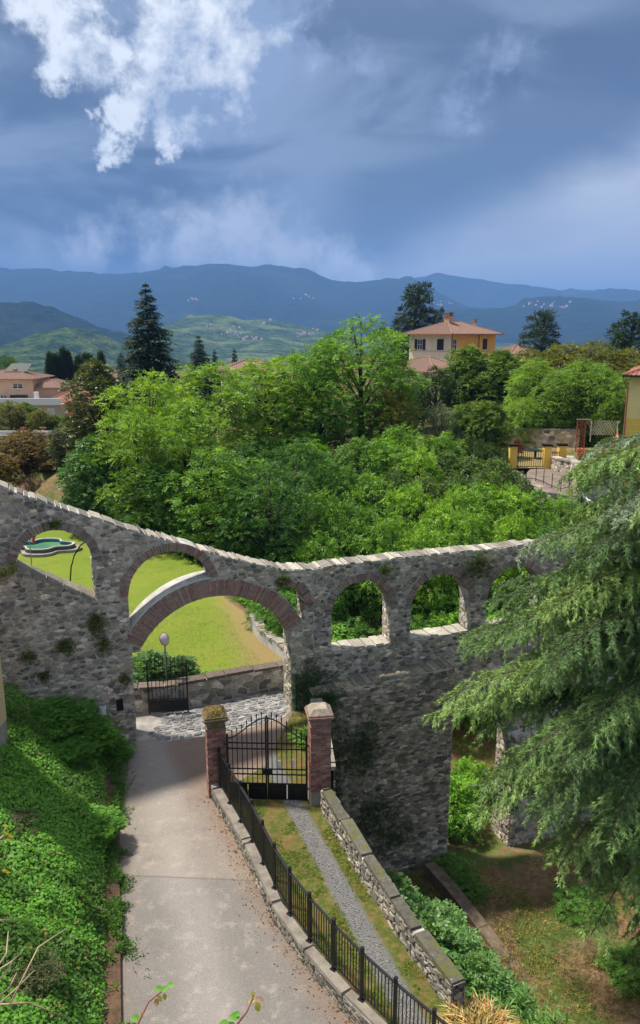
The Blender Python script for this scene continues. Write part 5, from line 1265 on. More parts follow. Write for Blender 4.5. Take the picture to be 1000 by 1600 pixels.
for i, (u, lab) in enumerate(((812, 'red garden chair left of the dark garden table'), (808, 'dark red garden chair nearest the clipped hedge'))):
    q = onz(u, 715 - i * 8, tz); t = empty('garden_chair', q); tag(t, lab, 'chair'); M.setdefault('red_chair', mat_plain('red_chair', (0.30, 0.04, 0.05)))
    MB().box((0, 0, 0.42), (0.5, 0.5, 0.05)).build('seat', M['red_chair'], t); MB().box((0, 0.24, 0.7), (0.5, 0.05, 0.55)).build('backrest', M['red_chair'], t)
    for sx_ in (-1, 1):
        for sy_ in (-1, 1): MB().box((sx_ * 0.22, sy_ * 0.22, 0.2), (0.04, 0.04, 0.4)).build('leg', M['red_chair'], t)
# pale sloping steps rail under the terrace
sr = empty('stair_parapet'); tag(sr, 'white sloping stair parapet dropping away below the forecourt', 'parapet'); a, b = aty(899, 768, 52), aty(925, 790, 47)
MB().beam(a, b, 0.25, 0.3).build('coping', M['white'], sr); MB().beam(a - UP * 0.7, b - UP * 0.7, 0.22, 1.1).build('wall', M['concrete'], sr)
# ------------------------------------------------------------------ vegetation
RN = np.random.default_rng(5)
def unit(v): return v / np.maximum(np.linalg.norm(v, axis=-1, keepdims=True), 1e-9)
def sprays(P, D, size, K=8, droop=0.5, wid=0.42, cols=((0.05, 0.12, 0.02), (0.09, 0.19, 0.03)), spread=0.45, jit=0.25, llen=0.45, bright=(0.7, 1.25)):
    if K <= 7: llen = llen * 1.5
    """compound leaves: each of N sprays carries K pointed leaflets along a drooping stalk -> (V, F, C)"""
    N = len(P); sz = size * RN.uniform(0.65, 1.25, (N, 1))
    a = unit(D + RN.normal(0, spread, (N, 3)) + np.array([0, 0, -droop * 0.4]))
    ref = unit(D * 0.6 + np.array([0, 0, 1.0]) + RN.normal(0, 0.25, (N, 3)))
    sd = unit(np.cross(a, ref)); nr = np.cross(sd, a)
    c1, c2 = np.array(cols[0]), np.array(cols[1]); f = RN.random((N, 1))
    base_c = (c1 * (1 - f) + c2 * f) * RN.uniform(bright[0], bright[1], (N, 1))
    V = np.zeros((N, K, 4, 3), np.float32); Cc = np.zeros((N, K, 4, 3), np.float32)
    for k_ in range(K):
        t = (k_ // 2 + 0.6) / (K / 2 + 0.4) if K > 1 else 0.0
        s = 1 if k_ % 2 else -1
        if k_ == K - 1 and K > 2: s = 0
        b = P + a * sz * t; b = b - np.array([0, 0, 1.0]) * (sz * droop * 0.55 * t * t)
        dl = unit(a * (0.55 if s else 1.0) + sd * (0.95 * s) + RN.normal(0, jit, (N, 3)) + np.array([0, 0, -0.25 * droop]))
        l = sz * llen * (1 - 0.5 * abs(t - 0.45)) * RN.uniform(0.8, 1.2, (N, 1))
        n2 = unit(nr + RN.normal(0, 0.35, (N, 3))); w = unit(np.cross(dl, n2)) * l * wid * 0.5
        V[:, k_, 0] = b; V[:, k_, 1] = b + dl * l * 0.45 + w; V[:, k_, 2] = b + dl * l - np.array([0, 0, 1]) * l * 0.18 * droop; V[:, k_, 3] = b + dl * l * 0.45 - w
        Cc[:, k_] = (base_c * RN.uniform(0.8, 1.2, (N, 1)))[:, None, :]
    V = V.reshape(-1, 3); F = np.arange(len(V)).reshape(-1, 4)
    return V, F, Cc.reshape(-1, 3)
def shell(clumps, dens, low=-0.05, rad=(0.55, 1.05)):
    Ps, Ds = [], []
    for (c, r) in clumps:
        r = np.array(r, float); n = max(4, int(dens * (r[0] * r[1] + r[0] * r[2] + r[1] * r[2]) / 3 * 4))
        u = unit(RN.normal(0, 1, (n * 2, 3))); u = u[(u[:, 2] > low) | (RN.random(n * 2) < 0.16)][:n]
        q = RN.uniform(rad[0], rad[1], (len(u), 1)) ** 0.6
        Ps.append(np.array(c) + u * r * q); Ds.append(unit(u / r))
    return np.concatenate(Ps), np.concatenate(Ds)
def cat(*parts):
    V, F, Cc, b = [], [], [], 0
    for (v, f, c) in parts: V.append(v); F.append(f + b); Cc.append(c); b += len(v)
    return np.concatenate(V), np.concatenate(F), np.concatenate(Cc)
def leaf_mesh(name, parts): v, f, c = cat(*parts) if isinstance(parts, list) else parts; return np_mesh(name, v, f, c)
def wood(name, trunk, limbs):
    mb = MB(); mb.tube([t[0] for t in trunk], [t[1] for t in trunk], 9)
    for l in limbs: mb.tube([p[0] for p in l], [p[1] for p in l], 5)
    return mb.mesh(name, True)
def broad(seed, H=12.0, Rc=4.0, n=46, flat=0.58, clr=(0.8, 1.5), dens=15, size=0.62, K=9, cols=((0.06, 0.145, 0.018), (0.145, 0.265, 0.034)), droop=0.55, lowest=0.12, wid=0.4, top=0.5):
    r_ = random.Random(seed); cl = []; limbs = []
    for i in range(n):
        t = (i + 0.5) / n; h = H * (lowest + (0.97 - lowest) * t); prof = math.sin(math.pi * (0.10 + 0.80 * t ** (0.8 + top * 0.4))) ** 0.55
        a = i * 2.39996 + r_.uniform(-0.5, 0.5); rr = Rc * prof * math.sqrt(r_.uniform(0.30, 1.0)) * 0.86
        if t > 0.92: rr *= 0.4
        k_ = r_.uniform(*clr) * (0.8 if t > 0.85 else 1); c = (rr * math.cos(a), rr * math.sin(a), min(h, H - k_ * 0.35)); cl.append((c, (k_, k_, k_ * flat)))
        if i % 2 == 0: z0 = max(0.3, c[2] * 0.62); limbs.append([((0, 0, z0), 0.09), ((c[0] * 0.5, c[1] * 0.5, (z0 + c[2]) / 2 + 0.25), 0.06), (c, 0.025)])
    P, D = shell(cl, dens)
    crown = leaf_mesh('crown', sprays(P, D, size, K, droop, wid, cols))
    return crown, wood('trunk', [((0, 0, -1.0), 0.30), ((0.05, 0, H * 0.25), 0.22), ((-0.05, 0.05, H * 0.55), 0.14), ((0, 0, H * 0.9), 0.04)], limbs), H, Rc
def plant(name, proto, loc, h, w, label, cat_, group=None, rz=None, mat='leaf', parts=('crown', 'trunk')):
    """a tree or shrub of height h and full width w standing at loc"""
    crown, trunk, H, Rc = proto; t = empty(name, loc, rnd.uniform(0, 6.28) if rz is None else rz)
    t.scale = (w / (2 * Rc), w / (2 * Rc), h / H); tag(t, label, cat_, group)
    link(parts[0], crown, M[mat], t)
    if trunk is not None: link(parts[1], trunk, M['bark'], t)
    return t
def gh(x, y): return float(ground_h(np.array([x]), np.array([y]))[0])
def by_px(name, proto, u, vtop, Y, wpx, label, cat_='tree', group=None, base=None, mat='leaf', parts=('crown', 'trunk'), rz=None):
    q = aty(u, vtop, Y); zb = gh(q.x, Y) - 0.1 if base is None else base
    dep = Y * _c - (q.z - CAM_H) * _s
    return plant(name, proto, (q.x, Y, zb), q.z - zb, wpx * dep / F_PX, label, cat_, group, rz, mat, parts)
LOC = [broad(s, n=44 + 4 * (s % 3)) for s in (1, 2, 3, 4)]
YEL = ((0.10, 0.19, 0.02), (0.20, 0.32, 0.035)); 
LOCY = [broad(s, cols=YEL) for s in (11, 12, 13)]
DEEP = [broad(s, cols=((0.03, 0.08, 0.015), (0.065, 0.15, 0.024)), size=0.5) for s in (14, 15)]  # leaf colours set darker than YEL to carry the belt's lower shade
EVER = broad(21, H=12, Rc=2.6, n=80, clr=(0.6, 1.05), dens=30, size=0.34, K=6, cols=((0.03, 0.055, 0.014), (0.115, 0.125, 0.035)), flat=0.8, droop=0.2, wid=0.6, lowest=0.04)
IVYB = broad(24, H=8, Rc=2.6, n=44, clr=(0.7, 1.2), dens=30, size=0.36, K=5, cols=((0.05, 0.14, 0.018), (0.11, 0.24, 0.03)), flat=0.8, droop=0.3, wid=0.7, lowest=0.06)
LAUR = broad(22, H=8, Rc=2.6, n=44, clr=(0.7, 1.2), dens=34, size=0.34, K=6, cols=((0.04, 0.105, 0.025), (0.10, 0.19, 0.045)), flat=0.8, droop=0.2, wid=0.6, lowest=0.06)
RUST = broad(23, H=8, Rc=3.2, n=50, clr=(0.7, 1.3), dens=28, size=0.34, K=6, cols=((0.06, 0.05, 0.015), (0.17, 0.11, 0.025)), flat=0.75, droop=0.3, wid=0.55)
AUT = [broad(s, H=9, Rc=3.4, n=46, dens=18, size=0.6, cols=((0.075, 0.10, 0.016), (0.17, 0.165, 0.03)), lowest=0.05) for s in (31, 32)]
MIDG = [broad(s, H=9, Rc=3.0, n=75, clr=(0.45, 1.0), dens=24, size=0.5, K=7, cols=((0.055, 0.11, 0.018), (0.13, 0.20, 0.036)), flat=1.3, droop=0.25, lowest=0.05) for s in (33, 34)]
BAMB = [broad(s, H=8, Rc=2.6, n=50, clr=(0.6, 1.1), dens=34, size=0.55, K=6, cols=((0.09, 0.175, 0.022), (0.18, 0.29, 0.045)), flat=1.0, droop=0.9, wid=0.2, lowest=0.05) for s in (35, 36)]
BUSH = [broad(s, H=3.0, Rc=2.0, n=20, clr=(0.5, 0.9), dens=24, size=0.5, K=9, cols=((0.045, 0.12, 0.018), (0.10, 0.20, 0.03)), lowest=0.08) for s in (41, 42, 43)]
BUSHY = [broad(s, H=3.2, Rc=1.9, n=16, clr=(0.5, 0.85), dens=24, size=0.75, K=13, cols=((0.085, 0.20, 0.022), (0.165, 0.32, 0.035)), lowest=0.1, droop=0.7, wid=0.34) for s in (44, 45)]
CREEP = [broad(s, H=2.4, Rc=2.2, n=22, clr=(0.55, 0.9), dens=60, size=0.26, K=3, cols=((0.05, 0.10, 0.02), (0.105, 0.165, 0.04)), lowest=0.05, droop=0.8, wid=0.6) for s in (46, 47)]
BUSHT = [broad(s, H=5.2, Rc=2.2, n=46, clr=(0.42, 0.85), dens=24, size=0.55, K=9, cols=c_, lowest=0.08, droop=0.7, wid=0.38, flat=0.65) for s, c_ in ((51, ((0.065, 0.155, 0.02), (0.165, 0.295, 0.036))), (52, ((0.10, 0.205, 0.022), (0.20, 0.34, 0.038))), (53, ((0.042, 0.105, 0.018), (0.105, 0.205, 0.03))))]
CREEPT = [broad(s, H=4.6, Rc=2.3, n=44, clr=(0.5, 0.95), dens=46, size=0.30, K=4, cols=((0.045, 0.09, 0.02), (0.10, 0.155, 0.042)), lowest=0.05, droop=0.9, wid=0.55, flat=0.8) for s in (54, 55)]
OLIVE = broad(48, H=4, Rc=2.0, n=24, clr=(0.5, 0.8), dens=36, size=0.3, K=7, cols=((0.10, 0.13, 0.08), (0.20, 0.23, 0.16)), droop=0.1, wid=0.3, flat=0.9)
DARKB = broad(49, H=4, Rc=2.0, n=24, clr=(0.5, 0.8), dens=30, size=0.34, K=5, cols=((0.012, 0.028, 0.012), (0.035, 0.06, 0.02)), droop=0.2, wid=0.55, flat=0.9)

# --- belt of trees behind the lawn
def belt(lst, protos, name, group, cat_='tree', mat='leaf'):
    for i, (u, vt, Y, w, lab) in enumerate(lst): by_px(name, protos[i % len(protos)], u, vt, Y, w, lab, cat_, group, mat=mat)
belt([(232, 583, 50, 165, 'yellow green locust tree beside the dark evergreen'), (322, 570, 54, 190, 'broad yellow green locust tree below the low hills'), (415, 566, 58, 180, 'yellow green locust tree under the far village'), (285, 628, 47, 150, 'yellow green locust tree in front of the broad one'), (445, 560, 60, 140, 'yellow green locust tree at the dip right of the red roof'), (210, 640, 46, 130, 'yellow green locust tree lowest by the glossy laurel')], LOCY, 'locust_tree', 'locust trees behind the lawn')
belt([(565, 496, 60, 190, 'tallest green locust tree, left of the villa'), (500, 535, 58, 140, 'tall green locust tree left of the tallest one'), (612, 565, 62, 100, 'green locust tree touching the villa wing')], LOC, 'locust_tree', 'locust trees behind the lawn')
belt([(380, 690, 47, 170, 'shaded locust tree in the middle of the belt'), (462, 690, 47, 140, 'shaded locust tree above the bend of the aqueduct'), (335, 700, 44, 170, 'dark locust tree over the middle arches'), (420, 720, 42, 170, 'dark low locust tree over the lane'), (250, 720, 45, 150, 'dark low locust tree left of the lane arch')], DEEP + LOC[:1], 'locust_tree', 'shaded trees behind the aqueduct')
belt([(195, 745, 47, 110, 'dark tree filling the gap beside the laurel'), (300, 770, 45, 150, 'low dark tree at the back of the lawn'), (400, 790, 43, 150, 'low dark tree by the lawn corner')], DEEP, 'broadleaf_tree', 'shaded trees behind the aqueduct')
by_px('evergreen_tree', EVER, 150, 566, 54, 105, 'tall dark olive green evergreen tree left of the locusts', mat='leaf_glossy'); by_px('evergreen_tree', EVER, 112, 655, 56, 75, 'shorter dark olive evergreen beside the tall one', mat='leaf_glossy')
by_px('laurel_tree', LAUR, 150, 690, 48, 110, 'glossy grey green laurel in front of the evergreen', mat='leaf_glossy')
by_px('rust_tree', RUST, 42, 676, 62, 130, 'rusty brown and olive tree above the sloping wall'); by_px('rust_tree', RUST, 95, 715, 60, 70, 'small brown tree right of the rusty one'); by_px('rust_tree', RUST, -30, 700, 56, 110, 'brown tree cut by the frame edge')
by_px('garden_tree', AUT[0], 14, 628, 96, 55, 'yellow green garden tree below the terrace house'); by_px('garden_tree', MIDG[0], 40, 632, 98, 40, 'dark green garden tree below the terrace windows'); by_px('garden_tree', AUT[1], 62, 640, 94, 38, 'olive garden shrub below the terrace parapet'); by_px('garden_tree', MIDG[1], 86, 650, 95, 30, 'small dark shrub beside the orange house')
# --- around the villa and the terrace
by_px('holm_oak', MIDG[0], 735, 548, 78, 90, 'dense green tree in front of the orange wall'); by_px('holm_oak', MIDG[1], 785, 553, 76, 90, 'dense green tree right of the villa'); by_px('holm_oak', MIDG[1], 715, 575, 80, 60, 'narrow green tree below the villa wing')
by_px('dark_shrub', DARKB, 682, 582, 74, 70, 'very dark shrub below the villa wing', 'shrub'); by_px('dark_shrub', DARKB, 650, 600, 72, 60, 'very dark shrub left of the villa garden', 'shrub')
for i, (u, vt, w, lab) in enumerate(((830, 548, 90, 'behind the bamboo, nearest the villa'), (880, 540, 100, 'in front of the middle cedar'), (930, 536, 100, 'with the yellowest crown'), (975, 548, 90, 'above the yellow house'), (1010, 560, 90, 'behind the yellow house'))): by_px('autumn_tree', AUT[i % 2], u, vt, 82 - i, w, 'olive and gold tinted tree ' + lab, 'tree', 'gold tinted trees')
for i, (u, vt, Y, w, lab) in enumerate(((838, 568, 68, 85, 'nearest the dense green trees'), (870, 585, 66, 85, 'second from the villa'), (905, 570, 67, 90, 'in the middle of the grove'), (940, 575, 66, 85, 'by the trellis'), (962, 595, 64, 60, 'beside the yellow house'), (820, 625, 65, 60, 'low, over the stone garden wall'))): by_px('bamboo_clump', BAMB[i % 2], u, vt, Y, w, 'bright arching bamboo clump ' + lab, 'bamboo', 'bamboo above the garden wall')
by_px('olive_bush', OLIVE, 692, 638, 60, 62, 'silvery grey olive bush on the garden slope', 'shrub')
by_px('garden_shrub', MIDG[0], 735, 635, 61, 70, 'mixed green and gold shrub right of the olive', 'shrub'); by_px('garden_shrub', MIDG[1], 762, 632, 60, 72, 'rounded mid green shrub before the garden wall', 'shrub'); by_px('garden_shrub', AUT[0], 748, 628, 63, 50, 'golden leaved shrub behind the rounded one', 'shrub')
by_px('fruit_tree', AUT[1], 612, 612, 57, 85, 'olive green leafy tree with bare stems below the locusts'); 
HEDGE = broad(50, H=1.6, Rc=2.6, n=26, clr=(0.5, 0.8), dens=60, size=0.24, K=4, cols=((0.03, 0.06, 0.018), (0.065, 0.105, 0.03)), droop=0.3, wid=0.6, flat=0.7, lowest=0.2)
for i, (u, vt) in enumerate(((690, 690), (722, 694), (752, 700), (780, 708))): by_px('clipped_hedge', HEDGE, u, vt, 57 - i * 0.5, 60, 'clipped dark hedge section %s' % ('below the olive bush', 'below the golden shrub', 'below the rounded shrub', 'against the yellow pillar')[i], 'hedge', 'clipped hedge')
# --- thicket on the bank behind the arches
sites = []
for Y in np.arange(30.5, 57, 1.9):
    for X in np.arange(-3.5, 25, 2.3):
        x = X + rnd.uniform(-0.8, 0.8); y = Y + rnd.uniform(-0.7, 0.7)
        if x < lerp_pts(LAWN_E, y) + 1.6: continue
        if y < 33.5 and x > 2.0: continue                      # clearing seen through the low arch
        q = project((x, y, gh(x, y) + 1.5))
        if q is None or not (380 < q[0] < 1040): continue
        if y > 48.5 and q[0] > 780: continue
        sites.append((x, y, q))
GRP = {'b': 'thicket bushes on the bank', 'y': 'feathery bright saplings on the bank', 'c': 'creeper mounds on the bank'}
for (x, y, q) in sites:
    u, v = q[0], q[1]; kind = 'b'; hk = 0.55 if (y > 43 and u > 770) else 1.0
    if 640 < u < 840 and 690 < v < 800: kind = 'c'
    elif u > 690 and v > 755: kind = 'y'
    elif rnd.random() < 0.36: kind = 'y'
    elif rnd.random() < 0.15: kind = 'd'
    if y > 38 and 480 < u < 900: continue
    if kind == 'c': plant('creeper_mound', rnd.choice(CREEP), (x, y, gh(x, y) - 0.1), hk * rnd.uniform(2.0, 2.8), rnd.uniform(3.6, 4.6), 'dull green creeper covered mound on the bank below the clipped hedge', 'creeper', GRP['c'])
    elif kind == 'y': plant('sapling_clump', rnd.choice(BUSHY), (x, y, gh(x, y) - 0.1), hk * rnd.uniform(2.2, 3.6), rnd.uniform(3.0, 4.2), 'bright feathery leaved sapling clump on the bank behind the arches', 'shrub', GRP['y'])
    elif kind == 'd': plant('dark_bush', rnd.choice(DEEP), (x, y, gh(x, y) - 0.1), hk * rnd.uniform(2.2, 3.4), rnd.uniform(3.4, 4.4), 'dark green bush in the thicket behind the arches', 'shrub', 'dark thicket bushes')
    else: plant('thicket_bush', rnd.choice(BUSH), (x, y, gh(x, y) - 0.1), hk * rnd.uniform(2.0, 3.2), rnd.uniform(3.2, 4.4), 'mid green bush in the thicket behind the arches', 'shrub', GRP['b'])
for (u, v, Y, w, lab) in ((415, 940, 31.5, 60, 'dark green shrub overhanging the short pale wall'), (435, 955, 29.8, 50, 'dark green shrub behind the arch pier'), (440, 930, 33.0, 60, 'tall dark green shrub behind the little side arch'), (400, 905, 36, 60, 'dark green shrub at the far lawn corner')):
    by_px('dark_shrub', BUSH[0], u, v, Y, w, lab, 'shrub', base=0.0)

for i, (u, vt, Y, w) in enumerate(((720, 762, 44, 90), (760, 760, 45, 90), (800, 764, 45, 90), (840, 772, 45, 90), (878, 778, 44, 80), (690, 790, 42, 90), (740, 802, 41, 95), (800, 806, 40, 95), (855, 812, 40, 90), (600, 690, 50, 90), (655, 700, 49, 80), (585, 745, 46, 90), (640, 760, 44, 90), (545, 790, 43, 90), (600, 810, 41, 95), (660, 825, 40, 95), (500, 840, 40, 90))):
    by_px('sapling_clump', BUSHT[(1, 0, 1, 2, 0)[i % 5]], u, vt, Y, w, 'bright feathery leaved sapling clump on the bank behind the arches', 'shrub', GRP['y'])
for i, (u, vt, Y, w) in enumerate(((560, 690, 50, 95), (625, 668, 53, 90), (540, 735, 47, 90), (500, 770, 44, 90), (570, 800, 42, 90), (690, 680, 53, 70))):
    by_px('thicket_bush', BUSHT[(2, 0)[i % 2]], u, vt, Y, w, 'mid green bush in the thicket behind the arches', 'shrub', GRP['b'])
for i, (u, vt, Y, w) in enumerate(((650, 722, 50, 90), (690, 712, 51, 90), (732, 716, 51, 90), (772, 722, 50, 85), (805, 738, 49, 70), (665, 752, 46, 95), (712, 745, 47, 95), (760, 742, 47, 90), (620, 735, 47, 80))):
    by_px('creeper_mound', CREEPT[i % 2], u, vt, Y, w, 'dull green creeper covered mound on the bank below the clipped hedge', 'creeper', GRP['c'])

# --- far conifers
def conifer(seed, H, Rb, whorls, per, cols, size=0.6, sag=0.35, up=0.2, top=0.0, K=6, wid=0.25, dens=7, taper=0.9):
    r_ = random.Random(seed); P, D, SZ = [], [], []; limbs = []
    for i in range(whorls):
        t = i / (whorls - 1); z = H * (0.06 + 0.92 * t); L_ = Rb * ((1 - t) ** taper + 0.012) * r_.uniform(0.82, 1.12)
        for j in range(per):
            a = i * 1.1 + 2 * math.pi * j / per + r_.uniform(-0.25, 0.25); L2 = L_ * r_.uniform(0.6, 1.2); pts = []; zj = r_.uniform(-0.022, 0.022) * H * (t < 0.93)
            n = max(3, int(L2 * dens))
            for k_ in range(n + 1):
                s = k_ / n; x = L2 * s; zz = z + zj + up * x - sag * x * x / max(L2, 0.4) * (1 - t * 0.6)
                pts.append((math.cos(a) * x, math.sin(a) * x, zz))
                if s > 0.12:
                    for m_ in (-1, 0, 1):
                        w = 0.30 * L2 * (1 - s) * m_ * r_.uniform(0.3, 1)
                        P.append((pts[-1][0] - math.sin(a) * w, pts[-1][1] + math.cos(a) * w, zz - abs(w) * 0.2)); D.append((math.cos(a) * 0.8 - math.sin(a) * m_ * 0.5, math.sin(a) * 0.8 + math.cos(a) * m_ * 0.5, -0.15)); SZ.append(size * (0.28 + 0.72 * (1 - t) ** 0.7))
            if j % 2 == 0: limbs.append([(pts[0], 0.05), (pts[len(pts) // 2], 0.03), (pts[-1], 0.01)])
    crown = leaf_mesh('crown', sprays(np.array(P), np.array(D), np.array(SZ)[:, None], K, 0.35, wid, cols, 0.25, 0.2, 0.5, (0.6, 1.3)))
    return crown, wood('trunk', [((0, 0, -1), H * 0.022), ((0, 0, H * 0.5), H * 0.012), ((0, 0, H), 0.02)], limbs), H, Rb
NC = ((0.012, 0.03, 0.016), (0.035, 0.06, 0.03))
SPR = conifer(60, 15, 4.2, 28, 8, NC, 0.95, 0.36, 0.20, K=6, wid=0.26, taper=0.95, dens=4.6)
by_px('spruce_tree', SPR, 227, 440, 92, 150, 'tall dark pointed spruce standing against the blue mountain', base=1.0, mat='needle')
by_px('conifer_tree', conifer(61, 12, 3.0, 18, 8, NC, 1.2, 0.2, 0.2, K=5, dens=5), 310, 523, 125, 62, 'grey green conifer right of the spruce', base=0, mat='needle'); by_px('conifer_tree', SPR, 335, 545, 128, 40, 'small conifer right of the grey one', base=0, mat='needle'); by_px('conifer_tree', SPR, 366, 543, 130, 40, 'small dark conifer above the red roof', base=0, mat='needle'); by_px('conifer_tree', SPR, 188, 550, 118, 60, 'small dark conifer tucked left of the spruce', base=0, mat='needle')
CYP = broad(63, H=10, Rc=1.0, n=70, clr=(0.36, 0.6), dens=44, size=0.55, K=5, cols=((0.012, 0.03, 0.014), (0.03, 0.05, 0.02)), flat=1.5, droop=-0.6, wid=0.3, lowest=0.03)
for (u, vt, w, lab) in ((76, 554, 11, 'first cypress from the umbrella pine'), (86, 556, 17, 'widest cypress of the row'), (98, 547, 12, 'tallest cypress of the row'), (107, 552, 11, 'cypress right of the tallest'), (122, 559, 12, 'slim cypress standing apart'), (136, 556, 20, 'broad dark cypress next to the evergreen'), (157, 553, 12, 'cypress half behind the evergreen')): by_px('cypress_tree', CYP, u, vt, 135, w, 'dark columnar ' + lab, 'cypress', 'row of cypresses', 0.0, 'needle')
PINE = broad(64, H=9, Rc=5, n=22, clr=(0.9, 1.5), dens=16, size=0.5, K=6, cols=((0.03, 0.085, 0.014), (0.07, 0.14, 0.025)), flat=0.5, droop=0.0, wid=0.3, lowest=0.74)
by_px('umbrella_pine', PINE, 8, 559, 150, 46, 'flat topped umbrella pine above the town house', base=0, mat='needle')
def cedar_far(seed, H=14, Rc=6, n=40, cols=((0.018, 0.035, 0.025), (0.05, 0.08, 0.06)), lean=0.0):
    r_ = random.Random(seed); cl = []; limbs = []
    for i in range(n):
        t = (i + 0.5) / n; h = H * (0.25 + 0.72 * t); R_ = Rc * (1 - 0.72 * t ** 1.2); a = i * 2.4 + r_.uniform(-.4, .4); rr = R_ * r_.uniform(0.35, 0.85)
        k_ = r_.uniform(0.7, 1.6) * (1 - 0.45 * t); c = (rr * math.cos(a) + lean * t * 3, rr * math.sin(a), h + rr * 0.12); cl.append((c, (k_ * 1.2, k_ * 1.2, k_ * 0.24)))
        limbs.append([((lean * t * 2, 0, h - 0.9), 0.14), ((c[0] * 0.6, c[1] * 0.6, h - 0.3), 0.09), (c, 0.03)])
    P, D = shell(cl, 26, -0.2); crown = leaf_mesh('crown', sprays(P, D, 0.75, 6, 0.3, 0.25, cols, 0.4, 0.3, 0.5, (0.55, 1.3)))
    return crown, wood('trunk', [((0, 0, -1), 0.45), ((lean, 0, H * 0.4), 0.33), ((lean * 2, 0, H * 0.75), 0.2), ((lean * 3, 0, H), 0.04)], limbs), H, Rc
by_px('cedar_tree', cedar_far(70, lean=0.5), 642, 446, 128, 112, 'blue green cedar with tiered limbs behind the villa', base=2, mat='needle', rz=0.3); by_px('cedar_tree', cedar_far(71, n=36), 850, 487, 122, 105, 'broad blue green cedar between villa and yellow house', base=1.5, mat='needle'); by_px('cedar_tree', cedar_far(72, n=40, cols=((0.012, 0.03, 0.012), (0.035, 0.065, 0.02))), 990, 490, 110, 130, 'dark green flat tiered cedar above the yellow house', base=2, mat='needle'); by_px('cedar_tree', cedar_far(73), 685, 485, 132, 60, 'small blue cedar touching the villa roof', base=2, mat='needle')

# --- the big deodar at the right
def deodar(base, H, branches, seed):
    r_ = random.Random(seed); parts = []; mb = MB(); P, D, S, CC = [], [], [], []
    mb.tube([base + Vector((0, 0, -0.5)), base + Vector((0.1, 0, H * 0.35)), base + Vector((0, 0.1, H * 0.7)), base + Vector((0, 0, H))], [0.36, 0.28, 0.16, 0.03], 10)
    for (z, az, Ln, sag, tint) in branches:
        o_ = base + Vector((0, 0, z)); ax = Vector((math.cos(az), math.sin(az), 0)); sdv = Vector((-ax.y, ax.x, 0)); pts = []
        n = 14; bend = r_.uniform(-0.25, 0.25)
        for k_ in range(n + 1):
            s = k_ / n; x = Ln * s
            pts.append(o_ + ax * x + sdv * (bend * x * s) + UP * (0.22 * x - sag * x * x / Ln - 0.10 * Ln * s ** 5))
        mb.tube(pts, [0.042 * (1 - 0.85 * k_ / n) + 0.005 for k_ in range(n + 1)], 5)
        m_ = int(Ln / 0.085)
        for j in range(m_):
            s = 0.10 + 0.90 * (j + r_.random()) / m_; f = s * n; k_ = min(n - 1, int(f)); p0 = pts[k_].lerp(pts[k_ + 1], f - k_); tn = (pts[k_ + 1] - pts[k_]).normalized()
            side = 1 if j % 2 else -1; bl = (0.30 + 1.05 * math.sin(math.pi * min(1, 0.15 + s * 0.80)) ** 0.8) * r_.uniform(0.55, 1.1) * min(1.0, 0.35 + Ln / 5)
            d0 = (tn * r_.uniform(0.55, 0.95) + sdv * side * r_.uniform(0.5, 0.95) + UP * r_.uniform(-0.05, 0.38)).normalized()
            q = p0.copy(); steps = max(3, int(bl / 0.095)); d_ = d0.copy()
            for i_ in range(steps):
                d_ = (d_ + UP * -0.095).normalized(); q = q + d_ * 0.095
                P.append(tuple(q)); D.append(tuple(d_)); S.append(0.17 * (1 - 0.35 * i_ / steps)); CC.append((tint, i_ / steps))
                if i_ % 2 == 0 and r_.random() < 0.8:
                    sd2 = d_.cross(UP).normalized() * r_.choice((-1, 1)); d2 = (d_ * 0.6 + sd2 * 0.6 + UP * -0.55).normalized(); q2 = q.copy()
                    for _ in range(r_.randint(2, 4)):
                        d2 = (d2 + UP * -0.12).normalized(); q2 = q2 + d2 * 0.075; P.append(tuple(q2)); D.append(tuple(d2)); S.append(0.13); CC.append((tint, 0.9))
    P, D, S = np.array(P), np.array(D), np.array(S)[:, None]; CC = np.array(CC); N = len(P)
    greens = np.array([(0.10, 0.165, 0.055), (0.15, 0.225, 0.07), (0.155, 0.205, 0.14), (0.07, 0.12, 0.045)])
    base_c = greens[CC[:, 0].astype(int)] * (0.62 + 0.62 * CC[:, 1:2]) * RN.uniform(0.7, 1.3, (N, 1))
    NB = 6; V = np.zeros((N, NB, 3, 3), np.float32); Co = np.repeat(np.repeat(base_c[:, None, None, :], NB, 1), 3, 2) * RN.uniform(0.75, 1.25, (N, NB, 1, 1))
    sd = unit(np.cross(D, np.array([0, 0, 1.0]) + RN.normal(0, 0.3, (N, 3)))); nr = np.cross(sd, D)
    for k_, (a_, b_) in enumerate(((0.9, 0.0), (-0.9, 0.1), (0.45, 0.6), (-0.45, 0.5), (0.5, -0.3), (-0.5, -0.3))):
        dl = unit(D + sd * a_ + nr * b_ + RN.normal(0, 0.2, (N, 3))); l = S * RN.uniform(0.6, 1.1, (N, 1)); w = unit(np.cross(dl, nr + sd * 0.3 + RN.normal(0, 0.3, (N, 3)))) * 0.0125
        b0 = P - D * (RN.random((N, 1)) * 0.09)
        V[:, k_, 0] = b0 - w; V[:, k_, 1] = b0 + w; V[:, k_, 2] = b0 + dl * l
    V = V.reshape(-1, 3); return np_mesh('crown', V, np.arange(len(V)).reshape(-1, 3), Co.reshape(-1, 3)), mb.mesh('trunk', True)
tb = Vector((10.3, 19.4, -6.2)); rr_ = random.Random(8); brs = []
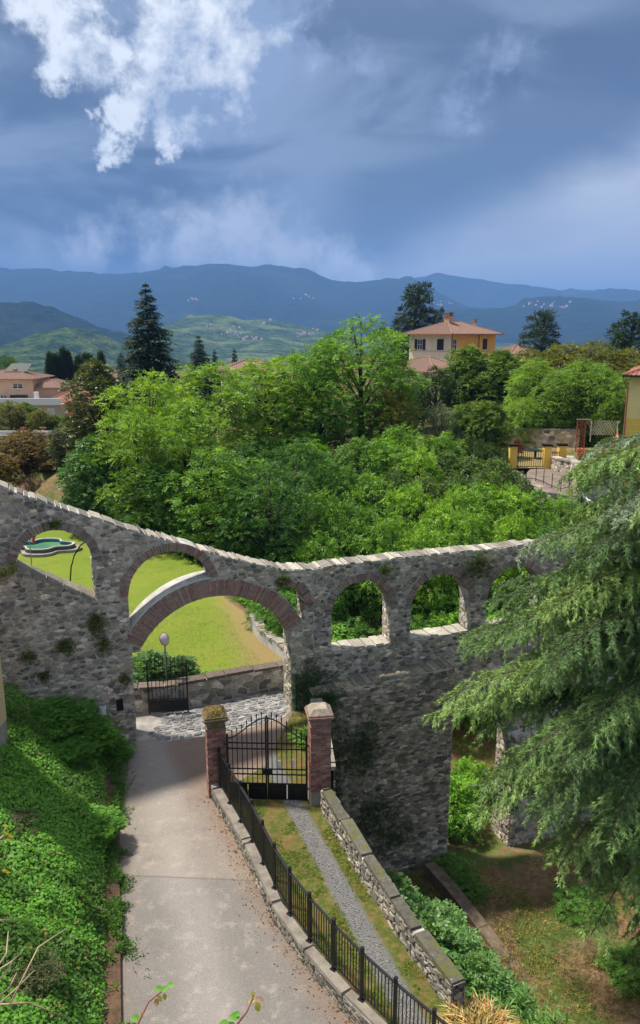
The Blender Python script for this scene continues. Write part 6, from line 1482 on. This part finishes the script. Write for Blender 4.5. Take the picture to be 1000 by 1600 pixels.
for i in range(48):
    t = i / 47; z = 5.8 + 10.2 * t
    Ln = float(np.interp(z, [5.5, 7.5, 9.5, 11.5, 13.5, 16.5], [4.6, 5.8, 6.2, 5.4, 4.4, 3.2])) * rr_.uniform(0.8, 1.1)
    az = rr_.uniform(R(110), R(240)) if i % 3 else rr_.uniform(R(155), R(225))
    tint = rr_.choices((0, 1, 2, 3), (4, 6, 0.5 if z > 9 else 0.0, 2))[0]
    brs.append((z, az, Ln, rr_.uniform(0.17, 0.32), tint))
for z, az, Ln, sg, ti in ((9.8, 186, 6.9, 0.24, 1), (8.7, 182, 6.9, 0.27, 1), (7.8, 190, 6.4, 0.30, 1), (10.9, 178, 6.2, 0.24, 0), (6.8, 205, 5.0, 0.34, 1), (6.0, 232, 5.0, 0.45, 1), (5.4, 246, 4.6, 0.5, 1), (5.0, 238, 4.4, 0.5, 0), (12.0, 186, 5.4, 0.26, 0), (13.6, 174, 4.8, 0.26, 2), (15.0, 200, 3.8, 0.24, 2), (6.4, 252, 4.4, 0.42, 3), (5.6, 262, 4.2, 0.46, 3), (5.0, 245, 4.0, 0.48, 0), (4.4, 255, 3.8, 0.5, 3), (7.2, 240, 5.0, 0.36, 0), (4.2, 235, 3.4, 0.5, 0)): brs.append((z, R(az), Ln, sg, ti))
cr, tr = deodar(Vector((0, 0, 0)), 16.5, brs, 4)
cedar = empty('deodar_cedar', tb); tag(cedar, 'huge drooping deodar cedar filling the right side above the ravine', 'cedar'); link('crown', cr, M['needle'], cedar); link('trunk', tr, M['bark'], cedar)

# --- ivy bank left of the lane
N = 120000
Yb = RN.uniform(8.5, 21.6, N); dl_ = RN.uniform(0.0, 5.2, N) ** 1.0; xl = lerp_pts(ROAD_L, Yb); Xb = xl - 0.30 - dl_
keep = (Yb < 21.55 + (Xb + 5.8) * 0.392) & (np.abs(Xb / Yb) < 0.62); Xb, Yb, dl_ = Xb[keep], Yb[keep], dl_[keep]
Zb = ground_h(Xb, Yb); lump = fbm(Xb / 0.55, Yb / 0.55, 3, 77); lump2 = fbm(Xb / 1.7, Yb / 1.7, 2, 78)
edge_k = np.clip(dl_ / 0.5, 0.15, 1)
Zi = Zb + (0.04 + 0.60 * lump * lump2 * 2) * edge_k + RN.uniform(-0.16, 0.03, len(Xb))
P = np.stack([Xb + RN.normal(0, 0.04, len(Xb)), Yb, Zi], 1)
gx_ = (fbm((Xb + 0.08) / 0.55, Yb / 0.55, 3, 77) - lump) / 0.08; gy_ = (fbm(Xb / 0.55, (Yb + 0.08) / 0.55, 3, 77) - lump) / 0.08
Dn = unit(np.stack([-gx_ * 0.5 + 0.35, -gy_ * 0.5 - 0.15, np.ones(len(Xb))], 1))
az_ = RN.uniform(0, 6.28, len(P)); flat = np.stack([np.cos(az_), np.sin(az_), RN.uniform(-0.35, 0.15, len(P))], 1)
lv = unit(flat - Dn * np.sum(flat * Dn, 1, keepdims=True) * 0.8); sdv = unit(np.cross(lv, Dn)); s_ = RN.uniform(0.026, 0.066, (len(P), 1))
V = np.stack([P, P + lv * s_ * 0.5 + sdv * s_ * 0.62, P + lv * s_ * 1.25 - np.array([0, 0, 1]) * s_ * 0.25, P + lv * s_ * 0.5 - sdv * s_ * 0.62], 1).astype(np.float32)
tone = np.clip((Zi - Zb) / 0.4, 0, 1)[:, None]; f = RN.random((len(P), 1))
patch = sstep(0.45, 0.6, fbm(Xb / 1.2, Yb / 1.2, 3, 91))[:, None]
cI = (np.array([0.065, 0.175, 0.02]) * (1 - f) + np.array([0.135, 0.30, 0.03]) * f) * (1 - 0.5 * patch) * RN.uniform(0.75, 1.2, (len(P), 1))
br_m = (RN.random(len(P)) < 0.025)[:, None]; cI = np.where(br_m, np.array([0.20, 0.13, 0.05]), cI)
ivy = link('ivy', np_mesh('ivy', V.reshape(-1, 3), np.arange(len(V) * 4).reshape(-1, 4), np.repeat(cI, 4, 0)), M['leaf']); tag(ivy, 'dense bright green ivy covering the bank beside the lane', 'ivy', kind='stuff')
for (x, y, h, w, lab, pr) in ((-7.6, 20.35, 1.0, 2.0, 'dark leafy shrub at the wall foot, nearest the ochre house', IVYB), (-6.9, 20.5, 0.9, 1.8, 'dark leafy shrub at the wall foot, second from the ochre house', IVYB), (-6.25, 20.9, 0.7, 1.1, 'dark leafy shrub by the white marker post', IVYB), (-7.2, 19.3, 0.5, 1.5, 'leafy mound on the ivy below the wall', IVYB), (-5.6, 16.7, 0.55, 1.3, 'rounded leafy shrub bulging from the ivy', IVYB)):
    plant('bank_shrub', pr, (x, y, gh(x, y) - 0.1), h, w, lab, 'shrub', 'shrubs on the ivy bank')
DRY = broad(80, H=2.0, Rc=1.2, n=26, clr=(0.3, 0.5), dens=260, size=0.13, K=4, cols=((0.03, 0.05, 0.018), (0.085, 0.085, 0.03)), droop=0.2, wid=0.45, flat=0.9, lowest=0.05)
for (x, y, h, w, lab) in ((-5.3, 11.3, 0.45, 1.3, 'twiggy olive brown shrub low on the bank'), (-6.9, 14.9, 0.45, 1.2, 'twiggy brown shrub below the yellow leaves')): plant('twiggy_shrub', DRY, (x, y, gh(x, y) - 0.1), h, w, lab, 'shrub', 'twiggy shrubs')
# weeds and brown litter strip along the road edge
N = 11000; Yw = RN.uniform(9, 21.6, N); Xw = lerp_pts(ROAD_L, Yw) - RN.normal(0.08, 0.17, N); P = np.stack([Xw, Yw, np.maximum(ground_h(Xw, Yw), np.where(Xw < lerp_pts(ROAD_L, Yw), 0.13, 0.0)) + RN.uniform(0, 0.05, N)], 1)
msk = fbm(Xw / 0.5, Yw / 0.5, 3, 15) > 0.50; P = P[msk]
wd = link('weeds', leaf_mesh('weeds', sprays(P, np.tile(np.array([[0.2, 0, 1.0]]), (len(P), 1)), 0.10, 3, 0.4, 0.5, ((0.04, 0.10, 0.015), (0.09, 0.17, 0.03)), 0.7)), M['leaf']); tag(wd, 'green weeds growing in the gutter of the lane', 'weeds', kind='stuff')
# earth kerb strip between ivy and road
ks = MB(); yy = np.arange(6, 21.9, 0.4)
for a, b in zip(yy[:-1], yy[1:]):
    xa, xb = float(lerp_pts(ROAD_L, a)), float(lerp_pts(ROAD_L, b)); ja = 0.04 * math.sin(a * 3)
    ks.add([(xa + 0.02, a, 0.0), (xb + 0.02, b, 0.0), (xb + 0.0, b, 0.10), (xa, a, 0.10), (xa - 0.30 + ja, a, 0.16), (xb - 0.30 + ja, b, 0.16), (xb - 0.5, b, 0.3), (xa - 0.5, a, 0.3)], [(0, 1, 2, 3), (3, 2, 5, 4), (4, 5, 6, 7)])
o_ = ks.build('kerb', mat_plain('kerb_earth', (0.17, 0.095, 0.05), (0.07, 0.05, 0.03), 0.95, 6, 0.9, 30, dist=0.04)); tag(o_, 'brown earth kerb between ivy and lane', kind='structure')

# --- ravine plants
for (x, y, h, w, lab, pr) in ((2.0, 17.3, 3.4, 2.8, 'glossy laurel bush highest against the drive wall', LAUR), (2.9, 16.4, 3.7, 3.0, 'glossy laurel bush in the middle of the ravine edge', LAUR), (3.0, 18.4, 3.2, 2.8, 'glossy laurel bush at the foot of the tall wall', LAUR), (3.5, 15.1, 3.8, 3.0, 'glossy laurel bush nearest the bamboo shoots', LAUR), (4.2, 17.0, 2.8, 2.6, 'low laurel bush by the brown kerb', LAUR), (2.0, 19.6, 2.6, 2.2, 'laurel bush in the shade of the tall wall', LAUR), (3.7, 20.6, 1.3, 1.8, 'small laurel beside the wall corner', LAUR)):
    plant('laurel_bush', pr, (x, y, gh(x, y) - 0.2), h, w, lab, 'shrub', 'laurels below the drive wall')
SHOOT = broad(90, H=2.6, Rc=1.3, n=26, clr=(0.3, 0.55), dens=46, size=0.42, K=6, cols=((0.06, 0.14, 0.03), (0.13, 0.24, 0.06)), droop=0.7, wid=0.16, flat=1.0, lowest=0.15, top=0.3)
for (x, y, h, w, lab) in ((4.3, 14.5, 3.7, 2.8, 'bamboo clump with long pale leaves below the laurels'), (5.0, 13.8, 3.4, 2.6, 'long leaved bamboo clump nearest the ravine path'), (4.0, 13.2, 3.8, 2.4, 'bamboo clump above the straw tussock'), (4.8, 12.4, 3.4, 2.4, 'bamboo clump low by the straw tussock'), (5.6, 12.0, 2.8, 2.2, 'bamboo clump in the bottom corner of the ravine'), (4.7, 11.2, 3.0, 2.2, 'bamboo clump cut by the lower frame edge')):
    plant('bamboo_clump', SHOOT, (x, y, gh(x, y) - 0.1), h, w, lab, 'bamboo', 'bamboo in the ravine')
def tussock(x, y, z, n, h, spread, cols, name, label, cat_, wid=0.012):
    mb = MB()
    for _ in range(n):
        a = rnd.uniform(0, 6.28); l = h * rnd.uniform(0.5, 1.1); r0 = spread * math.sqrt(rnd.random()); b = Vector((x + r0 * math.cos(a) , y + r0 * math.sin(a), z)); a2 = a + rnd.uniform(-1, 1)
        o1 = Vector((math.cos(a2), math.sin(a2), 0)); w = Vector((-o1.y, o1.x, 0)) * wid
        pts = [b, b + o1 * l * 0.25 + UP * l * 0.6, b + o1 * l * 0.7 + UP * l * 0.55]; c = rnd.choice(cols)
        mb.add([pts[0] - w, pts[0] + w, pts[1] + w, pts[1] - w, pts[2]], [(0, 1, 2, 3), (3, 2, 4)], tuple(q * rnd.uniform(0.7, 1.2) for q in c))
    o = mb.build(name, M['leaf']); tag(o, label, cat_); return o
STRAW = [(0.36, 0.27, 0.10), (0.28, 0.19, 0.07), (0.20, 0.17, 0.06), (0.42, 0.34, 0.16)]
for (x, y, lab) in ((3.1, 12.0, 'straw coloured dry grass tussock at the end of the drive wall'), (3.5, 11.4, 'straw coloured tussock below the first one'), (2.85, 11.3, 'dry grass tussock by the last railing post')): tussock(x, y, gh(x, y) + 1.0 if False else gh(x, y), 1500, 0.55, 0.6, STRAW, 'dry_tussock', lab, 'grass')
# ravine ground cover: grass and litter
def cover(name, label, N, fx, fy, mask, cols, size, K=3, mat='leaf', up=1.0, spread=0.7, off_=0.02):
    x = RN.uniform(fx[0], fx[1], N); y = RN.uniform(fy[0], fy[1], N); mk_ = mask(x, y); x, y = x[mk_], y[mk_]; P = np.stack([x, y, ground_h(x, y) + off_], 1)
    o = link(name, leaf_mesh(name, sprays(P, np.tile(np.array([[0, 0, up]]), (len(P), 1)), size, K, 0.3, 0.28, cols, spread)), M[mat]); tag(o, label, name.replace('_', ' '), kind='stuff'); return o
rav = lambda x, y: (x > lerp_pts(CLIFF, y) + 2.0) & (y < 25)
cover('ravine_grass', 'short green grass patches on the ravine floor', 22000, (2, 14), (9, 25), lambda x, y: rav(x, y) & (fbm(x / 1.6, y / 1.6, 3, 33) > 0.5), ((0.05, 0.085, 0.018), (0.12, 0.15, 0.04)), 0.12, 4)
cover('dry_grass', 'dry yellow grass in the sunny part of the ravine', 14000, (4, 12), (18, 36), lambda x, y: (fbm(x / 1.3, y / 1.3, 3, 34) > 0.42) & ((y < 25) | (y > 26.8)), ((0.22, 0.16, 0.05), (0.32, 0.25, 0.08)), 0.14, 4)
cover('leaf_litter', 'brown fallen leaves on the ravine floor', 12000, (2, 14), (9, 25), rav, ((0.12, 0.06, 0.03), (0.22, 0.13, 0.07)), 0.07, 2, 'leaf', 0.3, 1.2)
for (u, v, z, w, h, lab) in ((690, 1280, -6.8, 1.6, 1.6, 'yellow green shrub inside the low arch'), (720, 1165, -3.0, 1.4, 1.2, 'green shrub under the crown of the low arch'), (706, 1310, -6.8, 1.2, 1.0, 'small shrub at the foot of the low arch'), (735, 1245, -6.8, 1.4, 1.4, 'green shrub behind the low arch pier')):
    q = onz(u, v, z); plant('arch_shrub', BUSHY[0] if w > 1.3 else BUSH[1], (q.x, max(q.y, 26.9), gh(q.x, max(q.y, 26.9)) - 0.1), h * 1.3, w * 1.3, lab, 'shrub')
for (x, y, w, lab) in ((4.6, 24.3, 1.5, 'dark low bush at the wall corner in the ravine'), (5.2, 23.5, 1.3, 'low green plant left of the sunny patch'), (8.9, 22.4, 1.6, 'low bush at the foot of the pier'), (9.6, 19.5, 1.8, 'low bush under the cedar limbs'), (7.0, 15.0, 1.2, 'small plant beside the ravine path')): plant('low_bush', BUSH[2], (x, y, gh(x, y) - 0.15), 0.65, w * 1.15, lab, 'shrub', 'low bushes in the ravine')
# --- drive verge grass
xg = RN.uniform(-3, 4.5, 60000); yg = RN.uniform(9, 18.6, 60000)
inD = np.array([in_poly(a, b, [(3.3, 8.5), (1.9, 11.3), (0.72, 12.15), (0.0, 13.15), (-0.75, 14.45), (-1.58, 16.5), (-2.6, 18.5), (0.0, 18.3), (0.9, 15.6), (1.8, 13.3), (2.4, 12.0), (3.6, 8.5)]) for a, b in zip(xg, yg)])
tr_ = np.abs(xg - (5.98 - 0.362 * yg)); cl_ = fbm(xg / 0.7, yg / 0.7, 3, 40); inD &= (tr_ > 0.27) & (cl_ > 0.44)
P = np.stack([xg, yg, np.full(len(xg), 0.062)], 1)[inD]
vg = link('verge_grass', leaf_mesh('verge_grass', sprays(P, np.tile(np.array([[0, 0, 1.0]]), (len(P), 1)), 0.065, 4, 0.4, 0.35, ((0.06, 0.12, 0.015), (0.15, 0.19, 0.03)), 0.8)), M['leaf']); tag(vg, 'short grass on the verges of the gravel drive', 'grass', kind='stuff')
# gravel stones on the wheel track
mbg = MB(); 
for _ in range(1800):
    y = rnd.uniform(10.5, 18.6); x = 5.98 - 0.362 * y + rnd.gauss(0, 0.13); r_0 = rnd.uniform(0.007, 0.016); c = rnd.uniform(0.10, 0.30); mbg.box((x, y, 0.064), (r_0 * 2, r_0 * 1.6, r_0), rnd.uniform(0, 3), (c, c * 0.98, c * 0.94), r_0 * 0.25)
o_ = mbg.build('gravel', M['coping']); tag(o_, 'grey gravel on the wheel track of the drive', 'gravel', kind='stuff')
# fallen leaves on the lane by the wall
mbl = MB()
for _ in range(420):
    d_ = rnd.uniform(0, 9.5); q = along_line(RW, d_); q = q + Vector((-0.9, -0.45, 0)) * abs(rnd.gauss(0, 0.22)); a = rnd.uniform(0, 6.28); r_0 = rnd.uniform(0.008, 0.022); c = rnd.choice([(0.13, 0.065, 0.03), (0.10, 0.05, 0.03), (0.17, 0.10, 0.045)])
    mbl.add([(q.x + r_0 * math.cos(a + i * 1.57) * (1.5 if i % 2 else 0.8), q.y + r_0 * math.sin(a + i * 1.57) * (1.5 if i % 2 else 0.8), 0.008 + rnd.uniform(0, 0.012)) for i in range(4)], [(0, 1, 2, 3)], c)
o_ = mbl.build('fallen_leaves', M['leaf']); tag(o_, 'brown fallen leaves swept against the roadside wall', 'leaves', kind='stuff')
# --- plants growing on the masonry
def wall_plant(run, a, z, w, h, lab, n=260, cols=((0.03, 0.06, 0.014), (0.09, 0.11, 0.03)), size=0.09, front=0.04):
    s1 = RN.normal(0, w / 2.4, n); s2 = RN.normal(0, h / 2.4, n); nn = RN.uniform(front, front + 0.10, n)
    Uv, Nv = np.array(run.U), np.array(run.N); P = np.array(run.P(a, z))[None] + s1[:, None] * Uv + s2[:, None] * np.array([0, 0, 1.0]) + nn[:, None] * Nv
    o = link('wall_plant', leaf_mesh('wall_plant', sprays(P, np.tile((Nv + np.array([0, 0, 0.2]))[None], (n, 1)), size, 4, 0.6, 0.4, cols, 0.6)), M['leaf']); tag(o, lab, 'plant')
GB = ((0.04, 0.075, 0.015), (0.10, 0.12, 0.03))
for (run, a, z, w, h, lab, n) in ((left, -0.95, 4.15, 0.4, 0.55, 'green tuft on the wall below the first arch corner', 260), (left, -1.9, 3.55, 0.45, 0.4, 'brown green tuft low on the sloping wall', 200), (left, -0.8, 3.45, 0.3, 0.35, 'small tuft left of the lane arch', 150), (left, -1.9, 7.25, 0.35, 0.2, 'fern tuft over the first arch', 130), (left, 4.9, 4.75, 0.35, 0.3, 'green tuft over the little side arch', 150), (right, 2.5, 4.75, 0.35, 0.25, 'yellow green tuft above the first right-hand arch', 150), (right, 6.1, 4.55, 0.7, 0.7, 'patch of moss and weeds between the right-hand arches', 420),
                              (left, -2.5, 2.7, 0.25, 0.25, 'tiny tuft low on the wall over the ivy', 90), (left, -2.9, 3.4, 0.3, 0.3, 'tuft on the wall near the ochre house', 110), (left, -0.25, 2.2, 0.25, 0.3, 'small weed on the left arch pier', 90), (left, 5.75, 0.9, 0.9, 1.1, 'leafy creeper hanging on the right arch pier', 900), (low, 0.5, -1.7, 0.9, 2.6, 'ivy curtain on the tall wall behind the gate pillar', 1500), (low, 1.8, -1.2, 0.8, 1.3, 'ivy patch in the middle of the tall wall', 700), (low, 3.0, -5.0, 1.0, 0.8, 'mossy weeds low on the tall wall', 350), (low, 2.2, -4.0, 1.2, 1.6, 'ivy spreading low on the tall wall', 700), (low, 0.3, 0.75, 0.8, 0.5, 'weeds on the top corner of the tall wall', 600)):
    wall_plant(run, a, z, w * (0.8 if n < 300 else 1), h * (0.8 if n < 300 else 1), lab, int(n * 0.8), GB if n < 500 else ((0.02, 0.05, 0.012), (0.055, 0.09, 0.025)), 0.115)
tussock(-0.35, 20.2, 0.75, 260, 0.7, 0.28, [(0.10, 0.2, 0.03), (0.14, 0.24, 0.04)], 'grass_tuft', 'bright grass tuft on the low wall behind the right gate pillar', 'grass')
q = left.P(-3.35, 5.9, 0.15); tussock(q.x, q.y, q.z, 200, 0.5, 0.3, [(0.25, 0.25, 0.12), (0.18, 0.2, 0.08)], 'grass_tuft', 'pale dry tuft at the left jamb of the first arch', 'grass')
# lawn shrubs by the open gate
for (x, y, h, w, lab, pr) in ((-5.9, 25.2, 1.5, 1.7, 'feathery green shrub behind the open gate leaf', LAUR), (-5.0, 25.5, 1.2, 1.3, 'green shrub at the foot of the traffic mirror', LAUR), (-4.0, 25.2, 0.6, 1.4, 'low bright green plant along the lawn wall', BUSHY[0]), (-17.2, 39.5, 0.9, 1.1, 'small round bush seen at the corner of the first arch', LAUR)): plant('lawn_shrub', pr, (x, y, 0), h, w, lab, 'shrub')
# lawn blades in the nearest part
xg = RN.uniform(-9, -1, 15000); yg = RN.uniform(24.5, 34, 15000); okk = (xg < lerp_pts(LAWN_E, yg) - 0.8) & (yg > 24.6 + (xg + 4.86) * 0.42); P = np.stack([xg, yg, np.full(len(xg), 0.003)], 1)[okk]
lg = link('lawn_blades', leaf_mesh('lawn_blades', sprays(P, np.tile(np.array([[0, 0, 1.0]]), (len(P), 1)), 0.06, 3, 0.4, 0.3, ((0.13, 0.20, 0.025), (0.26, 0.27, 0.05)), 0.8)), M['leaf']); tag(lg, 'grass blades of the lawn nearest the archway', 'grass', kind='stuff')

# --- plants close to the viewpoint
def shoot(name, pts, leaves, label):
    t = empty(name, (0, 0, 0)); tag(t, label, 'twig'); MB().tube(pts, [0.005, 0.004, 0.0025][:len(pts)] if len(pts) == 3 else 0.006, 6).build('stem', mat_plain('stem_red', (0.32, 0.13, 0.09), rough=0.6), t, True)
    for (p, d_, l, c) in leaves:
        p = Vector(p); d_ = Vector(d_).normalized(); sd_ = d_.cross(Vector((0, -0.6, 0.8))).normalized(); nn = sd_.cross(d_); mb = MB(); vs = []
        for i in range(6):
            s = i / 5; w = l * 0.34 * math.sin(math.pi * min(0.97, 0.06 + s * 0.94)) ** 0.8; b = p + d_ * l * s - UP * l * 0.25 * s * s
            vs += [b - sd_ * w + nn * w * 0.3, b, b + sd_ * w + nn * w * 0.3]
        fs = [f for i in range(5) for f in ((3 * i, 3 * i + 1, 3 * i + 4, 3 * i + 3), (3 * i + 1, 3 * i + 2, 3 * i + 5, 3 * i + 4))]
        o = mb.add(vs, fs, c).build('leaf', M['leaf'], t, True)
    return t
GRN, YG, PKN = (0.12, 0.30, 0.04), (0.40, 0.36, 0.06), (0.42, 0.24, 0.16)
D0 = 3.2
def np_(u, v, d=D0): r = Vector(ray(u, v)); return r * (d / r.length) + Vector((0, 0, CAM_H))
shoot('leafy_twig', [np_(196, 1640), np_(232, 1565), np_(258, 1545)], [(np_(252, 1548), (0.7, 0, 0.6), 0.0297, GRN), (np_(262, 1540), (0.9, 0, .4), 0.0264, GRN), (np_(252, 1545), (-.7, 0, .3), 0.0264, GRN), (np_(256, 1552), (.2, 0, -.9), 0.0231, YG), (np_(246, 1556), (.5, 0, -.6), 0.0231, YG), (np_(244, 1560), (.1, 0, -1), 0.0264, PKN), (np_(218, 1592), (-.8, 0, .3), 0.0330, GRN), (np_(214, 1600), (-.5, 0, -.4), 0.0330, GRN), (np_(222, 1588), (.3, 0, .8), 0.0198, YG)], 'reddish twig with green and yellow leaves close to the camera, over the lane edge')
shoot('leafy_twig', [np_(352, 1625), np_(386, 1580), np_(397, 1552)], [(np_(396, 1556), (-.2, 0, 1), 0.0231, YG), (np_(400, 1560), (.9, 0, -.2), 0.0297, PKN), (np_(398, 1562), (-.9, 0, -.2), 0.0231, YG), (np_(400, 1566), (.3, 0, -1), 0.0330, YG), (np_(374, 1590), (-.9, 0, .4), 0.0396, GRN), (np_(366, 1586), (.8, 0, .5), 0.0264, GRN), (np_(358, 1600), (-.8, 0, .1), 0.0396, GRN), (np_(364, 1605), (-.3, 0, .8), 0.0330, GRN)], 'reddish twig with pale leaves close to the camera, in the middle of the lane')
STW = mat_plain('dry_stalk', (0.46, 0.36, 0.22), (0.34, 0.22, 0.13), 0.8, 8)
for i, (a, b, c_, lab) in enumerate((((-10, 1520), (10, 1490), (13, 1455), 'upright pale dry stalk'), ((-10, 1520), (15, 1505), (34, 1489), 'short pale dry stalk leaning inward'), ((-10, 1540), (12, 1515), (25, 1495), 'thin tan stalk'), ((-10, 1560), (14, 1545), (26, 1520), 'lower pale cut stalk'), ((-10, 1575), (20, 1550), (54, 1516), 'reddish cut stalk'), ((15, 1570), (60, 1480), (105, 1450), 'long thin arching stalk'), ((-5, 1570), (45, 1567), (110, 1592), 'long pale stalk curving down to the corner'), ((-10, 1440), (5, 1438), (21, 1438), 'single thin stalk end'))):
    o = MB().tube([np_(*a, 4.2), np_(*b, 4.25), np_(*c_, 4.3)], [0.0045, 0.004, 0.002], 6).build('dry_stalk', STW, None, True); tag(o, lab + ' at the frame edge', 'stalk', 'dry stalks')
t = empty('yellow_leaved_twig'); tag(t, 'small twig of yellow leaves poking in at the frame edge', 'twig'); MB().tube([np_(-20, 1330, 5), np_(6, 1305, 5)], 0.006, 5).build('stem', STW, t)
for (u, v) in ((5, 1302), (12, 1306), (8, 1312), (2, 1360), (6, 1362), (3, 1290)):
    p = np_(u, v, 5); MB().add([p, p + Vector((.016, 0, .012)), p + Vector((.04, 0, -.006)), p + Vector((.018, 0, -.012))], [(0, 1, 2, 3)], (0.45, 0.42, 0.05)).build('leaf', M['leaf'], t)
